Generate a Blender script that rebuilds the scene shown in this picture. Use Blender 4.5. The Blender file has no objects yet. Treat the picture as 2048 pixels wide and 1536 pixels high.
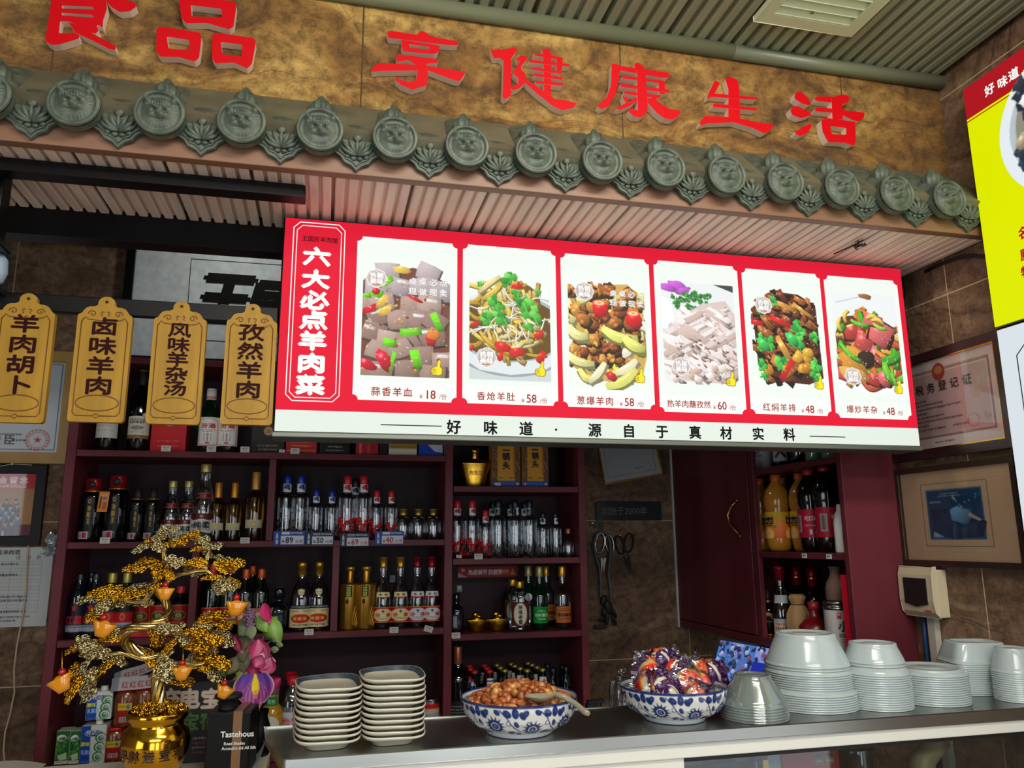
import bpy, math, random
import numpy as np
from mathutils import Matrix, Vector
random.seed(7)
PI = math.pi
S = bpy.context.scene
COL = S.collection
# ---------------------------------------------------------------- camera, world, lights, exposure
FPX = 1547.7
EYE = Vector((0, 0, 1.55))
def cam_axes(yaw, pitch, roll):
 cy, sy, cp, sp = math.cos(yaw), math.sin(yaw), math.cos(pitch), math.sin(pitch)
 f = Vector((sy * cp, cy * cp, sp)); r = Vector((cy, -sy, 0)); u = r.cross(f)
 c, s = math.cos(roll), math.sin(roll)
 return c * r + s * u, -s * r + c * u, f
CR, CU, CF = cam_axes(math.radians(13.4508), math.radians(11.3548), math.radians(-.4563))
cam = bpy.data.cameras.new('camera')
cam.sensor_width = 36
cam.lens = FPX * 36 / 2048
cam.clip_start = .05
camo = bpy.data.objects.new('camera', cam)
COL.objects.link(camo)
camo.matrix_world = Matrix(((CR.x, CU.x, -CF.x, EYE.x), (CR.y, CU.y, -CF.y, EYE.y), (CR.z, CU.z, -CF.z, EYE.z), (0, 0, 0, 1)))
S.camera = camo
S.cycles.transparent_max_bounces = 14
S.view_settings.view_transform = 'Standard'
S.view_settings.look = 'None'
S.view_settings.gamma = 1
S.view_settings.exposure = .35
S.view_settings.use_curve_mapping = False
w = bpy.data.worlds.new('world'); S.world = w; w.use_nodes = True
w.node_tree.nodes['Background'].inputs[0].default_value = (.80, .88, 1, 1)
w.node_tree.nodes['Background'].inputs[1].default_value = .045
def area(name, loc, rot, sx, sy, power, col):
 l = bpy.data.lights.new(name, 'AREA'); l.shape = 'RECTANGLE'; l.size = sx; l.size_y = sy
 l.energy = power; l.color = col
 o = bpy.data.objects.new(name, l); COL.objects.link(o); o.location = loc; o.rotation_euler = rot
 return o
# daylight through the shop windows and door behind the camera, a ceiling lamp, and added fill lights
area('window_daylight', (-.4, -2.7, 1.25), (PI / 2, 0, 0), 1.1, 2.2, 17, (.86, .94, 1))
area('side_fill_light', (1.50, -.65, 1.25), (0, PI / 2, 0), 1.7, 2.6, 11, (.88, .95, 1))  # added fill on the unseen right side; brightens the counter lip
area('left_fill_light', (-2.45, -.6, 1.5), (0, -PI / 2, 0), 1.4, 1.8, 16, (.90, .96, 1))  # added fill from the unseen left; brightens the right wall and frames
area('door_daylight', (.95, -2.7, 1.2), (PI / 2, 0, 0), .75, 2.3, 17, (.90, .96, 1))
area('front_fill_light', (.1, -1.3, 2.66), (math.radians(62), 0, 0), 2.0, .3, 24, (1, .96, .90))  # added fill lamp, set high to light shelves but not the soffit
area('ceiling_lamp_light', (.62, .25, 2.70), (math.radians(34), 0, 0), 1.1, .25, 22, (1, .93, .80))
def ray(x, y):
 d = CF + CR * ((x - 1024) / FPX) + CU * ((768 - y) / FPX)
 return d
def aty(x, y, Y):
 d = ray(x, y); return EYE + d * (Y / d.y)
def atx(x, y, X):
 d = ray(x, y); return EYE + d * (X / d.x)
def atz(x, y, Z):
 d = ray(x, y); return EYE + d * ((Z - EYE.z) / d.z)
# ---------------------------------------------------------------- colours and materials
def lin1(c):
 return c / 12.92 if c <= .04045 else ((c + .055) / 1.055) ** 2.4
def lin(h):
 if isinstance(h, str):
  h = h.lstrip('#'); h = tuple(int(h[i:i + 2], 16) / 255 for i in (0, 2, 4))
 return tuple(lin1(c) for c in h)
def rgb(h):
 h = h.lstrip('#'); return np.array([int(h[i:i + 2], 16) / 255 for i in (0, 2, 4)])
MATS = {}
def mat(name, col='#888888', rough=.5, metal=0, noise=0, nscale=8, bump=0, bscale=40, emit=0, spec=.5, stretch=(1, 1, 1), alpha=1, trans=0, coat=0, col2=None, sub=0):
 if name in MATS: return MATS[name]
 m = bpy.data.materials.new(name); m.use_nodes = True; nt = m.node_tree
 b = nt.nodes['Principled BSDF']; c = lin(col)
 b.inputs['Base Color'].default_value = (*c, 1)
 b.inputs['Roughness'].default_value = rough; b.inputs['Metallic'].default_value = metal
 b.inputs['Specular IOR Level'].default_value = spec
 b.inputs['Alpha'].default_value = alpha
 b.inputs['Transmission Weight'].default_value = trans
 b.inputs['Coat Weight'].default_value = coat
 if sub:
  b.inputs['Subsurface Weight'].default_value = sub; b.inputs['Subsurface Scale'].default_value = .01
 if emit:
  b.inputs['Emission Color'].default_value = (*c, 1); b.inputs['Emission Strength'].default_value = emit
  b.inputs['Base Color'].default_value = (*(x * .15 for x in c), 1); b.inputs['Roughness'].default_value = .6; b.inputs['Specular IOR Level'].default_value = .08
 if noise or bump or col2:
  tc = nt.nodes.new('ShaderNodeTexCoord'); mp = nt.nodes.new('ShaderNodeMapping')
  mp.inputs['Scale'].default_value = stretch
  nt.links.new(tc.outputs['Object'], mp.inputs[0])
  if noise or col2:
   n = nt.nodes.new('ShaderNodeTexNoise'); n.inputs['Scale'].default_value = nscale; n.inputs['Detail'].default_value = 6
   nt.links.new(mp.outputs[0], n.inputs[0])
   r = nt.nodes.new('ShaderNodeValToRGB')
   d = lin(col2) if col2 else tuple(x * (1 - noise) for x in c)
   e = c if col2 else tuple(min(1, x * (1 + noise)) for x in c)
   r.color_ramp.elements[0].color = (*d, 1); r.color_ramp.elements[0].position = .33
   r.color_ramp.elements[1].color = (*e, 1); r.color_ramp.elements[1].position = .67
   nt.links.new(n.outputs['Fac'], r.inputs[0]); nt.links.new(r.outputs[0], b.inputs['Base Color'])
  if bump:
   n2 = nt.nodes.new('ShaderNodeTexNoise'); n2.inputs['Scale'].default_value = bscale; n2.inputs['Detail'].default_value = 4
   nt.links.new(mp.outputs[0], n2.inputs[0])
   bp = nt.nodes.new('ShaderNodeBump'); bp.inputs['Strength'].default_value = bump; bp.inputs['Distance'].default_value = .004
   nt.links.new(n2.outputs['Fac'], bp.inputs['Height']); nt.links.new(bp.outputs[0], b.inputs['Normal'])
 MATS[name] = m; return m
def vc(name='printed', rough=.5, emit=0, spec=.4, coat=0, bump=0):
 if name in MATS: return MATS[name]
 m = bpy.data.materials.new(name); m.use_nodes = True; nt = m.node_tree; b = nt.nodes['Principled BSDF']
 a = nt.nodes.new('ShaderNodeAttribute'); a.attribute_name = 'Col'
 b.inputs['Roughness'].default_value = rough; b.inputs['Specular IOR Level'].default_value = spec
 b.inputs['Coat Weight'].default_value = coat
 if emit:
  b.inputs['Base Color'].default_value = (.02, .02, .02, 1)
  nt.links.new(a.outputs['Color'], b.inputs['Emission Color']); b.inputs['Emission Strength'].default_value = emit
 else:
  nt.links.new(a.outputs['Color'], b.inputs['Base Color'])
 MATS[name] = m; return m
def glassy(name, tint='#ffffff', gloss=.11, rough=.03, body=None, bodymix=0):
 """thin glass: tinted see-through with a fresnel reflection"""
 if name in MATS: return MATS[name]
 m = bpy.data.materials.new(name); m.use_nodes = True; nt = m.node_tree
 for n in list(nt.nodes):
  if n.type == 'BSDF_PRINCIPLED': nt.nodes.remove(n)
 out = [n for n in nt.nodes if n.type == 'OUTPUT_MATERIAL'][0]
 t = nt.nodes.new('ShaderNodeBsdfTransparent'); t.inputs[0].default_value = (*lin(tint), 1)
 g = nt.nodes.new('ShaderNodeBsdfGlossy'); g.inputs['Roughness'].default_value = rough; g.inputs[0].default_value = (.95, .97, 1, 1)
 lw = nt.nodes.new('ShaderNodeLayerWeight'); lw.inputs[0].default_value = .25
 ma = nt.nodes.new('ShaderNodeMath'); ma.operation = 'MULTIPLY_ADD'; ma.inputs[1].default_value = .75; ma.inputs[2].default_value = gloss
 ma.use_clamp = True
 nt.links.new(lw.outputs['Fresnel'], ma.inputs[0])
 mx = nt.nodes.new('ShaderNodeMixShader')
 first = t
 if body:
  d = nt.nodes.new('ShaderNodeBsdfDiffuse'); d.inputs[0].default_value = (*lin(body), 1)
  m0 = nt.nodes.new('ShaderNodeMixShader'); m0.inputs[0].default_value = bodymix
  nt.links.new(t.outputs[0], m0.inputs[1]); nt.links.new(d.outputs[0], m0.inputs[2]); first = m0
 nt.links.new(ma.outputs[0], mx.inputs[0]); nt.links.new(first.outputs[0], mx.inputs[1]); nt.links.new(g.outputs[0], mx.inputs[2])
 nt.links.new(mx.outputs[0], out.inputs[0])
 MATS[name] = m; return m
def stone(name, dark, mid, light, scale=2.2, grout=None, axis='X', offs=(0, 0), tile=(.62, .517)):
 m = bpy.data.materials.new(name); m.use_nodes = True; nt = m.node_tree; b = nt.nodes['Principled BSDF']; L = nt.links.new
 def N(t, **k):
  n = nt.nodes.new(t)
  for kk, v in k.items():
   if kk in n.inputs: n.inputs[kk].default_value = v
   else: setattr(n, kk, v)
  return n
 tc = N('ShaderNodeTexCoord'); mp = N('ShaderNodeMapping')
 if axis == 'Y': mp.inputs['Rotation'].default_value = (0, 0, PI / 2)
 L(tc.outputs['Object'], mp.inputs[0])
 # diagonal flow warp
 wn = N('ShaderNodeTexNoise', Scale=1.7, Detail=3.); L(mp.outputs[0], wn.inputs[0])
 mixv = N('ShaderNodeMixRGB', blend_type='ADD'); mixv.inputs[0].default_value = .55
 L(mp.outputs[0], mixv.inputs[1]); L(wn.outputs['Color'], mixv.inputs[2])
 st = N('ShaderNodeMapping'); st.inputs['Rotation'].default_value = (0, math.radians(28), 0); st.inputs['Scale'].default_value = (1.0, 1, 2.6)
 L(mixv.outputs[0], st.inputs[0])
 n1 = N('ShaderNodeTexNoise', Scale=scale, Detail=9., Roughness=.62, Distortion=.6); L(st.outputs[0], n1.inputs[0])
 r = N('ShaderNodeValToRGB'); e = r.color_ramp.elements
 e[0].position = .32; e[0].color = (*lin(dark), 1); e[1].position = .70; e[1].color = (*lin(light), 1)
 k = e.new(.5); k.color = (*lin(mid), 1)
 L(n1.outputs['Fac'], r.inputs[0])
 n2 = N('ShaderNodeTexNoise', Scale=38., Detail=8., Roughness=.78); L(mp.outputs[0], n2.inputs[0])
 r2 = N('ShaderNodeValToRGB'); r2.color_ramp.elements[0].position = .36; r2.color_ramp.elements[0].color = (.22, .19, .16, 1)
 r2.color_ramp.elements[1].position = .58; r2.color_ramp.elements[1].color = (1, 1, 1, 1); L(n2.outputs['Fac'], r2.inputs[0])
 mu = N('ShaderNodeMixRGB', blend_type='MULTIPLY'); mu.inputs[0].default_value = .85
 L(r.outputs[0], mu.inputs[1]); L(r2.outputs[0], mu.inputs[2])
 # cracks
 wv = N('ShaderNodeTexVoronoi', feature='DISTANCE_TO_EDGE', Scale=1.6); L(mixv.outputs[0], wv.inputs[0])
 nb = N('ShaderNodeTexNoise', Scale=3.1, Detail=3.); L(st.outputs[0], nb.inputs[0])
 wrp = N('ShaderNodeMixRGB', blend_type='ADD'); wrp.inputs[0].default_value = .35; L(st.outputs[0], wrp.inputs[1]); L(nb.outputs['Color'], wrp.inputs[2])
 L(wrp.outputs[0], wv.inputs[0])
 cr = N('ShaderNodeValToRGB'); cr.color_ramp.elements[0].position = 0.0; cr.color_ramp.elements[0].color = (.22, .18, .14, 1)
 cr.color_ramp.elements[1].position = .018; cr.color_ramp.elements[1].color = (1, 1, 1, 1); L(wv.outputs[0], cr.inputs[0])
 mu2 = N('ShaderNodeMixRGB', blend_type='MULTIPLY'); mu2.inputs[0].default_value = .35
 L(mu.outputs[0], mu2.inputs[1]); L(cr.outputs[0], mu2.inputs[2])
 last = mu2
 if grout:
  sx = N('ShaderNodeSeparateXYZ'); L(tc.outputs['Object'], sx.inputs[0])
  cx = N('ShaderNodeCombineXYZ')
  a1 = N('ShaderNodeMath', operation='ADD'); a1.inputs[1].default_value = -offs[0] + tile[0] * 20; L(sx.outputs['Y' if axis == 'Y' else 'X'], a1.inputs[0])
  a2 = N('ShaderNodeMath', operation='ADD'); a2.inputs[1].default_value = -offs[1] + tile[1] * 20; L(sx.outputs['Z'], a2.inputs[0])
  L(a1.outputs[0], cx.inputs[0]); L(a2.outputs[0], cx.inputs[1])
  bk = N('ShaderNodeTexBrick', offset=0.0); bk.inputs['Scale'].default_value = 1; bk.inputs['Mortar Size'].default_value = .0016
  bk.inputs['Brick Width'].default_value = tile[0]; bk.inputs['Row Height'].default_value = tile[1]; bk.inputs['Mortar Smooth'].default_value = 0
  L(cx.outputs[0], bk.inputs[0])
  mg = N('ShaderNodeMixRGB'); mg.inputs[2].default_value = (*lin(grout), 1); L(bk.outputs['Fac'], mg.inputs[0]); L(last.outputs[0], mg.inputs[1]); last = mg
 L(last.outputs[0], b.inputs['Base Color'])
 b.inputs['Roughness'].default_value = .55
 ad = N('ShaderNodeMath', operation='MULTIPLY_ADD'); ad.inputs[1].default_value = .35; L(n2.outputs['Fac'], ad.inputs[0]); L(n1.outputs['Fac'], ad.inputs[2])
 ad2 = N('ShaderNodeMath', operation='ADD'); L(ad.outputs[0], ad2.inputs[0])
 cb = N('ShaderNodeMath', operation='MULTIPLY'); cb.inputs[1].default_value = .12; L(cr.outputs[0], cb.inputs[0]); L(cb.outputs[0], ad2.inputs[1])
 bp = N('ShaderNodeBump'); bp.inputs['Strength'].default_value = .7; bp.inputs['Distance'].default_value = .02
 L(ad2.outputs[0], bp.inputs['Height']); L(bp.outputs[0], b.inputs['Normal'])
 return m
# ---------------------------------------------------------------- text outlines
_GC = {}
def glyph(s):
 """2-D triangles (n,3,2) and advance width of a string set in the built-in font, em = 1"""
 if s in _GC: return _GC[s]
 c = bpy.data.curves.new('tmp', 'FONT'); c.body = s; c.resolution_u = 3
 o = bpy.data.objects.new('tmp', c); COL.objects.link(o)
 me = bpy.data.meshes.new_from_object(o.evaluated_get(bpy.context.evaluated_depsgraph_get()))
 me.calc_loop_triangles()
 v = np.array([(p.co.x, p.co.y) for p in me.vertices]).reshape(-1, 2)
 t = np.array([tuple(l.vertices) for l in me.loop_triangles], int).reshape(-1, 3)
 bpy.data.objects.remove(o); bpy.data.curves.remove(c); bpy.data.meshes.remove(me)
 r = (v, t, (v[:, 0].max() if len(v) else .5) + .04)
 _GC[s] = r; return r
def layout(s, size=1, sp=0, sx=1, vertical=False, pitch=1.05):
 """list of (v2d, tris) with characters placed; origin top-left for vertical, baseline-left for horizontal"""
 out = []
 if vertical:
  for i, ch in enumerate(s):
   v, t, a = glyph(ch)
   if len(v): out.append((np.c_[(v[:, 0] - .5) * sx * size, (v[:, 1] - .84) * size - i * pitch * size], t))
  return out, size * sx
 x = 0
 parts = [s] if s.isascii() else list(s)
 for p in parts:
  v, t, a = glyph(p)
  if not p.isascii() : a = 1.0
  elif p == ' ': a = .3
  if len(v): out.append((np.c_[x + v[:, 0] * sx * size, v[:, 1] * size], t))
  x += (a * sx + sp) * size
 return out, x - sp * size
# ---------------------------------------------------------------- mesh builder
class MB:
 def __init__(s): s.v = []; s.f = []; s.m = []; s.sm = []; s.c = None; s.M = Matrix(); s.mi = 0
 def add(s, vs, fs, smooth=False, m=None, col=None):
  b = len(s.v); M = s.M
  s.v.extend(tuple(M @ Vector(p)) for p in vs)
  s.f.extend(tuple(b + i for i in f) for f in fs)
  s.m.extend([s.mi if m is None else m] * len(fs)); s.sm.extend([smooth] * len(fs))
  return s
 def box(s, x0, x1, y0, y1, z0, z1, m=None):
  return s.add([(x0, y0, z0), (x1, y0, z0), (x1, y1, z0), (x0, y1, z0), (x0, y0, z1), (x1, y0, z1), (x1, y1, z1), (x0, y1, z1)],
                     [(0, 3, 2, 1), (4, 5, 6, 7), (0, 1, 5, 4), (1, 2, 6, 5), (2, 3, 7, 6), (3, 0, 4, 7)], m=m)
 def lathe(s, prof, seg=24, c=(0, 0, 0), m=None, smooth=True, a0=0, a1=2 * PI, sx=1, sy=1, fl=None):
  full = abs(a1 - a0 - 2 * PI) < 1e-6; n = seg if full else seg + 1
  vs = []; fs = []
  for r, z in prof:
   for i in range(n):
    a = a0 + (a1 - a0) * i / seg
    rr = r * (1 + (fl(a) if fl else 0))
    vs.append((c[0] + rr * math.cos(a) * sx, c[1] + rr * math.sin(a) * sy, c[2] + z))
  for j in range(len(prof) - 1):
   for i in range(seg):
    a = j * n + i; b = j * n + (i + 1) % n
    fs.append((a, b, b + n, a + n))
  return s.add(vs, fs, smooth, m)
 def tube(s, pts, r, seg=8, m=None, cap=True, smooth=True, closed=False):
  pts = [Vector(p) for p in pts]; n = len(pts)
  rs = r if hasattr(r, '__len__') else [r] * n
  vs = []; fs = []; up = Vector((0, 0, 1)); prev = None
  for i, p in enumerate(pts):
   a = pts[i - 1] if i else (pts[-1] if closed else p); b = pts[(i + 1) % n] if (i < n - 1 or closed) else p
   t = (b - a); t = t.normalized() if t.length > 1e-9 else Vector((0, 0, 1))
   if prev is None: x = t.orthogonal().normalized()
   else:
    x = prev - t * prev.dot(t); x = x.normalized() if x.length > 1e-6 else t.orthogonal().normalized()
   prev = x; y = t.cross(x)
   for k in range(seg):
    q = 2 * PI * k / seg; vs.append(p + (x * math.cos(q) + y * math.sin(q)) * rs[i])
  for i in range(n if closed else n - 1):
   j = (i + 1) % n
   for k in range(seg):
    fs.append((i * seg + k, i * seg + (k + 1) % seg, j * seg + (k + 1) % seg, j * seg + k))
  s.add(vs, fs, smooth, m)
  if cap and not closed:
   b = len(s.v) - n * seg
   s.f.append(tuple(b + k for k in range(seg))[::-1]); s.f.append(tuple(b + (n - 1) * seg + k for k in range(seg)))
   s.m.extend([s.mi if m is None else m] * 2); s.sm.extend([False] * 2)
  return s
 def ball(s, c, rx, ry=None, rz=None, seg=12, rings=8, m=None, rot=None):
  ry = rx if ry is None else ry; rz = rx if rz is None else rz
  vs = []; fs = []
  R = rot or Matrix()
  for j in range(rings + 1):
   a = PI * j / rings
   for i in range(seg):
    b = 2 * PI * i / seg
    p = R @ Vector((rx * math.sin(a) * math.cos(b), ry * math.sin(a) * math.sin(b), rz * math.cos(a)))
    vs.append((c[0] + p.x, c[1] + p.y, c[2] + p.z))
  for j in range(rings):
   for i in range(seg):
    fs.append((j * seg + i, (j + 1) * seg + i, (j + 1) * seg + (i + 1) % seg, j * seg + (i + 1) % seg))
  return s.add(vs, fs, True, m)
 def prism(s, poly, P, d0, d1, m=None, ms=None, holes=()):
  """2-D outline (with holes) extruded from depth d0 to d1; P(u,v,d)->3-D point; ms = side material"""
  from mathutils.geometry import tessellate_polygon
  loops = [list(poly)] + [list(h) for h in holes]
  flat = [p for l in loops for p in l]; n = len(flat)
  tris = tessellate_polygon([[Vector((p[0], p[1], 0)) for p in l] for l in loops])
  vs = [P(p[0], p[1], d0) for p in flat] + [P(p[0], p[1], d1) for p in flat]
  s.add(vs, [tuple(t) for t in tris], m=m)
  b = len(s.v) - 2 * n
  s.f.extend(tuple(b + n + i for i in t)[::-1] for t in tris); s.m.extend([s.mi if m is None else m] * len(tris)); s.sm.extend([False] * len(tris))
  k = 0; fs = []
  for l in loops:
   q = len(l)
   for i in range(q): fs.append((b + k + i, b + k + (i + 1) % q, b + n + k + (i + 1) % q, b + n + k + i))
   k += q
  s.f.extend(fs); mm = ms if ms is not None else (s.mi if m is None else m)
  s.m.extend([mm] * len(fs)); s.sm.extend([False] * len(fs))
  return s
 def grid(s, P, nu, nv, m=None, smooth=True, wrap=False):
  vs = [P(i / nu, j / nv) for j in range(nv + 1) for i in range(nu + 1)]
  fs = [(j * (nu + 1) + i, j * (nu + 1) + i + 1, (j + 1) * (nu + 1) + i + 1, (j + 1) * (nu + 1) + i) for j in range(nv) for i in range(nu)]
  return s.add(vs, fs, smooth, m)
 def text(s, st, P, size, m=None, bold=0, sx=1, sp=0, align='l', vertical=False, pitch=1.05, off=(0, 0)):
  """P(u,v) -> 3-D; u right, v up"""
  L, wd = layout(st, size, sp, sx, vertical, pitch)
  dx = {'l': 0, 'c': -wd / 2, 'r': -wd}[align] if not vertical else 0
  shifts = [(0, 0)] if not bold else [(0, 0), (bold, 0), (-bold, 0), (0, bold), (0, -bold)]
  e0 = Vector(P(0, 0)); nn = (Vector(P(.001, 0)) - e0).cross(Vector(P(0, .001)) - e0).normalized() * 6e-5
  for k, (ox, oy) in enumerate(shifts):
   for v, t in L:
    s.add([Vector(P(p[0] + dx + ox * size + off[0], p[1] + oy * size + off[1])) + nn * k for p in v], [tuple(q) for q in t], m=m)
  return s
 def build(s, name, mats, parent=None, loc=None, rot=None, bevel=0, label=None):
  me = bpy.data.meshes.new(name); me.from_pydata(s.v, [], s.f)
  for mm in (mats if isinstance(mats, (list, tuple)) else [mats]): me.materials.append(mm)
  me.polygons.foreach_set('material_index', s.m); me.polygons.foreach_set('use_smooth', s.sm)
  me.validate(); me.update()
  return mkobj(name, me, parent, loc, rot, bevel, label)
def mkobj(name, me, parent=None, loc=None, rot=None, bevel=0, label=None):
 o = bpy.data.objects.new(name, me); COL.objects.link(o)
 if parent is not None: o.parent = parent
 if loc is not None: o.location = loc
 if rot is not None: o.rotation_euler = rot
 if bevel:
  b = o.modifiers.new('bevel', 'BEVEL'); b.width = bevel; b.segments = 2; b.limit_method = 'ANGLE'
 if label: o['label'] = label
 return o
def tag(o, label, cat, group=None, kind=None):
 o['label'] = label; o['category'] = cat
 if group: o['group'] = group
 if kind: o['kind'] = kind
 return o
def thing(name, label, cat, loc=(0, 0, 0), rotz=0, group=None):
 o = bpy.data.objects.new(name, None); COL.objects.link(o); o.empty_display_size = .02
 o.location = loc; o.rotation_euler = (0, 0, rotz)
 return tag(o, label, cat, group)
def struct(o): o['kind'] = 'structure'; return o
def kids(o): return [c for c in bpy.data.objects if c.parent == o]
KIDS = {}
def dup(root, loc, rotz=None, label=None, group=None, scale=None):
 if root.name not in KIDS:
  KIDS[root.name] = [(c, kids(c)) for c in kids(root)]
 r = root.copy(); COL.objects.link(r); r.location = loc
 if rotz is not None: r.rotation_euler = (0, 0, rotz)
 if scale is not None: r.scale = scale if hasattr(scale, '__len__') else (scale,) * 3
 if label: r['label'] = label
 if group: r['group'] = group
 for c, gs in KIDS[root.name]:
  d = c.copy(); COL.objects.link(d); d.parent = r
  for g in gs:
   e = g.copy(); COL.objects.link(e); e.parent = d
 return r
# ---------------------------------------------------------------- printed pictures: a small painter whose picture becomes vertex colours
class Canvas:
 def __init__(s, w, h, bg='#ffffff'):
  s.w = int(w); s.h = int(h); s.a = np.empty((s.h, s.w, 3)); s.a[:] = rgb(bg)
  s.rng = np.random.default_rng(3)
 def _put(s, x0, y0, mask, col, al=1):
  h, w = mask.shape
  sub = s.a[y0:y0 + h, x0:x0 + w]
  c = rgb(col) if isinstance(col, str) else col
  k = mask[..., None] * al
  sub[:] = sub * (1 - k) + c * k
 def _win(s, x0, y0, x1, y1):
  return max(0, int(x0)), max(0, int(y0)), min(s.w, int(x1) + 2), min(s.h, int(y1) + 2)
 def rect(s, x0, y0, x1, y1, col, al=1):
  x0, y0, x1, y1 = [int(round(q)) for q in (x0, y0, x1, y1)]
  x0, y0 = max(0, x0), max(0, y0)
  sub = s.a[y0:max(y1, y0 + 1), x0:max(x1, x0 + 1)]; sub[:] = sub * (1 - al) + (rgb(col) if isinstance(col, str) else col) * al
 def pmask(s, pts):
  p = np.asarray(pts, float); x0, y0, x1, y1 = s._win(p[:, 0].min(), p[:, 1].min(), p[:, 0].max(), p[:, 1].max())
  if x1 <= x0 or y1 <= y0: return None
  X, Y = np.meshgrid(np.arange(x0, x1) + .5, np.arange(y0, y1) + .5)
  ins = np.zeros(X.shape, bool); q = np.roll(p, -1, 0)
  for (ax, ay), (bx, by) in zip(p, q):
   if ay == by: continue
   c = ((ay > Y) != (by > Y)) & (X < (bx - ax) * (Y - ay) / (by - ay) + ax); ins ^= c
  return x0, y0, ins, X, Y
 def poly(s, pts, col, al=1):
  r = s.pmask(pts)
  if r: s._put(r[0], r[1], r[2], col, al)
 def ell(s, cx, cy, rx, ry, col, al=1, rot=0, ring=None):
  R = max(rx, ry); x0, y0, x1, y1 = s._win(cx - R, cy - R, cx + R, cy + R)
  if x1 <= x0 or y1 <= y0: return
  X, Y = np.meshgrid(np.arange(x0, x1) + .5 - cx, np.arange(y0, y1) + .5 - cy)
  c, n = math.cos(rot), math.sin(rot); d = np.hypot((X * c + Y * n) / rx, (-X * n + Y * c) / ry)
  m = (d <= 1) if ring is None else ((d <= 1) & (d >= 1 - ring))
  s._put(x0, y0, m, col, al)
 def shaded(s, pts, col, grad=.35, edge=.25, noise=.08, light=(-.5, -.8), spec=0):
  """a lump of food: polygon shaded as the printed picture shows it"""
  r = s.pmask(pts)
  if not r: return
  x0, y0, m, X, Y = r; p = np.asarray(pts, float); cx, cy = p.mean(0); R = max(np.ptp(p[:, 0]), np.ptp(p[:, 1])) / 2 + 1e-6
  u, v = (X - cx) / R, (Y - cy) / R; g = u * light[0] + v * light[1]
  sh = 1 + grad * g - edge * np.clip(u * u + v * v - .3, 0, 1) + noise * s.rng.standard_normal(X.shape)
  c = (rgb(col) if isinstance(col, str) else col) * sh[..., None]
  if spec:
   hl = np.exp(-((u - light[0] * .45) ** 2 + (v - light[1] * .45) ** 2) / .03) * spec; c = c + hl[..., None]
  sub = s.a[y0:y0 + m.shape[0], x0:x0 + m.shape[1]]; sub[m] = np.clip(c, 0, 1)[m]
 def blob(s, cx, cy, rx, ry, col, rot=0, n=14, jit=.18, **k):
  c, q = math.cos(rot), math.sin(rot); pts = []
  for i in range(n):
   a = 2 * PI * i / n; f = 1 + jit * (s.rng.random() * 2 - 1); x, y = rx * f * math.cos(a), ry * f * math.sin(a)
   pts.append((cx + x * c - y * q, cy + x * q + y * c))
  s.shaded(pts, col, **k)
 def quad(s, cx, cy, w, h, rot, col, jit=.12, **k):
  c, q = math.cos(rot), math.sin(rot); pts = []
  for x, y in ((-1, -1), (0, -1.05), (1, -1), (1.04, 0), (1, 1), (0, 1.04), (-1, 1), (-1.04, 0)):
   x = x * w / 2 * (1 + jit * (s.rng.random() * 2 - 1)); y = y * h / 2 * (1 + jit * (s.rng.random() * 2 - 1))
   pts.append((cx + x * c - y * q, cy + x * q + y * c))
  s.shaded(pts, col, **k)
 def line(s, pts, wd, col, al=1, shade=False):
  pts = np.asarray(pts, float)
  L = []; R = []
  for i in range(len(pts)):
   a = pts[max(i - 1, 0)]; b = pts[min(i + 1, len(pts) - 1)]; t = b - a; t = t / (np.hypot(*t) + 1e-9); n = np.array([-t[1], t[0]])
   ww = wd[i] if hasattr(wd, '__len__') else wd
   L.append(pts[i] + n * ww / 2); R.append(pts[i] - n * ww / 2)
  if shade: s.shaded(L + R[::-1], col, grad=.25, edge=.1, noise=.06)
  else: s.poly(L + R[::-1], col, al)
 def text(s, st, x, y, size, col, bold=0, sx=1, sp=0, align='l', vertical=False, pitch=1.05, al=1, rot=0):
  """baseline-left (or top-centre when vertical) in canvas pixels"""
  L, wd = layout(st, size, sp, sx, vertical, pitch); dx = {'l': 0, 'c': -wd / 2, 'r': -wd}[align] if not vertical else 0
  c, q = math.cos(rot), math.sin(rot)
  for ox, oy in ([(0, 0)] if not bold else [(0, 0), (bold, 0), (-bold, 0), (0, bold), (0, -bold)]):
   for v, t in L:
    u = v[:, 0] + dx + ox * size; ww = -v[:, 1] + oy * size
    P = np.c_[x + u * c - ww * q, y + u * q + ww * c]
    for tri in t: s.tri(P[tri], col, al)
 def tri(s, p, col, al):
  x0, y0, x1, y1 = s._win(p[:, 0].min(), p[:, 1].min(), p[:, 0].max(), p[:, 1].max())
  if x1 <= x0 or y1 <= y0: return
  X, Y = np.meshgrid(np.arange(x0, x1) + .5, np.arange(y0, y1) + .5)
  d = []
  for i in range(3):
   a, b = p[i], p[(i + 1) % 3]; d.append((b[0] - a[0]) * (Y - a[1]) - (b[1] - a[1]) * (X - a[0]))
  m = ((d[0] >= 0) & (d[1] >= 0) & (d[2] >= 0)) | ((d[0] <= 0) & (d[1] <= 0) & (d[2] <= 0))
  s._put(x0, y0, m, col, al)
 def scrib(s, x0, y0, x1, h, col, al=1):
  """a line of print too small to read"""
  x = x0
  while x < x1:
   ww = h * (.35 + .5 * s.rng.random()); s.rect(x, y0, min(x + ww, x1), y0 + h * (.6 + .4 * s.rng.random()), col, al); x += ww + h * .3
 def noise(s, a):
  s.a += a * s.rng.standard_normal(s.a.shape[:2])[..., None]; np.clip(s.a, 0, 1, out=s.a)
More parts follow.
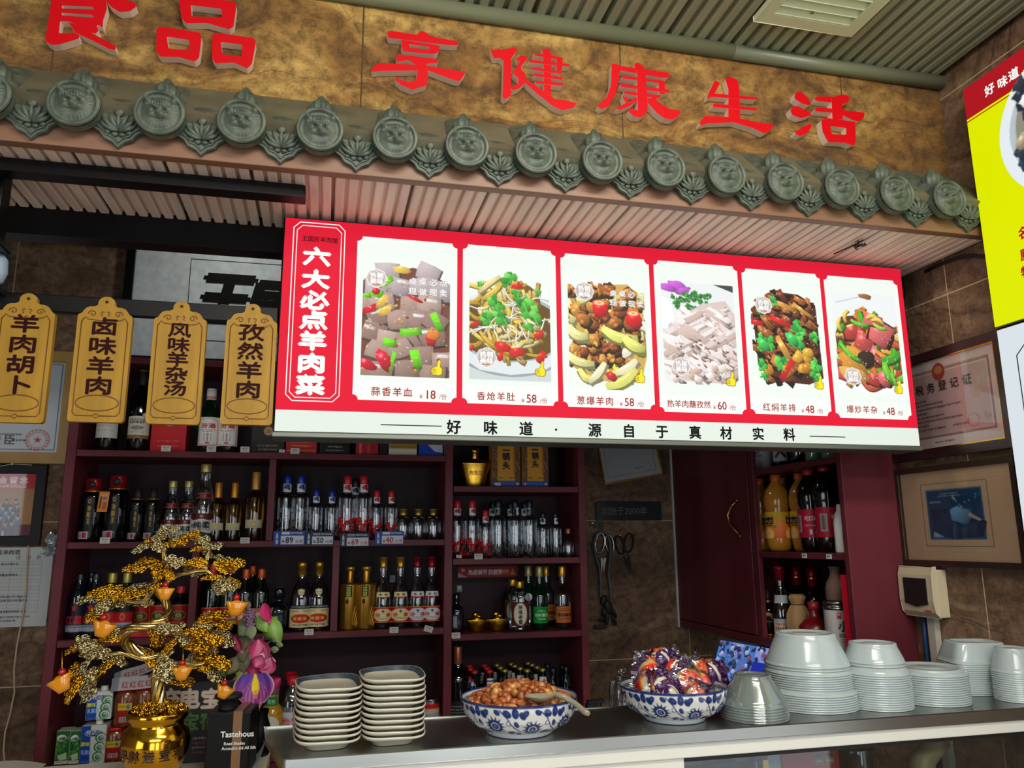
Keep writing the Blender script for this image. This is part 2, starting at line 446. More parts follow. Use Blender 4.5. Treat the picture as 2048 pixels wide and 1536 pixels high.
 def sample(s, nu, nv):
  """(nv+1, nu+1, 3) linear colours, box filtered"""
  kx, ky = s.w / nu, s.h / nv
  I = np.zeros((s.h + 1, s.w + 1, 3)); I[1:, 1:] = s.a.cumsum(0).cumsum(1)
  def cl(c, k, n): return np.clip(np.round((c - .5) * k), 0, n - 1).astype(int), np.clip(np.round((c + .5) * k), 1, n).astype(int)
  xa, xb = cl(np.arange(nu + 1), kx, s.w); ya, yb = cl(np.arange(nv + 1), ky, s.h); xb = np.maximum(xb, xa + 1); yb = np.maximum(yb, ya + 1)
  tot = I[yb][:, xb] - I[ya][:, xb] - I[yb][:, xa] + I[ya][:, xa]
  c = tot / ((xb - xa)[None, :, None] * (yb - ya)[:, None, None])
  c = np.clip(c, 0, 1)
  return np.where(c <= .04045, c / 12.92, ((c + .055) / 1.055) ** 2.4)
def patch(name, cv, P, nu, nv, m, parent=None, smooth=True, label=None, flip=False):
 """a printed surface: P(u,v) -> 3-D with u left to right, v top to bottom"""
 c = cv.sample(nu, nv).reshape(-1, 3)
 U, V = np.meshgrid(np.arange(nu + 1) / nu, np.arange(nv + 1) / nv)
 r = P(U.ravel(), V.ravel()); co = np.column_stack([np.broadcast_to(q, U.size) for q in r]).astype(np.float32)
 i = np.arange(nu * nv); a = (i // nu) * (nu + 1) + i % nu
 q = np.column_stack([a, a + nu + 1, a + nu + 2, a + 1])
 if flip: q = q[:, ::-1]
 me = bpy.data.meshes.new(name); me.vertices.add(len(co)); me.vertices.foreach_set('co', co.ravel())
 me.loops.add(q.size); me.loops.foreach_set('vertex_index', q.ravel().astype(np.int32))
 me.polygons.add(len(q)); me.polygons.foreach_set('loop_start', np.arange(0, q.size, 4, dtype=np.int32))
 me.polygons.foreach_set('use_smooth', np.full(len(q), smooth))
 at = me.attributes.new('Col', 'FLOAT_COLOR', 'POINT'); at.data.foreach_set('color', np.c_[c, np.ones(len(c))].astype(np.float32).ravel())
 me.materials.append(m); me.update(); me.validate()
 return mkobj(name, me, parent, label=label)
def flat(O, U, V):
 O, U, V = np.array(O, float), np.array(U, float), np.array(V, float)
 return lambda u, v: tuple(O[k] + u * U[k] + v * V[k] for k in range(3))
def cyl(r, z0, z1, a0=-160, a1=-20, r1=None):
 """label wrapped on a bottle, facing -Y; z0 top, z1 bottom"""
 A0, A1 = math.radians(a0), math.radians(a1)
 def P(u, v):
  a = A0 + (A1 - A0) * u; rr = r if r1 is None else r + (r1 - r) * v
  return rr * np.cos(a), rr * np.sin(a), z0 + (z1 - z0) * v
 return P
# ================================================================ the place
YB = 2.90; XR = 1.54; YF = 1.545; ZC = 2.735; ZS = 2.255; YE = 1.445; YS = 1.66; YSB = 1.745
printed = vc('printed_paper', .6); glossp = vc('glossy_print', .4, spec=.22)
m_wood = mat('mahogany', '#61272f', .42, spec=.22, noise=.22, nscale=6, stretch=(1, 1, .08), bump=.02)
m_wood_in = mat('mahogany_inside_shaded', '#28121a', .55, spec=.25, noise=.2, nscale=6, stretch=(.08, 1, 1))  # darker mahogany copy; shade inside the shelves is put into its colour
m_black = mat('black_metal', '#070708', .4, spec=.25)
m_blackm = mat('black_matt', '#101012', .6)
m_white = mat('white_plastic', '#e4e6e2', .4)
m_paper = mat('white_paper', '#dfe0dc', .8)
m_gold = mat('gold_metal', '#d8a63c', .25, metal=1)
m_goldcap = mat('gold_cap', '#c99a3a', .3, metal=.8)
m_silver = mat('silver_metal', '#c8c9c6', .25, metal=1)
m_steel = mat('brushed_steel', '#a9aaa5', .28, metal=1, noise=.08, nscale=30, stretch=(.02, 1, 1))
m_red = mat('red_plastic', '#c8141c', .35)
stone_up = stone('stone_tile_warm_lit', '#4a2f14', '#94692f', '#d2ab5e', 3.4, '#4a3418', tile=(.60, .62), offs=(.04, 2.12))  # same stone as the back wall, its warmer light put into the colours
stone_bk = stone('stone_tile_brown_shaded', '#46321f', '#7a5b43', '#a5876a', 2.4, '#c9b08a', tile=(.62, .517), offs=(.155, 1.102))  # same stone again, the dimmer light put into darker, browner colours
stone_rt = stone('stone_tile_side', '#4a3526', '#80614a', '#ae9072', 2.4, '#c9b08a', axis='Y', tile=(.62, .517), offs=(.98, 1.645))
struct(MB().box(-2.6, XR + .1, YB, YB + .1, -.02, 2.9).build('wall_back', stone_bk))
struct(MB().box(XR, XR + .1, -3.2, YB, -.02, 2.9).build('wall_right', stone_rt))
struct(MB().box(-2.6, XR + .1, -3.2, YB + .1, -.1, 0).build('floor', mat('floor_tile', '#857e72', .22, noise=.08)))
struct(MB().box(-2.6, XR + .1, -3.3, -3.2, -.02, 2.9).build('wall_front', mat('plaster', '#8a8074', .8)))
struct(MB().box(-2.7, -2.6, -3.2, YB, -.02, 2.9).build('wall_left', mat('plaster')))
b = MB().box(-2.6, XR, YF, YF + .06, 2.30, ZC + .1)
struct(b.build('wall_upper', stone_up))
struct(MB().box(-2.6, XR, YF + .06, YB, 2.80, 2.86).build('ceiling_rear', mat('rear_ceiling', '#3a332c', .8)))
# slatted ceilings: one profile of raised ribs and grooves
def slats(x0, x1, y0, y1, z, pitch, frac, depth, joint=0):
 mb = MB(); n = int((x1 - x0) / pitch) + 1
 for i in range(n):
  x = x0 + i * pitch; g = pitch * (1 - frac)
  if x + pitch > x1: break
  e = .0022
  a = [(x, z + depth), (x + g - e, z + depth), (x + g, z + .002), (x + g + e, z), (x + pitch - e, z), (x + pitch, z + .002), (x + pitch, z + depth)]
  if joint and i % joint == 0: a[0] = (x, z + depth + .012); a[1] = (x + g - e, z + depth + .012)
  vs = [(p, y0, q) for p, q in a] + [(p, y1, q) for p, q in a]; k = len(a)
  mb.add(vs, [(j, j + 1, k + j + 1, k + j) for j in range(k - 1)])
 mb.box(x0, x1, y0, y1, z + depth + .013, z + depth + .03)
 return mb
m_ceil = mat('grey_green_slat', '#9b9d82', .5, noise=.13, nscale=5, stretch=(6, .4, 1))
m_soff = mat('brown_wood_slat', '#e8cdbc', .42, noise=.14, nscale=7, stretch=(6, .5, 1))
struct(slats(-2.6, XR, -3.2, YF, ZC, .0335, .58, .013, 5).build('ceiling', m_ceil))
struct(slats(-1.9, XR - .002, YE + .012, YSB, ZS, .0262, .70, .009, 6).build('ceiling_soffit', m_soff))
# round cornice where the stone meets the slatted ceiling
b = MB()
b.tube([(-2.6, YF - .012, ZC - .012), (.93, YF - .012, ZC - .012)], .019, 14); b.tube([(.9305, YF - .012, ZC - .012), (XR, YF - .012, ZC - .012)], .019, 14)
struct(b.build('trim_1', mat('cornice_green', '#6d7059', .38, noise=.12, nscale=3, stretch=(.3, 4, 4))))
# brown wood fascia under the roof tiles, with the gaps above it
m_fasc = mat('brown_wood', '#7d5a44', .45, noise=.15, nscale=4, stretch=(.3, 3, 8))
b = MB().box(-1.9, XR, YE - .012, YE + .012, ZS - .004, 2.296)
struct(b.build('trim_2', m_fasc, bevel=.002))
b = MB(); x = -1.38
while x < XR - .03:
 b.box(x, x + .018, YE - .008, YE + .08, 2.2955, 2.335); x += .034
struct(b.build('trim_3', mat('dark_rafter', '#5b4335', .6)))
# steep little roof behind the tile ends
m_tile = mat('grey_green_clay', '#5d6757', .5, nscale=34, bump=.3, bscale=70, col2='#343c35')
b = MB()
b.prism([(1.405, 2.325), (YF, 2.462), (YF, 2.335), (1.43, 2.30)], lambda u, v, d: (d, u, v), -1.9, XR)
struct(b.build('trim_4', mat('roof_slope_mortar', '#625c46', .7, noise=.25, nscale=9, bump=.3, bscale=50)))
# inner beam above the sign's back edge, dark
b = MB().box(-1.9, XR, YSB, YSB + .05, 2.195, 2.262).box(-1.9, XR, YSB + .004, YSB + .06, 2.262, 2.80)
struct(b.build('trim_5', m_black))
# ---------------------------------------------------------------- air vent in the ceiling
vt = thing('air_vent', 'cream ceiling air vent with wide frame and slanted louvres', 'air vent', (0, 0, 0))
pts = [atz(x, y, ZC - .012) for x, y in ((1510, 40), (1700, 76), (1763, 0))]
p0 = pts[0]; W = pts[1].x - p0.x; x0, x1 = p0.x, pts[1].x; y1 = (pts[0].y + pts[1].y) / 2; y0 = y1 - .34; zv = ZC - .012
m_vent = mat('cream_metal', '#d8dcb8', .45)
b = MB(); t = .032
P = lambda u, v, d: (u, v, d)
b.prism([(x0, y0), (x1, y0), (x1, y1), (x0, y1)], P, zv, zv + .012, holes=[[(x0 + t, y0 + t), (x1 - t, y0 + t), (x1 - t, y1 - t), (x0 + t, y1 - t)]])
b.build('frame', m_vent, vt, bevel=.003)
b = MB().box(x0 + t, x1 - t, y0 + t, y1 - t, zv + .045, zv + .05); b.build('duct', mat('duct_dark', '#2c2018', .8), vt)
yy = y1 - t - .012
while yy > y0 + t:
 b = MB(); b.M = Matrix.Translation((0, yy, zv + .008)) @ Matrix.Rotation(math.radians(-35), 4, 'X')
 b.box(x0 + t, x1 - t, -.012, .012, -.0015, .0015); b.build('louvre', m_vent, vt); yy -= .027
for i in range(7):
 xx = x0 + t + (x1 - x0 - 2 * t) * (i + 1) / 8; MB().box(xx - .001, xx + .001, y0 + t, y1 - t, zv + .024, zv + .044).build('back_vane', m_vent, vt)
MB().lathe([(.0035, 0), (.0035, .002)], 10, ((x0 + x1) / 2 - .01, y1 - .05, zv + .004)).build('screw', m_blackm, vt)
# ---------------------------------------------------------------- big red wall characters, traced stroke by stroke
Z1 = lambda p: (p[0] * .34180, p[1] * .34180)
Z2 = lambda p: (680 + p[0] * .34180, p[1] * .34180)
Z3 = lambda p: (1348 + p[0] * .34180, p[1] * .34180)
YL = YF - .021
m_rface = mat('red_acrylic', '#cc000f', .5, spec=.2); m_rside = mat('pale_foam_edge', '#ead2c0', .6)
def soften(poly):
 out = []; n = len(poly)
 for i in range(n):
  a, p, q = poly[i - 1], poly[i], poly[(i + 1) % n]
  fa = min(.3, 7 / (math.dist(a, p) + 1e-9)); fq = min(.3, 7 / (math.dist(q, p) + 1e-9))
  ca = (p[0] + (a[0] - p[0]) * fa, p[1] + (a[1] - p[1]) * fa); cq = (p[0] + (q[0] - p[0]) * fq, p[1] + (q[1] - p[1]) * fq)
  out += [ca, (.25 * ca[0] + .5 * p[0] + .25 * cq[0], .25 * ca[1] + .5 * p[1] + .25 * cq[1]), cq]
 return out
def character(name, label, F, strokes):
 mb = MB()
 for k, st in enumerate(strokes):
  outer, holes = (st[0], st[1:]) if isinstance(st[0], list) else (st, ())
  def cv(pl): return [(q.x, q.z) for q in (aty(*F(p), YL) for p in soften(pl))]
  mb.prism(cv(outer), lambda u, v, d: (u, d, v), YL - k * .00015, YF - .001, m=0, ms=1, holes=[cv(h) for h in holes])
 return tag(mb.build('wall_character', [m_rface, m_rside]), label, 'wall letter', 'red characters on the stone wall')
character('shi', 'red character cut off by the top edge, above the leftmost roof tiles', Z1, [
 [[(300, -70), (600, -70), (622, 10), (626, 52), (604, 118), (600, 165), (578, 145), (566, 150), (578, 180), (560, 197), (528, 190), (470, 152), (405, 125), (352, 124), (344, 195), (440, 192), (466, 208), (462, 226), (352, 260), (300, 264), (264, 238), (270, 195), (296, 40)], [(362, 32), (540, 40), (550, 50), (545, 56), (362, 50)], [(362, 74), (540, 88), (550, 98), (545, 104), (362, 90)]],
 [(400, 128), (470, 150), (530, 190), (600, 228), (680, 270), (676, 292), (640, 288), (540, 236), (440, 192)],
 [(560, -80), (620, -30), (680, -20), (722, -6), (790, 16), (798, 40), (762, 66), (702, 72), (650, 42), (600, -20)]])
character('pin', 'red character of three stacked boxes, second from the left', Z1, [
 [[(1045, -12), (1140, -20), (1370, 8), (1384, 30), (1366, 158), (1340, 172), (1210, 134), (1088, 136), (1062, 108)], [(1116, 30), (1296, 52), (1300, 104), (1122, 96)]],
 [[(916, 170), (940, 154), (1168, 190), (1180, 216), (1165, 340), (1138, 362), (1050, 334), (936, 332), (914, 300)], [(976, 214), (1106, 234), (1110, 294), (986, 284)]],
 [[(1243, 202), (1270, 192), (1488, 224), (1497, 250), (1474, 374), (1446, 402), (1368, 366), (1262, 372), (1240, 340)], [(1292, 246), (1418, 262), (1414, 332), (1302, 316)]]])
character('xiang', 'red character with a lid and hooked foot, left of the one with the person radical', Z2, [
 [(274, 186), (302, 180), (452, 204), (470, 178), (496, 186), (534, 214), (690, 242), (692, 264), (640, 264), (284, 222)],
 [[(362, 232), (584, 268), (576, 305), (552, 318), (372, 302), (360, 272)], [(402, 258), (528, 276), (520, 291), (408, 280)]],
 [(330, 322), (346, 318), (574, 346), (572, 368), (502, 374), (484, 388), (440, 380), (400, 352), (330, 362)],
 [(184, 406), (216, 374), (242, 368), (500, 384), (738, 422), (700, 476), (668, 470), (510, 412), (230, 416), (190, 422)],
 [(440, 372), (506, 372), (516, 440), (506, 502), (420, 526), (358, 500), (322, 468), (330, 456), (400, 482), (446, 470), (452, 420)]])
character('jian', 'red character with the person radical, right of the lidded one', Z2, [
 [(880, 292), (960, 290), (1028, 275), (1038, 292), (1002, 340), (1000, 560), (966, 582), (950, 570), (958, 356), (938, 340), (900, 342)],
 [(1030, 346), (1060, 322), (1092, 328), (1094, 346), (1062, 386), (1058, 408), (1080, 424), (1090, 446), (1086, 480), (1050, 516), (1010, 532), (1002, 512), (1040, 490), (1046, 462), (1012, 430), (1018, 416), (1040, 380), (1052, 356), (1034, 356)],
 [(1010, 428), (1064, 452), (1130, 490), (1258, 580), (1320, 586), (1390, 606), (1362, 632), (1300, 646), (1250, 624), (1150, 546), (1080, 482)],
 [(1182, 285), (1224, 286), (1236, 320), (1234, 560), (1194, 552), (1190, 330)],
 [(1132, 310), (1300, 336), (1298, 352), (1140, 326)], [(1110, 350), (1342, 376), (1340, 390), (1106, 366)],
 [(1124, 394), (1296, 420), (1290, 434), (1116, 408)], [(1266, 330), (1304, 340), (1294, 440), (1268, 424)],
 [(1134, 430), (1306, 455), (1300, 470), (1130, 446)], [(1138, 474), (1310, 488), (1304, 504), (1144, 490)]])
character('kang', 'red character leaning over a hooked centre stroke, middle of the five', Z2, [
 [(1720, 372), (1746, 365), (1782, 394), (1772, 424), (1730, 414)],
 [(1588, 376), (1610, 372), (1642, 386), (1926, 426), (1924, 454), (1884, 456), (1640, 412), (1590, 402)],
 [(1590, 378), (1642, 394), (1632, 470), (1612, 550), (1572, 622), (1530, 640), (1504, 622), (1560, 570), (1586, 500)],
 [(1652, 440), (1892, 474), (1890, 490), (1646, 458)], [(1860, 468), (1900, 474), (1900, 552), (1870, 552)],
 [(1640, 490), (1926, 526), (1924, 544), (1642, 510)], [(1660, 532), (1880, 560), (1870, 576), (1660, 550)],
 [(1736, 405), (1786, 412), (1800, 640), (1790, 664), (1760, 690), (1718, 682), (1684, 652), (1700, 632), (1742, 650)],
 [(1650, 560), (1692, 580), (1670, 602), (1660, 586)], [(1612, 636), (1700, 590), (1738, 570), (1738, 592), (1680, 630), (1630, 646)],
 [(1872, 552), (1800, 582), (1796, 600), (1850, 660), (1900, 696), (1950, 702), (1992, 666), (1984, 646), (1930, 642), (1880, 612), (1846, 586)]])
character('sheng', 'red character with three bars through an upright, second from the right', Z3, [
 [(300, 462), (326, 448), (370, 466), (380, 500), (388, 692), (346, 716), (318, 700), (318, 520)],
 [(240, 470), (270, 486), (246, 530), (226, 565), (192, 582), (200, 550)], [(216, 546), (490, 570), (486, 584), (380, 578), (212, 566)],
 [(230, 604), (490, 634), (482, 648), (300, 634), (224, 626)], [(148, 716), (182, 678), (360, 688), (480, 714), (584, 728), (560, 766), (530, 782), (460, 750), (350, 716), (200, 722), (156, 736)]])
character('huo', 'red character with three water drops, rightmost on the stone wall', Z3, [
 [(708, 542), (740, 535), (782, 570), (804, 605), (790, 618), (740, 602), (704, 576)], [(690, 626), (722, 620), (800, 660), (800, 676), (740, 692), (690, 672), (680, 645)],
 [(708, 772), (760, 740), (800, 722), (806, 736), (782, 776), (740, 798), (712, 786)], [(838, 564), (940, 566), (986, 554), (1022, 560), (1028, 590), (1000, 608), (940, 602), (840, 592), (818, 580)],
 [(820, 650), (836, 626), (1116, 660), (1110, 690), (1080, 712), (1040, 702), (960, 662), (860, 656)], [(920, 572), (970, 576), (986, 600), (986, 700), (926, 700)],
 [[(860, 706), (882, 690), (1060, 714), (1062, 842), (1040, 852), (1000, 836), (900, 832), (868, 772)], [(912, 738), (1006, 750), (1006, 790), (922, 786)]]])
# ---------------------------------------------------------------- roof tile ends
def gz(u, v, cx, cy, sx, sy): return math.exp(-((u - cx) / sx) ** 2 - ((v - cy) / sy) ** 2)
def face_h(u, v):
 r = math.hypot(u, v)
 h = 0
 if r > .80: h = .0045 * min(1, (r - .80) / .05) if r < .97 else .0045 - (r - .97) * .1
 elif r > .70: h = .0005
 else:
  h = .0035 * (1 - (r / .72) ** 4)
  h += .004 * gz(abs(u), v, .0, -.02, .10, .20) + .0045 * gz(u, v, 0, -.12, .14, .10)
  h += .004 * gz(abs(u), v, .27, -.16, .15, .16) - .003 * gz(abs(u), v, .18, .10, .07, .05) + .004 * gz(abs(u), v, .2, .22, .14, .06)
  h -= .003 * gz(u, v, 0, -.32, .24, .04) + .003 * gz(abs(u), v, .27, .0, .05, .06)
  if v > .28: h += .0014 * math.sin(u * 60) * min(1, (v - .28) * 8)
  h += .003 * gz(u, v, 0, .48, .35, .1)
  if r > .58: h += .0009 * math.sin(math.atan2(v, u) * 44)
 # the two ears stand over the inner ring
 h += .0065 * gz(abs(u), v, .52, .52, .09, .13)
 return h
RD = .0445
b = MB()
NR, NA = 36, 72
vs = []; fs = []
for j in range(NR + 1):
 r = j / NR
 for i in range(NA):
  a = 2 * PI * i / NA; u, v = r * math.cos(a), r * math.sin(a); vs.append((u * RD, -1.7 * face_h(u, v), v * RD))
for j in range(NR):
 for i in range(NA): fs.append((j * NA + i, (j + 1) * NA + i, (j + 1) * NA + (i + 1) % NA, j * NA + (i + 1) % NA)[::-1])
b.add(vs, fs, True)
vs = [(RD * math.cos(2 * PI * i / NA), y, RD * math.sin(2 * PI * i / NA)) for y in (0, .016) for i in range(NA)]
b.add(vs, [(i, (i + 1) % NA, NA + (i + 1) % NA, NA + i) for i in range(NA)], True)
et = thing('roof_tile_end', 'x', 'roof tile')
disc = b.build('lion_disc', m_tile, et)
b = MB()
sl = Vector((0, .75, .66)).normalized()
vs = []; n = 16; Lb = .145
for k in range(5):
 for i in range(n + 1):
  a = PI * i / n; vs.append((.040 * math.cos(a), .012 + sl.y * Lb * k / 4, .040 * math.sin(a) * .98 - .004 + sl.z * Lb * k / 4))
b.add(vs, [(k * (n + 1) + i, k * (n + 1) + i + 1, (k + 1) * (n + 1) + i + 1, (k + 1) * (n + 1) + i) for k in range(4) for i in range(n)], True)
b.build('barrel', m_tile, et)
b = MB(); b.M = Matrix.Translation((0, .042, .050))
b.lathe([(.002, .046), (.006, .042), (.008, .036), (.016, .030), (.0215, .018), (.0215, .006), (.017, -.004), (.012, -.008), (.0, -.008)], 32, fl=lambda a: .10 * math.cos(a * 9))
b.build('finial', m_tile, et)
# drip tile: pointed shield with lotus relief
dt = thing('drip_tile', 'x', 'roof tile')
half = [(0, -.062), (.010, -.052), (.024, -.046), (.032, -.035), (.044, -.028), (.052, -.014), (.060, -.004), (.058, .006), (0, .010)]
outl = half + [(-x, z) for x, z in half[-2:0:-1]]
b = MB()
def ring(s, y): return [(x * s, y, (z + .010) * s - .010 if z < 0 else z * s * .9) for x, z in outl]
n = len(outl); rr = [(1, .014), (1, .0), (.96, -.003), (.90, -.003), (.87, .001), (.82, .001), (.79, -.002), (.75, -.002), (.72, .002), (.0, .002)]
vs = [p for s, y in rr for p in ring(s, y)]
b.add(vs, [(j * n + i, j * n + (i + 1) % n, (j + 1) * n + (i + 1) % n, (j + 1) * n + i) for j in range(len(rr) - 1) for i in range(n)], False)
dbody = b.build('shield', m_tile, dt)
b = MB()
for k, (L, dx) in enumerate(((.030, 0), (.033, .55), (.033, -.55), (.032, 1.1), (.032, -1.1), (.028, 1.6), (.028, -1.6))):
 pts = []
 for i in range(8):
  t = i / 7; pts.append((math.sin(dx * (1 - .25 * t)) * L * t * 1.15, -.002 - .0025 * math.sin(PI * t), -.030 + math.cos(dx * (1 - .35 * t)) * L * t))
 b.tube(pts, [.0016 + .0030 * math.sin(PI * i / 7) for i in range(8)], 6)
b.ball((0, -.001, .004), .009, .004, .008, 10, 6)
for s in (-1, 1):
 for k in range(2): b.ball((s * (.006 + .012 * k), -.001, -.036 + .004 * k), .006, .003, .0045, 8, 6)
b.build('lotus_relief', m_tile, dt)
b = MB()
vs = [(x, .004 + t * .03, .018 - x * x * 3 + .022 * t) for t in (0, 1) for x in np.linspace(-.058, .058, 9)]
b.add(vs, [(i, i + 1, 9 + i + 1, 9 + i) for i in range(8)], True)
b.build('pan', m_tile, dt)
YD = 1.398; ZD = 2.3175
xs = [(-.332 + (i - 1) * 1.32 / 13) * YD for i in range(15)]
over = ['cut off by the left edge', 'under the cut-off red character', 'under the three-box character', 'left of the gap between red words', 'in the gap between red words', 'under the lidded character', 'below the person-radical character', 'right of the person-radical one', 'below the leaning hooked character', 'between the leaning and three-bar characters', 'below the three-bar character', 'below the water-drop character', 'third from the right wall', 'second from the right wall', 'beside the yellow light box']
for i, x in enumerate(xs):
 lb = 'lion-face roof tile with knob, ' + over[i]
 if i == 0: et.location = (x, YD, ZD); et['label'] = lb; et['group'] = 'lion-face tile ends along the eave'
 else: dup(et, (x, YD + random.uniform(-.001, .001), ZD + random.uniform(-.001, .001)), label=lb)
for i in range(15):
 x = xs[i] + .5 * 1.32 / 13 * YD
 lb = 'lotus drip tile just right of the lion-face tile ' + over[i].replace('cut off by', 'at').replace('the stone gap', 'the gap').replace('  ',' ')
 if i == 0: dt.location = (x, YD + .016, ZD - .003); dt['label'] = lb; dt['group'] = 'lotus drip tiles along the eave'; dt.rotation_euler = (math.radians(12), 0, 0)
 else: dup(dt, (x, YD + .016, ZD - .003 + random.uniform(-.001, .001)), label=lb)
# ================================================================ the big lit menu sign
m_signred = mat('backlit_red', '#e8203a', .3, emit=.68)
m_signwhite = mat('backlit_white', '#e8f0e9', .3, emit=.80)
m_signband = mat('lit_band_white', '#dfe8df', .3, emit=.74)
m_signtext = mat('backlit_red_text', '#b01c22', .3, emit=.6)
m_photo = vc('backlit_photo', .6, emit=.77, spec=.08)
m_ink = mat('black_ink', '#0e0e0e', .6, spec=.08)
sg = thing('menu_sign', 'large red backlit menu sign with six dish photographs hanging over the counter', 'sign', (0, 0, 0))
sTL, sTR, sBR, sBL = [aty(x, y, YS) for x, y in ((568, 428), (1801, 540), (1840, 891), (545, 863))]
SX0, SX1 = (sTL.x + sBL.x) / 2, (sTR.x + sBR.x) / 2; SZ0, SZ1 = (sBL.z + sBR.z) / 2, min(ZS - .006, (sTL.z + sTR.z) / 2)
b = MB().box(SX0, SX1, YS, YS + .075, SZ0, SZ1); b.build('case', m_black, sg, bevel=.003)
zb = aty(1100, 840, YS).z     # red / white boundary
zb = (aty(545, 818, YS).z + aty(1836, 858, YS).z) / 2
SP = lambda d: (lambda u, v, q=0: (u, YS - d - q, v))
MB().prism([(SX0 + .004, zb), (SX1 - .004, zb), (SX1 - .004, SZ1 - .004), (SX0 + .004, SZ1 - .004)], lambda u, v, d: (u, d, v), YS - .004, YS - .0005).build('red_face', m_signred, sg)
wb = MB(); wb.prism([(SX0 + .004, SZ0), (SX1 - .004, SZ0), (SX1 - .004, zb), (SX0 + .004, zb)], lambda u, v, d: (u, d, v), YS - .004, YS - .0005)
b = MB().box(SX0 - .001, SX1 + .001, YS - .008, YS + .076, SZ0 - .013, SZ0 - .002); b.build('bottom_frame', mat('sign_frame_grey', '#6d7268', .4, metal=.6), sg, bevel=.002)
def sz(x, y): p = aty(x, y, YS); return p.x, p.z
# lettering on the white band
def run(mb, s, pts, size, m=None, bold=0, sx=1):
 for ch, (x, y) in zip(s, pts):
  u, v = sz(x, y); mb.text(ch, lambda a, c: (u + a - size * sx / 2, YS - .0055, v + c - size * .38), size, m, bold, sx)
b = wb; b.mi = 1
cx = [907, 980, 1051, 1121, 1188, 1256, 1322, 1388, 1450, 1514, 1576]
run(b, '好味道·源自于真材实料', [(x, 854.5 + (x - 907) * .0225) for x in cx], .0325, bold=.028)
for xa, ya, xb, yb in ((761, 850, 883, 852), (1617, 873, 1688, 875)):
 p, q = sz(xa, ya), sz(xb, yb); b.box(p[0], q[0], YS - .0055, YS - .005, p[1] - .001, p[1] + .001)
b.build('white_band', [m_signband, m_ink], sg)
# cartouche with the vertical title
b = MB()
def frame_oct(x0, x1, z0, z1, c, t, y):
 o = [(x0 + c, z0), (x1 - c, z0), (x1, z0 + c), (x1, z1 - c), (x1 - c, z1), (x0 + c, z1), (x0, z1 - c), (x0, z0 + c)]
 k = t * .6; i = [(x0 + c + k * .4, z0 + t), (x1 - c - k * .4, z0 + t), (x1 - t, z0 + c + k * .4), (x1 - t, z1 - c - k * .4), (x1 - c - k * .4, z1 - t), (x0 + c + k * .4, z1 - t), (x0 + t, z1 - c - k * .4), (x0 + t, z0 + c + k * .4)]
 b.prism(o, lambda u, v, d: (u, d, v), y - .0004, y, holes=[i])
xa = (sz(588, 460)[0] + sz(569, 790)[0]) / 2; xb = (sz(693, 470)[0] + sz(677, 790)[0]) / 2
za = sz(630, 447)[1]; zc = sz(625, 804)[1]
frame_oct(xa, xb, zc, za, .014, .0022, YS - .0045)
frame_oct(xa + .0075, xb - .0075, zc + .0075, za - .0075, .012, .0018, YS - .0045)
b.build('cartouche_frame', m_signwhite, sg)
b = MB()
for ch, y in zip('六大必点羊肉菜', (514, 559, 601, 640, 682, 726, 770)):
 x = 634 - (y - 514) * .052; u, v = sz(x, y); s_ = .0435
 b.text(ch, lambda a, c: (u + a - s_ * .5 * 1.42, YS - .0055, v + c - s_ * .40), s_, bold=.06, sx=1.42)
b.build('title_lettering', m_signwhite, sg)
b = MB(); u, v = sz(640, 480)
b.text('王国民羊肉馆', lambda a, c: (u + a, YS - .0055, v + c - .006), .0135, bold=.01, sx=.95, align='c'); b.build('shop_name', m_ink, sg)
def thumb(cv, x, y, k):
 P = lambda pts: [(x + a * k, y + c * k) for a, c in pts]
 Y_, O_ = '#ffe411', '#8a6a10'
 cv.poly(P([(-1, .1), (-.1, -.35), (.15, -1.45), (.5, -1.55), (.72, -1.2), (.6, -.3), (1, .1), (.9, 1.1), (.5, 1.35), (-.6, 1.3), (-1.05, .9)]), O_)
 cv.poly(P([(-.88, .15), (-.02, -.28), (.24, -1.36), (.46, -1.42), (.6, -1.15), (.48, -.25), (.86, .15), (.78, 1.02), (.45, 1.22), (-.55, 1.18), (-.92, .85)]), Y_)
 for q in (.2, .5, .8): cv.line(P([(-.9, q + .05), (-.3, q), (-.12, q + .1)]), k * .1, O_)
def badge(cv, x, y, r):
 for k in range(8):
  a = k * PI / 4; cv.ell(x + .62 * r * math.cos(a), y + .62 * r * math.sin(a), r * .46, r * .46, '#ffffff')
 for k in range(8):
  a = k * PI / 4; cv.ell(x + .6 * r * math.cos(a), y + .6 * r * math.sin(a), r * .40, r * .40, '#a08a7c', .55)
 cv.ell(x, y, r * .78, r * .78, '#a08a7c', .5)
 for k in (-1, 0, 1): cv.ell(x + k * r * .22, y - r * .66 - (.08 * r if k == 0 else 0), r * .07, r * .07, '#ffffff')
 cv.text('热销', x, y - r * .04, r * .68, '#ffffff', .04, align='c'); cv.text('美味', x, y + r * .60, r * .68, '#ffffff', .04, align='c')
 cv.rect(x - r * .3, y + r * .68, x + r * .3, y + r * .78, '#c03028', .7)
def slogan(cv, x, y, s):
 for o, c in ((1.2, '#6a5648'), (0, '#ffffff')):
  cv.text('桌桌必点', x + o, y + o, s, c, .02, sp=.22); cv.text('现做现卖', x + o, y + s * 1.32 + o, s, c, .02, sp=.22)
def herb(cv, x, y, r, cols=('#3fa52e', '#62c94a', '#2a8a2c')):
 for k in range(7):
  a = cv.rng.random() * 6.3; d = r * .6 * cv.rng.random() ** .5
  cv.blob(x + d * math.cos(a), y + d * math.sin(a), r * .42, r * .34, cols[k % 3], a, 11, .35, grad=.3, noise=.09)
 cv.line([(x, y), (x + r * .5, y + r * 1.1)], r * .09, cols[1])
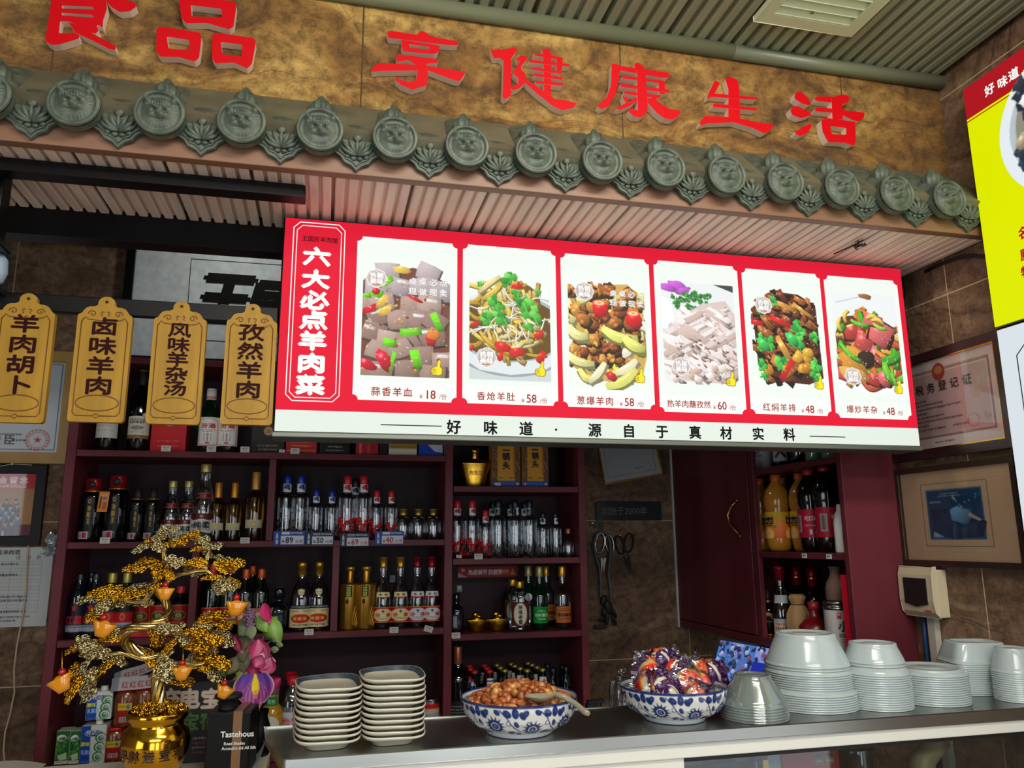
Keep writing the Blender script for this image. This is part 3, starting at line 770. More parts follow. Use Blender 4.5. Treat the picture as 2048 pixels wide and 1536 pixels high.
def curl(cv, x, y, L, wd, col, a, bend, n=9):
 pts = [(x + L * (t - .5) * math.cos(a) - bend * math.sin(PI * t) * math.sin(a), y + L * (t - .5) * math.sin(a) + bend * math.sin(PI * t) * math.cos(a)) for t in np.linspace(0, 1, n)]
 cv.line([(p[0] + wd * .12, p[1] + wd * .2) for p in pts], wd * 1.12, rgb(col) * .5)
 cv.line(pts, [wd * (.55 + .45 * math.sin(PI * t)) for t in np.linspace(0, 1, n)], col, shade=True)
 cv.line([(p[0] - wd * .1, p[1] - wd * .22) for p in pts[2:-2]], wd * .16, np.clip(rgb(col) * 1.35, 0, 1), .7)
CW, CH = 360, 540
def dish_blood(cv):
 r = cv.rng; x0, x1, y0, y1 = 20, 338, 70, 520
 cv.poly([(x0, 150), (60, 105), (120, 110), (200, 85), (260, 100), (x1, 150), (x1, y1), (x0, y1)], '#6a3a2c')
 for row in range(7):
  for c in range(5):
   y = 104 + row * 66 + r.normal(0, 10); x = x0 + 20 + c * 74 + (36 if row % 2 else 0) + r.normal(0, 11)
   if x > x1 - 16 or (row == 0 and c in (0, 2, 5)): continue
   g = ['#a38578', '#94756a', '#b09388', '#8a6d62'][r.integers(4)]
   if row < 2: g = ['#b5a6a8', '#a89a9c'][r.integers(2)]
   a = r.normal(0, .35)
   cv.quad(x + 3, y + 7, 88, 74, a, rgb(g) * .5, noise=.05); cv.quad(x, y, 86, 70, a, g, noise=.05, grad=.22, edge=.15)
   if r.random() < .4: cv.quad(x + r.normal(0, 10), y - 18, 44, 12, a, '#e6dcda', noise=.2)
 for x, y, w_, h_, a in ((70, 200, 46, 30, .2), (290, 300, 24, 80, -.4), (195, 345, 80, 32, -.15), (120, 392, 46, 30, .2), (215, 450, 30, 76, -.2), (130, 465, 14, 80, .25), (100, 150, 60, 26, -.6), (30, 210, 40, 18, -.1)):
  cv.quad(x, y, w_, h_, a, '#5fc616', noise=.05, grad=.4); cv.line([(x - w_ * .3, y - 3), (x + w_ * .3, y - 6)], 3, '#b8ee66', .8)
 for x, y, L, wd, a in ((50, 262, 70, 30, -.5), (100, 460, 90, 44, 1.2), (40, 480, 80, 40, .4), (270, 370, 40, 60, 0), (210, 212, 70, 14, .5), (66, 190, 30, 30, 1)):
  cv.blob(x, y, L / 2, wd / 2, '#c31525', a, noise=.08, spec=.5)
 cv.blob(278, 352, 26, 22, '#e0752a', 0, noise=.25)
 for x, y, a in ((90, 230, -1.), (160, 98, .1), (105, 262, -.8)): cv.blob(x, y, 36, 15, '#e3b445', a, noise=.07, spec=.2)
 for k in range(26): cv.blob(x0 + r.random() * 310, 140 + r.random() * 360, 7, 5, ['#c98a4a', '#8c3a22', '#d8a878'][k % 3], r.random() * 3)
 for k in range(40): cv.ell(x0 + 8 + r.random() * 300, 130 + r.random() * 370, 6 * r.random() + 1, 1.6, '#ffffff', .75, r.normal(0, .8))
 cv.rect(0, 521, CW, CH, '#ecf4ec'); cv.rect(0, 0, x0, CH, '#ecf4ec'); cv.rect(x1, 0, CW, CH, '#ecf4ec')
 badge(cv, 68, 138, 36); slogan(cv, 184, 152, 31); thumb(cv, 292, 482, 22)
def dish_tripe(cv):
 r = cv.rng; x0, x1 = 20, 338
 cv.rect(x0, 430, x1, 520, '#c9d2d0'); cv.ell(180, 330, 260, 175, '#8e9a9e'); cv.ell(180, 322, 258, 170, '#dfe6e8'); cv.ell(180, 318, 235, 150, '#9fabb0')
 cv.poly([(0, 395), (60, 432), (180, 448), (300, 430), (360, 395), (360, 440), (300, 482), (180, 498), (60, 482), (0, 440)], '#dde4e6')
 cv.ell(180, 310, 215, 130, '#5c4014'); cv.ell(180, 200, 120, 92, '#6a4c1a')
 for k in range(110):
  t = r.random(); y = 125 + 300 * t; hw = 150 * min(1, .5 + t) ; x = 180 + r.normal(0, .55) * hw
  curl(cv, x, y, 60 + 60 * r.random(), 13 + 9 * r.random(), ['#d8b84a', '#c79a2c', '#e6d08a', '#b58a24', '#d2ae5c'][k % 5], r.random() * 3.1, r.normal(0, 20))
 for k in range(26): curl(cv, 180 + r.normal(0, 85), 170 + r.random() * 200, 100, 5, '#f6f3e6', r.random() * 3.1, r.normal(0, 14))
 for x, y, s_ in ((178, 110, 40), (120, 215, 44), (230, 200, 48), (96, 275, 36), (270, 250, 46), (150, 262, 42), (292, 152, 20), (60, 135, 16), (205, 160, 26), (250, 300, 30)): herb(cv, x, y, s_)
 for x, y, s_ in ((208, 132, 24), (150, 388, 34), (205, 405, 34), (292, 330, 24), (300, 420, 28), (140, 425, 20), (40, 300, 18), (30, 395, 14)): cv.blob(x, y, s_, s_ * .6, '#cf1f1a', r.random() * 3, noise=.2, spec=.3)
 cv.rect(0, 0, x0, CH, '#ecf4ec'); cv.rect(x1, 0, CW, CH, '#ecf4ec'); cv.rect(0, 521, CW, CH, '#ecf4ec')
 badge(cv, 86, 432, 38); thumb(cv, 296, 470, 22)
def dish_onion(cv):
 r = cv.rng; x0, x1 = 20, 338
 cv.poly([(30, 160), (90, 110), (180, 95), (270, 88), (330, 170), (338, 400), (320, 470), (180, 510), (60, 470), (22, 440), (22, 250)], '#caa24a')
 for k in range(46):
  t = r.random(); curl(cv, 180 + r.normal(0, 95), 130 + 350 * t, 90, 24 + 14 * r.random(), ['#ecd98a', '#e8c93a', '#f4efcf', '#d9c45c', '#e3d66e'][k % 5], r.random() * 3, r.normal(0, 24))
 for k in range(85):
  y = 110 + r.random() * 320; x = 170 + r.normal(0, 75 + (y - 110) * .06)
  if x > 320: continue
  c = ['#a8662c', '#8c4c1e', '#b9782f', '#7d3c1c', '#9a5a26'][k % 5]; s_ = 20 + 16 * r.random()
  cv.blob(x + 3, y + 5, s_ * 1.1, s_ * .8, '#3a2210', r.random() * 3); cv.blob(x, y, s_, s_ * .72, c, r.random() * 3, 13, .28, grad=.5, noise=.13, spec=.25)
  for q in range(3): cv.blob(x + r.normal(0, s_ * .4), y + r.normal(0, s_ * .3), s_ * .3, s_ * .2, rgb(c) * 1.35, r.random() * 3, 9, .3, noise=.12)
 for x, y, L, wd, a, be in ((230, 300, 150, 44, .25, 20), (290, 340, 100, 46, .5, 12), (60, 300, 90, 40, .5, 20), (60, 410, 130, 34, .4, 18), (250, 440, 110, 36, -.6, 10), (130, 470, 110, 30, -.9, 6), (230, 490, 150, 40, -.55, 14), (90, 150, 80, 22, -.9, 10)):
  curl(cv, x, y, L, wd, ['#e9e28e', '#f2e9b6', '#dfe06a'][int(x) % 3], a, be)
 for x, y in ((152, 196), (292, 232)):
  cv.blob(x, y + 8, 33, 38, '#d4141c', 0, noise=.06, spec=.4); cv.ell(x - 4, y - 20, 28, 14, '#ef5a3c'); cv.ell(x - 4, y - 20, 20, 9, '#f5d69a'); cv.ell(x - 4, y - 20, 9, 4, '#e68a3a')
 cv.blob(190, 485, 26, 18, '#b81f2c', .6, spec=.3)
 cv.rect(0, 0, x0, CH, '#ecf4ec'); cv.rect(x1, 0, CW, CH, '#ecf4ec')
 badge(cv, 88, 130, 38); slogan(cv, 192, 142, 31); thumb(cv, 306, 478, 22)
def dish_boiled(cv):
 r = cv.rng; x0, x1 = 20, 338
 cv.rect(x0, 60, x1, 490, '#e6ebea'); cv.poly([(250, 62), (338, 62), (338, 92)], '#31383c'); cv.ell(20, 210, 50, 82, '#f6f8f8')
 for x, y, rx, ry, a in ((90, 84, 46, 30, .3), (50, 88, 40, 18, .2), (120, 98, 30, 16, -.4)): cv.blob(x, y, rx, ry, '#b64cc0', a, noise=.05)
 for k in range(34): herb(cv, 60 + r.random() * 170, 105 + r.random() * 100 * (1 - .4 * r.random()), 16, ('#2f7a34', '#4f9e46', '#1f5c2a'))
 cv.poly([(30, 300), (110, 200), (200, 150), (300, 130), (338, 190), (338, 440), (260, 490), (60, 480), (24, 420)], '#d6c2ba')
 for k in range(150):
  t = r.random(); x = 40 + 290 * r.random(); y = 190 + 270 * t
  if y < 300 - (x - 30) * .75 - 20 or y > 475: continue
  L = 50 + 70 * r.random(); a = .55 + r.normal(0, .18) if k % 3 else -.5
  c = ['#f4ecea', '#e9dcda', '#dcc8c4', '#efe4e0', '#cdb2a8'][k % 5]
  cv.quad(x + 2, y + 6, L * 1.2, 23, a, '#bfa498', noise=.1); cv.quad(x, y, L * 1.2, 21, a, c, jit=.4, noise=.06, grad=.12, edge=.08)
 for k in range(46): cv.blob(60 + r.random() * 270, 300 + r.random() * 180, 14 * r.random() + 4, 4, ['#8a5f4c', '#b08a74', '#6e4a3a'][k % 3], .5 + r.normal(0, .3), jit=.4, noise=.15)
 for k in range(16): cv.blob(60 + r.random() * 230, 420 + r.random() * 60, 22, 14, ['#efe2dc', '#c9a896', '#e4d2ca'][k % 3], r.random() * 3, jit=.35, noise=.08)
 cv.rect(0, 0, x0, CH, '#ecf4ec'); cv.rect(x1, 0, CW, CH, '#ecf4ec'); cv.rect(0, 497, CW, CH, '#ecf4ec')
 badge(cv, 92, 424, 37); thumb(cv, 304, 470, 22)
def dish_ribs(cv):
 r = cv.rng; x0, x1 = 20, 340
 cv.poly([(30, 150), (80, 100), (150, 110), (160, 70), (250, 75), (330, 120), (340, 450), (270, 480), (110, 470), (40, 400)], '#3c1c10')
 for k in range(95):
  y = 90 + r.random() * 370; x = 185 + r.normal(0, 78)
  if x < 34 or x > 330 or (x < 110 and y < 110): continue
  c = ['#7a3418', '#5c2412', '#8e4a22', '#6a2c18', '#a35a2a'][k % 5]; L = 30 + 28 * r.random()
  cv.quad(x + 3, y + 6, L * 1.6, 28, .5 + r.normal(0, .4), '#1e0d08'); cv.quad(x, y, L * 1.5, 26, .5 + r.normal(0, .4), c, jit=.3, noise=.16, grad=.45, spec=.3)
 for k in range(120): cv.ell(40 + r.random() * 290, 110 + r.random() * 350, 1 + 5 * r.random(), 2, ['#d08a50', '#f0d2b0', '#c8642a'][k % 3], .8, r.random() * 3)
 for x, y, L, wd, a in ((180, 130, 110, 20, .35), (165, 330, 120, 26, 1.1), (270, 150, 110, 16, .6)): cv.quad(x, y, L, wd, a, '#c28a34', noise=.12, spec=.3)
 for k in range(12): cv.blob(60 + r.random() * 240, 330 + r.random() * 120, 26, 22, ['#d49a2c', '#b87422'][k % 2], r.random() * 3, noise=.1, spec=.3)
 for x, y, L, wd, a in ((160, 205, 110, 22, .4), (50, 215, 60, 22, .1), (170, 420, 110, 26, -.95)): cv.quad(x, y, L, wd, a, '#c51a1c', noise=.05, spec=.4)
 for x, y, s_ in ((135, 112, 30), (60, 165, 30), (235, 215, 42), (245, 245, 30), (90, 300, 40), (60, 285, 28), (145, 385, 38), (60, 400, 34), (66, 450, 24), (310, 400, 38), (300, 440, 30), (310, 270, 30), (225, 290, 44), (55, 330, 20)): herb(cv, x, y, s_, ('#35b03a', '#58d04a', '#1f8a34'))
 for x, y, a in ((70, 310, .9), (225, 300, .35), (205, 280, .8)): cv.blob(x, y, 40, 20, '#33b84a', a, noise=.05, spec=.3)
 cv.rect(0, 0, x0, CH, '#ecf4ec'); cv.rect(x1, 0, CW, CH, '#ecf4ec')
 badge(cv, 84, 134, 38); thumb(cv, 316, 470, 22)
def dish_offal(cv):
 r = cv.rng; x0, x1 = 20, 340
 cv.rect(x0, 45, x1, 480, '#e9eeef'); cv.ell(170, 440, 220, 60, '#f6f9f9'); cv.line([(40, 95), (160, 62)], 6, '#c3ccd0'); cv.blob(190, 58, 36, 13, '#8a5a34', .1, noise=.1)
 cv.poly([(24, 240), (60, 160), (130, 150), (220, 140), (310, 190), (338, 260), (338, 400), (280, 460), (120, 450), (30, 400)], '#5a2a1a')
 for k in range(56):
  curl(cv, 185 + r.normal(0, 90), 150 + r.random() * 290, 80 + 40 * r.random(), 22 + 10 * r.random(), ['#d0802c', '#3f9a22', '#e2b060', '#76b82a', '#c4602a', '#b8482e', '#d8a83a'][k % 7], r.random() * 3, r.normal(0, 22))
 for x, y, w_, h_, a in ((110, 230, 110, 60, -.2), (165, 270, 90, 80, .5), (250, 220, 120, 110, .4), (220, 170, 90, 50, .2), (220, 330, 70, 60, .6), (200, 440, 90, 50, .2), (60, 430, 110, 40, .3), (250, 430, 60, 70, .2)):
  cv.quad(x + 3, y + 7, w_, h_, a, '#4a1410'); cv.quad(x, y, w_, h_, a, ['#b8403a', '#cf5a5c', '#a8322c'][int(x) % 3], jit=.3, noise=.1, grad=.4, spec=.35)
 cv.blob(110, 360, 78, 62, '#c8842c', .3, noise=.16); cv.blob(100, 420, 70, 30, '#d09a4a', .2, noise=.1)
 curl(cv, 235, 380, 150, 26, '#d8772c', 1.3, -46); cv.blob(170, 350, 44, 40, '#2a1c14', .4)
 for x, y, L, wd, a in ((290, 330, 110, 40, -.4), (270, 400, 90, 34, 1.2), (300, 430, 90, 16, 1.3), (150, 180, 90, 18, .2), (50, 205, 40, 26, -.8), (90, 320, 120, 22, .7), (250, 190, 70, 16, .3), (330, 420, 50, 28, -.6)):
  curl(cv, x, y, L, wd, ['#5fb52a', '#8ecb3a', '#3f9422'][int(x) % 3], a, 10)
 for k in range(60): cv.ell(60 + r.random() * 260, 170 + r.random() * 270, 6 * r.random() + 1, 1.6, '#ffffff', .75, r.random() * 3)
 for x, y in ((90, 155), (55, 195), (215, 160), (240, 175)): curl(cv, x, y, 60, 16, '#e8c04a', 1 + x * .01, 14)
 cv.rect(0, 0, x0, CH, '#ecf4ec'); cv.rect(x1, 0, CW, CH, '#ecf4ec')
 badge(cv, 92, 430, 38); thumb(cv, 312, 470, 22)
CARDS = [  # left x at (y), right, top pair, bottom pair in the photograph; dish; caption; price
 ((715.8, 485), (703.5, 793), (915.6, 500), (910, 807), (727, 475), (716, 800), dish_blood, '蒜香羊血', '18', 'brown diced blood curd', (741, 785), (838, 791)),
 ((927, 501), (922, 797), (1112, 517), (1112, 810), (937, 491), (935, 807), dish_tripe, '香炝羊肚', '58', 'yellow tripe strips', (952, 794), (1041, 799)),
 ((1122.5, 519), (1123, 807), (1298, 533), (1304.8, 812), (1133, 509), (1137, 814), dish_onion, '葱爆羊肉', '58', 'brown meat with onion', (1151, 803), (1237, 806)),
 ((1308, 532), (1315.7, 813), (1474, 547), (1487.6, 819), (1318, 523), (1327, 824), dish_boiled, '热羊肉蘸孜然', '60', 'pale boiled meat', (1331, 809), (1423, 813)),
 ((1484, 547), (1497, 819), (1637, 560), (1658.7, 824), (1493, 539), (1508, 828), dish_ribs, '红焖羊排', '48', 'dark braised ribs', (1522, 816), (1599, 820)),
 ((1646.5, 561), (1668, 825.5), (1790, 573), (1820, 829), (1656, 553), (1680, 836), dish_offal, '爆炒羊杂', '48', 'stir-fried offal', (1689, 820), (1761, 824))]
cap = MB()
for lt, lb_, rt_, rb, tp, bt, fn, name, price, desc, cpos, ppos in CARDS:
 x0 = (sz(*lt)[0] + sz(*lb_)[0]) / 2; x1 = (sz(*rt_)[0] + sz(*rb)[0]) / 2; z1 = sz(*tp)[1]; z0 = sz(*bt)[1]
 rad = .0115; pl = []
 for cx_, cz_, a0 in ((x0, z0, 90), (x1, z0, 180), (x1, z1, 270), (x0, z1, 0)):
  for k in range(7):
   a = math.radians(a0 - 15 * k); pl.append((cx_ + rad * math.cos(a), cz_ + rad * math.sin(a)))
 card = MB().prism(pl, lambda u, v, d: (u, d, v), YS - .0065, YS - .004).build('menu_card', m_signwhite, sg)
 cv = Canvas(CW, CH, '#ecf4ec'); fn(cv); cv.a = np.clip(cv.a ** .86 * 1.03, 0, 1)
 h = z1 - z0; w_ = x1 - x0
 zt = z1 - .045 * h; zbm = z0 + .115 * h
 patch('dish_photo', cv, flat((x0 + .012 * w_, YS - .0078, zt), (w_ * .976, 0, 0), (0, 0, zbm - zt)), 186, 270, m_photo, card, label='printed photograph of ' + desc)
 b = MB(); u, v = sz(*cpos); n = len(name); wd = (sz(ppos[0], ppos[1])[0] - u) * (.86 if n == 4 else .95); s_ = wd / (n + .12 * (n - 1)) if n == 4 else wd / n
 b.text(name, lambda a, c: (u + a, YS - .0082, v + c - s_ * .30), s_, bold=.012, sp=.12 if n == 4 else 0)
 u2, v2 = sz(*ppos)
 b.text('¥', lambda a, c: (u2 + a, YS - .0082, v2 + c - .008), .013); b.text(price, lambda a, c: (u2 + a + .011, YS - .0082, v2 + c - .008), .027, bold=.008, sx=.92)
 b.text('/份', lambda a, c: (u2 + a + .043, YS - .0082, v2 + c - .008), .0145, sx=.9)
 b.build('caption', m_signtext, card)
# ================================================================ wall shelves behind the counter
YSH = 2.62; BK = YB - .012
def board(mb, x0, x1, z0, z1, y0=YSH, y1=BK): mb.box(x0, x1, y0, y1, z0, z1)
T = .02
su = thing('drinks_shelf', 'tall mahogany drinks shelf with uneven compartments, behind the gold tree and plates', 'shelf unit', (0, 0, 0))
xl, xr = -.781, .405
b = MB(); b.prism([(YSH, 0), (YSH, 2.14), (BK, 2.14), (BK, 0)], lambda u, v, d: (d, u, v), xl, xl + .028); b.build('side_panel', m_wood, su, bevel=.002)
b = MB(); b.prism([(YSH, 0), (YSH, 2.14), (BK, 2.14), (BK, 0)], lambda u, v, d: (d, u, v), xr - .014, xr + .012); b.build('side_panel', m_wood, su, bevel=.002)
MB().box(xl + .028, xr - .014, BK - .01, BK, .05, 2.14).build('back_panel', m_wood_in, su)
ZSH = {'top': 2.13, 'a': 1.832, 'b': 1.552, 'c': 1.268, 'deck': .915}
for k, z in ZSH.items():
 b = MB(); board(b, xl + .028, xr - .014, z - T, z, YSH + .001, BK - .01); b.build('shelf_board', m_wood, su, bevel=.0015)
for x, z0, z1 in ((-.172, 1.552, 1.812), (.039, 1.268, 1.532), (-.388, 1.268, 1.532)):
 b = MB(); board(b, x - .011, x + .011, z0, z1, YSH + .004, BK - .01); b.build('divider', m_wood, su, bevel=.0015)
b = MB(); board(b, xl + .028, xr - .014, .05, .895, YSH + .01, YSH + .03); b.build('cupboard_front', m_wood, su)
su2 = thing('drinks_shelf', 'narrow mahogany drinks shelf beside the stone wall, holding clear bottles and beers', 'shelf unit', (0, 0, 0))
xa, xb_ = .420, .888
b = MB(); b.prism([(YSH, 0), (YSH, 2.14), (BK, 2.14), (BK, 0)], lambda u, v, d: (d, u, v), xb_ - .024, xb_); b.build('side_panel', m_wood, su2, bevel=.002)
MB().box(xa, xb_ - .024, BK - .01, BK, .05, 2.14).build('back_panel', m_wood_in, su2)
ZM = {'top': 2.13, 'a': 1.730, 'b': 1.488, 'c': 1.245, 'deck': .915}
for k, z in ZM.items():
 b = MB(); board(b, xa, xb_ - .024, z - T, z, YSH + .001, BK - .01); b.build('shelf_board', m_wood, su2, bevel=.0015)
b = MB(); board(b, xa, xb_ - .024, .05, .895, YSH + .01, YSH + .03); b.build('cupboard_front', m_wood, su2)
# ---------------------------------------------------------------- bottles
g_clear = glassy('clear_glass', '#eef2f4', .13); g_green = glassy('green_glass', '#2f8a55', .07, body='#0a3a22', bodymix=.35); g_dark = glassy('black_glass', '#101416', .06, body='#07090a', bodymix=.85)
g_blue = glassy('blue_glass', '#2a4a66', .07, body='#0a1622', bodymix=.7); g_brown = glassy('brown_glass', '#7a4a1a', .07, body='#3a1c08', bodymix=.4); g_amber = glassy('amber_glass', '#d8b878', .07)
g_dgreen = glassy('deep_green_glass', '#143a22', .06, body='#04140a', bodymix=.8); g_pet = glassy('clear_plastic', '#eef2f4', .10)
def bottle(name, label, cat, group, body, cap, capm, gm, labels=(), extra=(), seg=28, spec=None, sx=1, sy=1):
 """body and cap are (radius, height) outlines; labels are (canvas, r0, r1, z0, z1, a0, a1)"""
 t = thing(name, label, cat, (0, 0, 0), 0, group)
 MB().lathe([(0.0005, .001)] + body, seg, sx=sx, sy=sy).build('glass_body', gm, t)
 if cap: MB().lathe(cap + [(.0003, cap[-1][1])], 20).build('cap', capm, t)
 for i, (cv, r0, r1, z1, z0, a0, a1, nu, nv) in enumerate(labels):
  o = patch('paper_label', cv, cyl(r0, z1, z0, a0, a1, r1), nu, nv, glossp, t); o.scale = (sx, sy, 1)
 for f in extra: f(t)
 KIDS[t.name] = [(c, kids(c)) for c in kids(t)]
 return t
PROTO = {}
def put(kind, px, py, Y, Z, label, scale=1, rot=0, group=None):
 """stand a copy of a bottle kind on the shelf at height Z, seen through photograph column px"""
 x = aty(px, py, Y).x; Z += .0008
 p = PROTO[kind]
 if isinstance(p, tuple):        # first use: build
  o = p[0](); PROTO[kind] = o; o.location = (x, Y, Z); o.rotation_euler = (0, 0, rot); o.scale = scale if hasattr(scale, '__len__') else (scale,) * 3; o['label'] = label
  if group: o['group'] = group
  return o
 return dup(p, (x, Y, Z), rot, label, group, scale)
def simple_label(w, h, bg, items=(), border=None):
 cv = Canvas(w, h, bg)
 if border: cv.rect(0, 0, w, h, border); cv.rect(3, 3, w - 3, h - 3, bg)
 for it in items: it(cv)
 return cv
SH = lambda r, sh, H, nr, r0=None: [(r * .92, 0), (r, .004), (r, sh), (r * .93, sh + r * .35), (r * .72, sh + r * .75), (nr * 1.25, sh + r * 1.25), (nr, sh + r * 1.7), (nr, H)]
CONE = lambda r, sh, H, nr: [(r * .94, 0), (r, .005), (r, sh), (r * .97, sh + .012), (r * .85, sh + .035), (nr * 1.6, sh + .068), (nr * 1.1, sh + .085), (nr, sh + .10), (nr, H)]
CAPC = lambda r, z0, z1: [(r * .98, z0), (r, z0 + .001), (r, z1 - .002), (r * .93, z1)]
# fen-style flared bottle with red label
def fen(capm, paper, lab):
 cv = Canvas(150, 130, '#c4151c'); cv.rect(0, 0, 150, 4, '#d8b060'); cv.rect(0, 126, 150, 130, '#d8b060')
 pts = []
 for k in range(48):
  a = 2 * PI * k / 48; f = 1 + .09 * abs(math.sin(a * 4)); pts.append((75 + 62 * f * math.cos(a), 66 + 50 * f * math.sin(a)))
 cv.poly(pts, paper); cv.text('汾', 44, 78, 32, '#b5141c', .03, align='c'); cv.text('酒', 106, 78, 32, '#b5141c', .03, align='c')
 cv.ell(75, 34, 8, 8, '#2a2a2a'); cv.rect(72, 44, 78, 52, '#2a2a2a'); cv.scrib(36, 88, 114, 6, '#8a6a4a'); cv.scrib(50, 98, 100, 6, '#8a6a4a')
 c2 = Canvas(70, 40, paper); c2.rect(0, 34, 70, 40, '#c4151c'); c2.ell(22, 18, 6, 7, '#5a4630'); c2.ell(48, 18, 6, 7, '#5a4630')
 return bottle('flared_spirit_bottle', lab, 'bottle', 'flared clear bottles with red labels', CONE(.033, .088, .208, .012),
  [(.0165, .205), (.0150, .207), (.0135, .212), (.0155, .238), (.0185, .241), (.018, .243)], capm, g_clear,
  [(cv, .0335, .0335, .072, .020, -170, -10, 44, 36), (c2, .0285, .0318, .123, .104, -140, -40, 18, 10)])
m_redcap = mat('dark_red_cap', '#8e1420', .3, metal=.5); m_rcap = mat('red_cap', '#c8202a', .35); m_bcap = mat('blue_cap', '#16339a', .3); m_dcap = mat('navy_cap', '#101826', .35)
m_ocap = mat('orange_foil', '#c2561e', .35, metal=.4); m_wcap = mat('white_cap', '#d8dcd6', .4); m_copper = mat('copper_foil', '#a5644a', .35, metal=.6); m_goldb = mat('gold_bottle', '#b98a34', .32, metal=.85)
PROTO['fen_gold'] = (lambda: fen(m_goldcap, '#e8d9a0', ''),); PROTO['fen_red'] = (lambda: fen(m_redcap, '#d6d8dc', ''),)
# green bottle with tall white label
def greenb():
 cv = Canvas(100, 170, '#e8e6e0', ); cv.poly([(8, 40), (14, 16), (50, 6), (86, 16), (92, 40), (92, 164), (8, 164)], '#d98a84'); cv.poly([(11, 42), (17, 19), (50, 9), (83, 19), (89, 42), (89, 161), (11, 161)], '#e9e8e2')
 cv.text('汾酒', 50, 62, 30, '#b8141c', .03, align='c'); cv.scrib(20, 74, 80, 6, '#a06060'); cv.scrib(30, 84, 70, 5, '#806060')
 for k in range(6): cv.rect(47, 96 + k * 8, 53, 101 + k * 8, '#7a3030'); cv.rect(36, 96 + k * 8, 39, 101 + k * 8, '#555555'); cv.rect(61, 96 + k * 8, 64, 101 + k * 8, '#555555')
 cv.rect(40, 146, 60, 160, '#d98a84'); cv.text('青', 50, 158, 13, '#8a2020', align='c')
 c2 = Canvas(40, 50, '#e4e4de'); c2.rect(0, 28, 40, 44, '#c4584c'); c2.scrib(4, 32, 36, 8, '#f0e0d8')
 return bottle('green_spirit_bottle', '', 'bottle', 'green bottles with white labels', SH(.033, .125, .212, .0125), CAPC(.0155, .176, .214), m_wcap, g_green,
  [(cv, .0336, .0336, .115, .022, -160, -20, 36, 56), (c2, .0158, .0158, .200, .176, -150, -30, 12, 14)])
PROTO['green'] = (greenb,)
def wine(name, label, capm, bg, lines, grp=None, lz=(.125, .045)):
 cv = Canvas(110, 110, bg); lines(cv)
 return bottle(name, label, 'bottle', grp, SH(.037, .185, .285, .0135), CAPC(.0150, .232, .298), capm, g_dark, [(cv, .0376, .0376, lz[0], lz[1], -160, -20, 40, 40)])
def wl(cv): cv.scrib(22, 14, 90, 9, '#55524a'); cv.rect(0, 92, 110, 110, '#8a6238'); cv.rect(0, 89, 110, 92, '#d0ccc0'); cv.scrib(18, 24, 92, 13, '#4a4842'); cv.ell(55, 58, 22, 12, '#9a968a'); cv.scrib(30, 52, 80, 10, '#6a675e'); cv.scrib(30, 76, 80, 6, '#8a877e')
def wl2(cv): cv.scrib(20, 20, 90, 7, '#77746c'); cv.scrib(20, 34, 90, 7, '#8f8c84'); cv.scrib(20, 48, 80, 6, '#8f8c84'); cv.scrib(20, 70, 90, 6, '#9a978e')
# black twin bottle with red drum cap
def blackb(rcap, tall):
 H = .205 if tall else .165; r = .034 if tall else .022
 cv = Canvas(70, 150, '#0b0f10')
 cv.ell(35, 14, 11, 11, '#c9a24a', ring=.25); cv.text('老', 35, 20, 13, '#c9a24a', align='c')
 cv.text('汾阳王', 35, 34, 26, '#c9a24a', .03, vertical=True, pitch=1.12)
 c2 = Canvas(80, 40, '#9a9c9e'); c2.rect(0, 0, 80, 40, '#b2b4b6'); c2.rect(44, 5, 70, 35, '#b81838'); [c2.rect(6 + 5 * i, 6, 8 + 5 * i, 34, '#6f7274') for i in range(7)]
 body = [(r * .95, 0), (r, .003), (r, H * .70), (r * .9, H * .76), (r * .62, H * .80), (r * .5, H * .82)]
 cap = [(r * .5, H * .80), (r * .74, H * .81), (r * .76, H * .99), (r * .70, H)] if rcap else [(r * .5, H * .80), (r * .56, H * .81), (r * .54, H * 1.0)]
 def neck(t):
  MB().lathe([(r * .52, H * .78), (r * .80, H * .785), (r * .80, H * .80), (r * .52, H * .805)], 20).build('neck_ring', m_goldcap, t)
  if rcap:
   b = MB(); b.M = Matrix.Translation((0, -r * .765, H * .9)) @ Matrix.Rotation(PI / 2, 4, 'X'); b.lathe([(.0003, .001), (r * .34, .001), (r * .34, 0)], 18); b.build('cap_emblem', m_blackm, t)
 return bottle('black_spirit_bottle', '', 'bottle', 'black bottles with gold writing', body, cap, m_redcap if rcap else m_blackm, g_dark,
  [(cv, r * 1.01, r * 1.01, H * .68, H * .16, -115, -65, 26, 52), (c2, r * 1.015, r * 1.015, H * .16 + .0, H * .045, -150, -85, 26, 14)], [neck])
PROTO['black_red'] = (lambda: blackb(True, True),); PROTO['black_small'] = (lambda: blackb(False, False),)
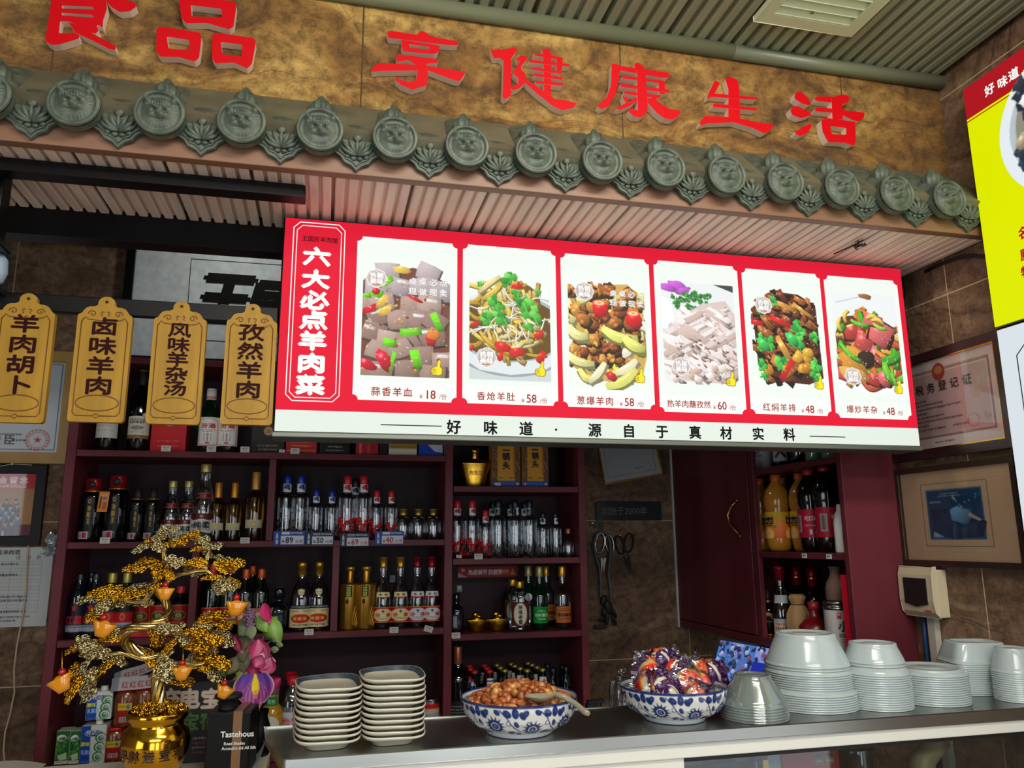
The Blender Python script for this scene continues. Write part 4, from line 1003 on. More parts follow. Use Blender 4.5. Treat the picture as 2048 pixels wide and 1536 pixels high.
# clear conical bottle with dark red ribbon label
def chunrou():
 cv = Canvas(140, 110, '#d9d6cc'); cv.poly([(0, 0), (140, 0), (140, 24), (104, 34), (70, 26), (36, 34), (0, 24)], '#5a1420'); cv.ell(70, 14, 8, 7, '#c9a24a')
 cv.text('纯柔', 72, 74, 40, '#1a1a1c', .03, align='c'); cv.text('老', 14, 70, 22, '#1a1a1c'); cv.scrib(30, 80, 110, 5, '#77726a'); cv.poly([(0, 94), (36, 100), (70, 90), (104, 100), (140, 94), (140, 110), (0, 110)], '#1f2a3c')
 c2 = Canvas(70, 24, '#b0141e'); c2.text('纯柔', 35, 19, 16, '#e8d8c8', align='c'); c2.rect(0, 0, 70, 2, '#e8d8c8'); c2.rect(0, 22, 70, 24, '#e8d8c8')
 return bottle('conical_spirit_bottle', '', 'bottle', 'clear conical bottles with dark red ribbon labels', CONE(.034, .085, .218, .0125), CAPC(.0155, .198, .222), mat('pale_gold_cap', '#b9a866', .35, metal=.6), g_clear,
  [(cv, .0345, .0345, .078, .016, -165, -15, 44, 38), (c2, .0225, .0275, .137, .122, -140, -40, 22, 8)])
PROTO['cone'] = (chunrou,)
def golden(capm, H, r, lab):
 cv = Canvas(80, 60, '#c8c4a4'); cv.ell(40, 28, 13, 14, '#c9922e'); cv.ell(40, 28, 9, 10, '#e8c86a'); cv.scrib(12, 48, 68, 6, '#8a8468')
 return bottle('golden_liquor_bottle', '', 'bottle', 'golden slim liquor bottles', [(r * .95, 0), (r, .004), (r, H * .62), (r * .9, H * .66), (r * .42, H * .71), (r * .40, H * .78)], CAPC(r * .46, H * .74, H), capm, g_amber,
  [(cv, r * 1.015, r * 1.015, H * .30, H * .18, -150, -30, 20, 14)])
PROTO['golden'] = (lambda: golden(mat('amber_foil', '#d08a2c', .35, metal=.5), .185, .024, ''),); PROTO['golden_tall'] = (lambda: golden(mat('tan_foil', '#c9924a', .4, metal=.4), .225, .030, ''),)
# vodka-like flower bottles
def flower_bottle(capm, flower, lines, H=.212, r=.0285, small=False):
 cv = Canvas(70, 46, '#e4e6ea'); R = cv.rng
 for k in range(12): cv.blob(38 + R.normal(0, 9), 18 + R.normal(0, 8), 9, 7, flower, R.random() * 3, 9, .4, noise=.2)
 t = bottle('flower_spirit_bottle', '', 'bottle', None, [(r * .95, 0), (r, .004), (r, H * .64), (r * .94, H * .68), (r * .55, H * .72), (r * .43, H * .73), (r * .43, H * .9)], [(r * .47, H * .865), (r * .49, H * .87), (r * .47, H * .97), (r * .38, H)], capm, g_clear,
  [(cv, r * .50, r * .50, H * .865, H * .735, -165, -15, 22, 16)])
 b = MB(); rn = random.Random(5)
 for k in range(26):     # etched branch pattern on the glass
  a = math.radians(-150 + 120 * rn.random()); z = H * (.06 + .42 * rn.random()); pts = []
  for i in range(7):
   q = i * PI / 3; pts.append((r * 1.012 * math.cos(a + .16 * math.cos(q)), r * 1.012 * math.sin(a + .16 * math.cos(q)), z + .006 * math.sin(q)))
  b.tube(pts, .00055, 4, cap=False)
 b.build('etched_pattern', lines, t)
 if flower == '#c8161c':
  b = MB()
  for k in range(16):
   a = math.radians(-155 + 130 * rn.random()); z = H * (.06 + .26 * rn.random()); b.ball((r * 1.0 * math.cos(a), r * 1.0 * math.sin(a), z), .008, .003, .008, 8, 5, rot=Matrix.Rotation(a + PI / 2, 4, 'Z'))
  b.build('printed_flower', mat('printed_red', '#c8161c', .4), t)
 KIDS[t.name] = [(c, kids(c)) for c in kids(t)]
 return t
m_line_s = mat('silver_line', '#a9acb0', .4); m_line_r = mat('red_line', '#c03a34', .4); m_line_d = mat('grey_line', '#7d848c', .4)
PROTO['blue'] = (lambda: flower_bottle(m_bcap, '#234a86', m_line_s),); PROTO['red'] = (lambda: flower_bottle(m_rcap, '#c8161c', m_line_r),)
PROTO['dark'] = (lambda: flower_bottle(m_dcap, '#1c2c40', m_line_s),)
def clear_small():
 return bottle('squat_clear_bottle', '', 'bottle', 'squat clear bottles with gold caps', [(.024, 0), (.0255, .004), (.0255, .062), (.023, .068), (.012, .073), (.0105, .078)], [(.0115, .075), (.0115, .090), (.0155, .0915), (.0155, .094)], m_goldcap, g_clear)
PROTO['squat'] = (clear_small,)
def heart_bottle():
 cv = Canvas(130, 110, '#dfcf98'); cv.rect(0, 0, 130, 18, '#1a2440'); cv.scrib(14, 5, 116, 8, '#b9b28a'); cv.scrib(16, 26, 52, 7, '#8a6a3a'); cv.scrib(78, 26, 116, 7, '#8a6a3a')
 cv.ell(65, 66, 48, 22, '#c22418'); [cv.rect(30 + 24 * i, 58, 48 + 24 * i, 74, '#e0a83a') for i in range(3)]
 cv.scrib(30, 94, 100, 8, '#2a3040')
 c2 = Canvas(40, 46, '#14181c'); c2.poly([(4, 8), (20, 2), (36, 8), (34, 28), (20, 44), (6, 28)], '#e2d6a0'); c2.ell(14, 20, 4, 3, '#8a5a2a'); c2.ell(26, 20, 4, 3, '#8a5a2a'); c2.ell(20, 30, 3, 3, '#8a5a2a')
 return bottle('shield_label_bottle', '', 'bottle', 'round-shouldered bottles with shield labels', [(.034, 0), (.0355, .004), (.0355, .085), (.034, .105), (.026, .135), (.016, .152), (.012, .162), (.012, .18)],
  [(.0125, .172), (.0135, .174), (.0135, .194), (.0145, .1945), (.0145, .212), (.013, .214)], m_goldcap, g_clear, [(cv, .0362, .0362, .080, .012, -160, -20, 40, 34), (c2, .0295, .0335, .132, .106, -115, -65, 14, 16)])
PROTO['shield'] = (heart_bottle,)
def gold_bottle():
 cv = Canvas(40, 80, '#0e1210'); [cv.rect(8, 8 + 18 * i, 32, 22 + 18 * i, '#b9c04a') for i in range(4)]; [cv.rect(12, 13 + 18 * i, 28, 15 + 18 * i, '#0e1210') for i in range(4)]
 def cuts(t):
  b = MB()
  for k in range(4):
   b.tube([(.0318 * math.cos(a), .0318 * math.sin(a), .004 + (.075 - .014 * k) * math.sin(s * PI / 2) ) for s in np.linspace(0, 1, 10) for a in [math.radians(-70 + 10 * k + 40 * s * s)]], .0017, 5)
  b.build('wave_ridge', m_goldb, t)
  b = MB(); b.ball((.0325 * math.cos(math.radians(-105)), .0325 * math.sin(math.radians(-105)), .088), .005, .0015, .008, 10, 8); b.build('drop_emblem', m_blackm, t)
 t = bottle('gold_spirit_bottle', '', 'bottle', 'gold metal-look bottles', [(.030, 0), (.031, .003), (.0325, .136), (.0325, .140), (.030, .143), (.014, .144), (.012, .147), (.012, .188)], [(.0125, .183), (.0165, .184), (.0165, .196), (.015, .198)], m_goldcap, m_goldb, [(cv, .0331, .0331, .138, .102, -118, -78, 12, 22)], [cuts])
 return t
PROTO['gold'] = (gold_bottle,)
def red_star():
 cv = Canvas(110, 120, '#0b1524'); star = [(55 + (18 if k % 2 == 0 else 7.5) * math.sin(k * PI / 5), 20 - (18 if k % 2 == 0 else 7.5) * math.cos(k * PI / 5)) for k in range(10)]; cv.poly(star, '#c01a26')
 cv.text('红星', 55, 82, 36, '#d0202c', .03, sx=1.3, align='c'); cv.rect(6, 90, 104, 116, '#9fb4c4'); cv.scrib(12, 94, 98, 9, '#30425a'); cv.scrib(12, 106, 98, 7, '#c05048')
 return bottle('star_blue_bottle', '', 'bottle', 'dark blue bottles with a red star', SH(.034, .118, .190, .0135), CAPC(.0145, .168, .192), m_dcap, g_blue, [(cv, .0345, .0345, .105, .018, -155, -35, 34, 36)])
PROTO['star'] = (red_star,)
def erguo(capm):
 cv = Canvas(110, 110, '#10221a'); star = [(55 + (12 if k % 2 == 0 else 5) * math.sin(k * PI / 5), 14 - (12 if k % 2 == 0 else 5) * math.cos(k * PI / 5)) for k in range(10)]; cv.poly(star, '#7a1a1c')
 cv.rect(0, 44, 110, 84, '#b81a1e'); cv.ell(55, 62, 12, 12, '#d8a23a', ring=.3); cv.rect(0, 84, 110, 110, '#aec4d4'); cv.scrib(8, 90, 102, 12, '#30628a')
 return bottle('red_band_bottle', '', 'bottle', 'dark green bottles with red and blue label', SH(.033, .112, .176, .0135), CAPC(.0155, .158, .19), capm, g_dgreen, [(cv, .0335, .0335, .108, .022, -155, -25, 30, 30)])
PROTO['erguo'] = (lambda: erguo(mat('olive_gold_cap', '#a89a4a', .35, metal=.6)),)
def jing():
 cv = Canvas(90, 110, '#a8161c'); cv.rect(0, 0, 90, 3, '#c9a24a'); cv.rect(0, 107, 90, 110, '#c9a24a'); cv.rect(0, 0, 3, 110, '#c9a24a'); cv.rect(87, 0, 90, 110, '#c9a24a')
 cv.ell(45, 52, 32, 22, '#c9a24a'); cv.ell(45, 52, 29, 19, '#2e4a2c'); cv.text('劲', 45, 62, 26, '#c9a24a', .03, align='c'); cv.scrib(16, 84, 74, 8, '#d8b878')
 return bottle('red_oval_bottle', '', 'bottle', 'dark bottles with red oval labels', SH(.029, .080, .132, .0125), CAPC(.0145, .112, .142), m_rcap, g_dark, [(cv, .0296, .0296, .085, .018, -155, -25, 28, 30)])
PROTO['oval'] = (jing,)
def tallgreen(capm, bg, txt):
 cv = Canvas(110, 70, bg); cv.text(txt, 55, 46, 34, '#f0e8d8', .03, align='c', sp=.1); cv.rect(0, 56, 110, 70, '#c9b83a' if bg != '#b8562c' else '#b8562c'); cv.rect(0, 0, 110, 3, '#c9a24a')
 return bottle('tall_dark_bottle', '', 'bottle', None, SH(.033, .128, .205, .0135), CAPC(.0155, .180, .212), capm, g_dgreen, [(cv, .0335, .0335, .080, .028, -160, -20, 34, 22)])
PROTO['tall_red'] = (lambda: tallgreen(m_rcap, '#b8161c', '劲酒'),); PROTO['tall_orange'] = (lambda: tallgreen(m_ocap, '#b8562c', '保健'),)
def facet():
 cv = Canvas(50, 60, '#101c26'); cv.rect(8, 14, 24, 28, '#c9b878'); cv.rect(28, 10, 44, 50, '#3a5a68')
 return bottle('faceted_blue_bottle', '', 'bottle', None, [(.026, 0), (.030, .004), (.031, .06), (.028, .075), (.022, .085), (.012, .092), (.0115, .10), (.016, .104), (.0165, .128), (.015, .131)], None, m_dcap, g_blue, [(cv, .0315, .0315, .06, .012, -125, -55, 14, 18)])
PROTO['facet'] = (facet,)
def bamboo(name, gm, capm, bg, txt, H, grp, fg='#e8f4e8'):
 cv = Canvas(110, 100, bg); cv.ell(55, 50, 48, 40, '#0a3a1a' if gm is g_green else '#7a3010', ring=.06); cv.text(txt, 55, 60, 22, fg, .03, align='c'); cv.scrib(30, 72, 80, 7, fg); cv.scrib(30, 22, 80, 7, fg)
 return bottle(name, '', 'bottle', grp, SH(.031, H * .52, H, .0120), CAPC(.0145, H * .84, H + .002), capm, gm, [(cv, .0315, .0315, H * .36, H * .10, -155, -25, 32, 28)])
PROTO['bamboo'] = (lambda: bamboo('bamboo_green_bottle', g_green, mat('pale_gold_cap2', '#a89a66', .35, metal=.6), '#1a9a3a', '竹叶青酒', .225, 'green bottles with gold caps'),)
PROTO['amber'] = (lambda: bamboo('amber_label_bottle', g_clear, m_goldcap, '#c8702a', '晋德高粱', .225, 'clear bottles with orange labels', '#3a1a0a'),)
def jarb():
 cv = Canvas(100, 110, '#5a2a20'); cv.ell(50, 55, 36, 50, '#e4dcc0'); cv.text('宗坝老窖', 50, 14, 22, '#1c1c1c', .03, vertical=True, pitch=1.02); cv.scrib(26, 30, 34, 5, '#8a8068')
 def hang(t):
  b = MB(); b.M = Matrix.Translation((.026, -.022, .110)) @ Matrix.Rotation(.6, 4, 'Y') @ Matrix.Rotation(PI / 2, 4, 'X'); b.lathe([(.0003, .001), (.013, .001), (.013, 0), (.0003, 0)], 18); b.build('hang_tag', m_paper, t)
 return bottle('square_shoulder_bottle', '', 'bottle', 'clear shouldered bottles with cream oval labels', [(.036, 0), (.038, .004), (.038, .112), (.035, .122), (.020, .127), (.012, .130), (.012, .148)], CAPC(.0140, .140, .162), m_goldcap, g_clear, [(cv, .0385, .0385, .095, .016, -150, -50, 28, 32)], [hang])
PROTO['jarb'] = (jarb,)
def beer(name, gm, capm, bands, grp, H=.20):
 cv = Canvas(60, 60, '#d8dcd8'); bands(cv)
 return bottle(name, '', 'beer bottle', grp, [(.028, 0), (.030, .004), (.030, .105), (.027, .122), (.018, .150), (.0135, .168), (.0125, .190), (.0128, H)], [(.0145, H - .008), (.0148, H - .002), (.0115, H + .002)], capm, gm, [(cv, .0150, .0215, .175, .138, -165, -15, 18, 16)], seg=20)
def bb1(cv): cv.rect(0, 0, 60, 14, '#c8283a'); cv.poly([(0, 14), (60, 22), (60, 34), (0, 26)], '#e8e8ec'); cv.poly([(0, 28), (60, 36), (60, 60), (0, 48)], '#2a4aa8'); cv.ell(30, 22, 14, 9, '#c8283a'); cv.rect(0, 50, 60, 56, '#c8283a')
def bb2(cv):
 for i, c in enumerate(('#e8e8e4', '#2a4aa8', '#e8e8e4', '#c8762a', '#e8e8e4', '#2a4aa8', '#e8e8e4')): cv.rect(0, i * 9, 60, i * 9 + 9, c)
def bb3(cv): cv.rect(0, 44, 60, 60, '#1a6a3a'); cv.ell(34, 22, 12, 5, '#c83a4a'); cv.rect(30, 8, 38, 16, '#44505a')
PROTO['beer_red'] = (lambda: beer('beer_bottle', g_dark, m_rcap, bb1, 'red-capped beer bottles'),); PROTO['beer_orange'] = (lambda: beer('beer_bottle', g_brown, m_rcap, bb2, 'red-capped beer bottles'),)
PROTO['beer_green'] = (lambda: beer('beer_bottle', g_dgreen, mat('brass_cap', '#a8964a', .4, metal=.7), bb3, 'white-label beer bottles'),); PROTO['beer_dark'] = (lambda: beer('beer_bottle', g_dark, m_dcap, lambda cv: (cv.rect(0, 0, 60, 60, '#23262c'), cv.poly([(20, 60), (60, 20), (60, 60)], '#b8bcc4')), 'dark beer bottles'),)
A_, B_, C_, D_ = ZSH['a'], ZSH['b'], ZSH['c'], ZSH['deck']; y1, y2 = 2.68, 2.76
# upper shelf of the big unit
def place(o, px, py, Y, Z): o.location = (aty(px, py, Y).x, Y, Z + .0008); return o
place(wine('wine_bottle', 'dark wine bottle with a plain cream label, mostly hidden by the second wooden plaque', m_blackm, '#c4c2ba', wl2), 214, 880, y1, A_).scale = (.9, .9, .9)
o = place(wine('wine_bottle', 'dark wine bottle with gold-topped neck and cream label between two wooden plaques', m_blackm, '#c9c4b6', wl), 277, 880, y1, A_); o.scale = (.9, .9, .9)
b = MB(); b.M = Matrix.Translation((.022, -.033, .128)) @ Matrix.Rotation(PI / 2, 4, 'X'); b.lathe([(.0003, .0015), (.0085, .0015), (.009, 0)], 18); b.build('medal_sticker', mat('pale_sticker', '#b8b4a8', .4), o)
MB().lathe([(.0153, .291), (.0153, .299), (.0003, .299)], 20).build('gold_top', m_goldcap, o)
put('green', 417, 885, y1, A_, 'green bottle with white label, nearer the third wooden plaque'); put('green', 455, 885, y1, A_, 'green bottle with white label, half behind the fourth wooden plaque')
# gift boxes
def gift(name, label, px0, px1, ytop, Y, Z, col, paint, depth=.07, roty=0, grp=None):
 xa_, xb2 = aty(px0, 890, Y).x, aty(px1, 890, Y).x; h = aty((px0 + px1) / 2, ytop, Y).z - Z
 t = thing(name, label, 'gift box', ((xa_ + xb2) / 2, Y, Z + .0008), roty, grp); w_ = xb2 - xa_
 MB().box(-w_ / 2, w_ / 2, 0, depth, 0, h).build('carton', mat('carton_' + col.strip('#'), col, .35), t, bevel=.001)
 cv = Canvas(120, max(20, int(120 * h / w_)), col); paint(cv)
 patch('front_print', cv, flat((-w_ / 2 + .001, -.0006, h - .001), (w_ - .002, 0, 0), (0, 0, -h + .002)), 44, max(8, int(44 * h / w_)), glossp, t)
 return t
def p20(fg, disc):
 def f(cv):
  H = cv.h; cv.ell(60, H * .42, 17, 17, disc); cv.ell(60, H * .42, 13, 13, '#2a2a30' if disc == '#9a9aa2' else disc); cv.text('20', 60, H * .42 + 6, 16, '#d8d8dc' if disc == '#9a9aa2' else '#20180c', align='c'); cv.scrib(20, H * .78, 100, 6, fg); cv.scrib(26, H * .88, 94, 6, fg)
 return f
gift('gift_box', 'bright red gift box with a round 20 badge below the third plaque', 300, 371, 800, y1 - .02, A_, '#c2141e', p20('#d86a60', '#9a9aa2'))
gift('gift_box', 'black gift box with a copper 20 badge under the fourth plaque', 502, 569, 830, y1 - .02, A_, '#121214', p20('#b88a5a', '#c89a6a'))
gift('gift_box', 'crimson gift box with golden print just below the red sign', 572, 634, 840, y1 - .02, A_, '#b8202c', lambda cv: [cv.scrib(20, cv.h * q, 100, 7, '#e89a3a') for q in (.5, .62, .74)] + [cv.scrib(2, cv.h * .88, 118, 8, '#d88a4a')])
gift('gift_box', 'black gift box with a silver crest just below the sign', 640, 700, 840, y1 - .02, A_, '#121416', lambda cv: (cv.ell(60, cv.h * .5, 22, 18, '#9a968a'), cv.ell(60, cv.h * .46, 14, 12, '#d0ccc0'), cv.scrib(30, cv.h * .76, 90, 6, '#b8b4a4'), cv.scrib(24, cv.h * .86, 96, 6, '#b8b4a4')))
gift('gift_box', 'rose red box with foil stripes beside a dark box, under the sign', 712, 757, 840, y1 - .02, A_, '#b01c2c', lambda cv: (cv.rect(16, 0, 30, cv.h, '#d86a58'), cv.rect(60, 0, 76, cv.h, '#c83a4c')))
gift('gift_box', 'narrow dark box squeezed between a rose red box and a gold box', 760, 776, 840, y1 - .02, A_, '#1c1216', lambda cv: [cv.scrib(10, cv.h * q, 110, 14, '#5a2a34') for q in (.3, .5, .7)])
gift('gift_box', 'gold and white striped box beside the blue box under the sign', 778, 834, 840, y1 - .02, A_, '#d8d4c0', lambda cv: (cv.rect(0, cv.h * .45, 120, cv.h * .6, '#a07a2a'), cv.rect(0, cv.h * .68, 120, cv.h * .8, '#a07a2a'), cv.scrib(10, cv.h * .5, 110, 6, '#e0c060')))
gift('gift_box', 'blue and white box at the shelf end under the sign', 838, 887, 840, y1 - .02, A_, '#1846b8', lambda cv: (cv.poly([(30, 0), (118, 0), (118, cv.h * .9), (80, cv.h * .88), (44, cv.h * .7), (30, cv.h * .4)], '#c4ccd8'), cv.blob(74, cv.h * .5, 18, 8, '#a83a2a', .5), cv.blob(66, cv.h * .6, 12, 5, '#a83a2a', -.5)))
# middle shelf, left bay
put('black_red', 179, 1070, y1, B_, 'black bottle with red drum cap, nearest the shelf side panel', .95)
o = put('black_red', 228, 1070, y1, B_, 'black bottle with red drum cap wearing an orange tag')
cv = Canvas(40, 84, '#c87a2e'); cv.rect(6, 10, 34, 76, '#d88a3a'); cv.rect(16, 22, 32, 34, '#3a6ab0'); cv.rect(18, 42, 34, 74, '#b84a2a'); cv.rect(6, 20, 12, 70, '#1c1410')
tg = patch('orange_tag', cv, flat((-.042, -.040, .152), (.030, -.004, 0), (-.004, 0, -.062)), 16, 30, printed, o)
put('black_small', 270, 1070, y1, B_, 'small black bottle beside the tagged black bottle'); put('black_small', 301, 1070, y1 - .005, B_, 'small black bottle next to the clear conical bottles')
put('cone', 339, 1070, y1 + .02, B_, 'first short conical bottle, above the gold tree top', .86); put('cone', 371, 1070, y1 + .02, B_, 'second short conical bottle, beside the taller one', .86); put('cone', 404, 1068, y1, B_, 'tall conical bottle with a big label reading two characters', 1.1)
put('golden', 432, 1068, y1, B_, 'golden slim bottle beside the tall conical bottle'); put('golden', 465, 1068, y1, B_, 'golden slim bottle between its twin and a taller one'); put('golden_tall', 507, 1068, y1, B_, 'tallest golden bottle, next to the shelf divider', .98)
# middle shelf, right bay
put('blue', 570, 1068, y1, B_, 'tall blue-capped bottle beside the shelf divider', 1, 0, 'blue-capped flower bottles'); put('blue', 598, 1068, y1, B_, 'tall blue-capped bottle above the 89 price card edge', 1, .3, 'blue-capped flower bottles')
put('blue', 630, 1070, y1, B_, 'small blue-capped bottle above the 50 price card', .78, 0, 'blue-capped flower bottles'); put('blue', 661, 1070, y1, B_, 'small blue-capped bottle next to the tall red-capped one', .77, .3, 'blue-capped flower bottles')
put('red', 692, 1068, y1, B_, 'tall red-capped bottle nearest the blue-capped ones', 1, 0, 'red-capped flower bottles'); put('red', 725, 1068, y1 - .003, B_, 'tall red-capped bottle above the 69 price card', 1, .3, 'red-capped flower bottles')
put('dark', 709, 1060, y2 + .01, B_, 'dark bottle behind the two tall red-capped ones', .98, 0, 'flower bottles with dark caps')
put('red', 752, 1070, y1, B_, 'small red-capped bottle beside the tall pair', .77, 0, 'red-capped flower bottles'); put('red', 781, 1070, y1, B_, 'small red-capped bottle above the 40 price card', .77, .3, 'red-capped flower bottles')
put('squat', 806, 1072, y1, B_, 'squat clear bottle with gold cap nearest the red-capped ones', 1.08); put('squat', 836, 1072, y1, B_, 'squat clear bottle with gold cap, middle of three', 1.08); put('squat', 866, 1072, y1, B_, 'squat clear bottle with gold cap at the shelf end', 1.08)
# lower shelf
put('star', 151, 1262, y1, C_, 'dark blue bottle with red star, closest to the side panel', (.85, .85, .98)); put('star', 183, 1262, y1, C_, 'dark blue bottle with red star, next to the red-banded bottles', (.85, .85, .98))
put('star', 173, 1262, y2 + .04, C_, 'dark blue bottle in the back row behind the first star bottle', (.85, .85, .98))
put('erguo', 216, 1262, y1, C_, 'dark green bottle with red band behind the hanging yellow ingot', (.86, .86, 1)); put('erguo', 246, 1262, y1, C_, 'dark green bottle with red band and visible blue strip', (.86, .86, 1))
put('oval', 281, 1250, y2, C_, 'red-label oval bottle at the left behind the gold trunk'); put('oval', 318, 1250, y2, C_, 'red-label oval bottle directly behind the gold trunk'); put('oval', 358, 1250, y2, C_, 'red-label oval bottle between the gold trunk and divider')
gift('red_carton', 'flat red carton with pale print lying behind the gold trunk', 240, 376, 1253, y1 - .045, C_, '#b01a26', lambda cv: (cv.rect(34, 2, 62, cv.h - 3, '#c83a3a'), cv.text('精制', 74, cv.h * .75, cv.h * .5, '#e8c8b8'), cv.rect(4, 3, 14, cv.h - 3, '#e0d8d0')), .05)
put('tall_red', 419, 1255, y1, C_, 'tall dark bottle with red cap beside the lower divider', (.86, .86, 1), 0, 'tall dark bottles'); put('tall_red', 455, 1255, y1, C_, 'tall dark bottle with red cap and yellow-edged label', (.86, .86, 1), .2, 'tall dark bottles')
put('tall_orange', 487, 1255, y1, C_, 'dark bottle with orange foil cap nearer the red-capped ones', (.78, .78, .92), 0, 'tall dark bottles'); put('tall_orange', 518, 1255, y1, C_, 'dark bottle with orange foil cap above the flowers', (.78, .78, .92), .2, 'tall dark bottles')
put('tall_orange', 500, 1250, y2 + .03, C_, 'dark bottle with orange cap peeking from the back row', (.78, .78, .95), .2, 'tall dark bottles')
put('facet', 556, 1255, y1, C_, 'faceted dark blue bottle above the pink flower bud')
put('shield', 600, 1256, y1, C_, 'shield-label bottle fully in view', 1); put('shield', 635, 1256, y1 + .01, C_, 'shield-label bottle against the divider', 1.0)
put('gold', 697, 1255, y1, C_, 'gold metal-look bottle against the divider'); put('gold', 730, 1255, y1, C_, 'gold metal-look bottle beside the flared bottles')
put('fen_gold', 764, 1255, y1, C_, 'gold-capped flared bottle beside the gold bottles', .93); put('fen_gold', 799, 1255, y1, C_, 'gold-capped flared bottle beside the red-capped ones', .93)
put('fen_red', 833, 1255, y1, C_, 'red-capped flared bottle beside the gold-capped ones', .93); put('fen_red', 862, 1253, y1, C_, 'red-capped flared bottle against the end panel', .93)
# narrow unit
MA, MBb, MC = ZM['a'], ZM['b'], ZM['c']
# gold ingot-shaped bottle
t = thing('ingot_bottle', 'gold ingot-shaped liquor bottle with dark characters beside yellow boxes', 'bottle', (aty(950, 960, y1).x, y1 + .01, MA + .0008))
b = MB().lathe([(.0005, .001), (.028, 0), (.030, .004), (.040, .045), (.052, .080), (.054, .083), (.045, .088), (.022, .096), (.014, .102)], 36, sy=.62, fl=lambda a: .16 * math.cos(2 * a)); b.build('glass_body', m_gold, t)
MB().lathe([(.013, .098), (.014, .100), (.012, .118), (.016, .122), (.016, .134), (.009, .138), (.0003, .138)], 20).build('stopper', m_gold, t)
b = MB(); b.text('西凤王', lambda u, v: (u, -.0335 + .0000 * u, .040 + v), .017, sx=1.0, align='c'); b.build('lettering', m_ink, t)
def ybox(cv):
 H = cv.h; cv.rect(0, 0, 22, H, '#6a4a2e'); cv.rect(98, 0, 120, H, '#6a4a2e')
 for k in range(60): cv.ell(cv.rng.choice([11, 109]) + cv.rng.normal(0, 6), cv.rng.random() * H * .88, 3, 4, '#a8824a', .7)
 cv.rect(22, 0, 98, H, '#d8982c'); cv.ell(60, H * .16, 8, 9, '#2a2418', ring=.3); cv.text('二锅头', 60, H * .26, 34, '#12202c', .04, vertical=True, pitch=1.1); cv.rect(92, H * .25, 95, H * .8, '#8a5a1a')
 cv.rect(0, H * .90, 120, H, '#2a4a9a'); cv.rect(24, H * .92, 96, H * .98, '#3a62c0'); cv.ell(12, H * .95, 7, 5, '#c8ccd8'); cv.ell(108, H * .95, 7, 5, '#c8ccd8'); cv.scrib(26, H * .84, 46, 5, '#5a3a10'); cv.scrib(74, H * .84, 96, 5, '#5a3a10')
for i, (a_, c_) in enumerate(((984, 1040), (1044, 1096))):
 gift('liquor_carton', ('yellow liquor carton with blue foot strip, nearest the ingot bottle', 'yellow liquor carton with blue foot strip, farther from the ingot bottle')[i], a_, c_, 858, y1 - .01, MA, '#c98a2a', ybox, .06, grp='yellow liquor cartons')
G3 = 'flower bottles on the narrow shelf'
put('red', 914, 1105, y1, MBb, 'dull red-capped bottle at the left end of the narrow shelf', .92, 0, G3); put('red', 944, 1105, y1, MBb, 'dull red-capped bottle second on the narrow shelf', .92, .3, G3); put('red', 971, 1105, y1, MBb, 'short red-capped bottle before the dark-capped ones', .76, 0, G3)
for px, s_, lb in ((997, .93, 'dark-capped tall bottle beside the short red-capped one'), (1031, .93, 'dark-capped tall bottle in the middle of the narrow shelf'), (1060, .93, 'dark-capped tall bottle beside the shorter navy-capped pair'), (1087, .73, 'shorter navy-capped bottle next to the tall ones'), (1112, .73, 'shorter navy-capped bottle next to the tiny orange-capped one')):
 put('dark', px, 1105, y1, MBb, lb, s_, px * .3, G3)
for px, lb in ((985, 'tall bottle in the back row left of centre'), (1022, 'tall bottle in the back row behind the middle'), (1050, 'tall bottle in the back row behind the navy caps')):
 put('dark', px, 1100, y2 + .03, MBb, 'dark-capped ' + lb, .93, 0, G3)
o = bottle('small_clear_bottle', 'tiny clear bottle with orange cap at the end of the narrow shelf', 'bottle', None, [(.019, 0), (.020, .003), (.020, .055), (.016, .064), (.008, .072), (.008, .085)], CAPC(.010, .080, .098), m_copper, g_clear)
place(o, 1137, 1105, y1, MBb)
cvb = Canvas(50, 50, '#2a2430'); cvb.rect(6, 6, 24, 44, '#9a9aa4'); cvb.text('金', 34, 32, 16, '#b8863a', align='c')
o = bottle('square_flask', 'small dark square flask beside two golden ingots', 'bottle', None, [(.024, 0), (.0255, .003), (.0255, .072), (.022, .082), (.011, .088), (.010, .100), (.0115, .104), (.0115, .124), (.010, .126)], None, m_blackm, glassy('smoky_glass', '#4a4650', .08, body='#1c1a22', bodymix=.5), [(cvb, .0262, .0262, .060, .012, -130, -50, 12, 12)])
place(o, 912, 1260, y1, MC)
def ingot(px, lab):
 t = thing('golden_ingot', lab, 'ornament', (aty(px, 1260, y1).x, y1 - .01, MC + .0008), 0, 'golden ingots on the narrow shelf')
 MB().lathe([(.0005, .001), (.016, 0), (.018, .003), (.022, .012), (.030, .026), (.037, .040), (.0355, .042), (.026, .034), (.012, .031), (.0003, .031)], 36, sy=.62, fl=lambda a: .12 * math.cos(2 * a)).build('boat', m_gold, t)
 b = MB().ball((0, 0, .040), .016, .012, .013, 16, 10); b.ball((-.006, .0, .056), .011, .010, .012, 12, 8); b.ball((.006, -.003, .050), .009, .009, .009, 12, 8); b.build('crest', m_gold, t); return t
ingot(953, 'golden ingot next to the dark square flask'); ingot(994, 'golden ingot next to the cream-label clear bottles')
put('jarb', 1026, 1258, y2, MC, 'cream-label clear bottle in the second row', 1.02); put('jarb', 1040, 1258, y1, MC, 'cream-label clear bottle in front with a hanging tag', 1.0)
put('bamboo', 1058, 1255, y2 - .01, MC, 'green bottle partly behind the cream-label bottle', .93); put('bamboo', 1080, 1255, y1 + .02, MC, 'green bottle with bright green oval label in front', .93)
put('amber', 1094, 1252, y2 + .03, MC, 'orange-label clear bottle behind the green bottle', .92); put('amber', 1126, 1252, y1 + .01, MC, 'orange-label clear bottle alone beside the panel', .93)
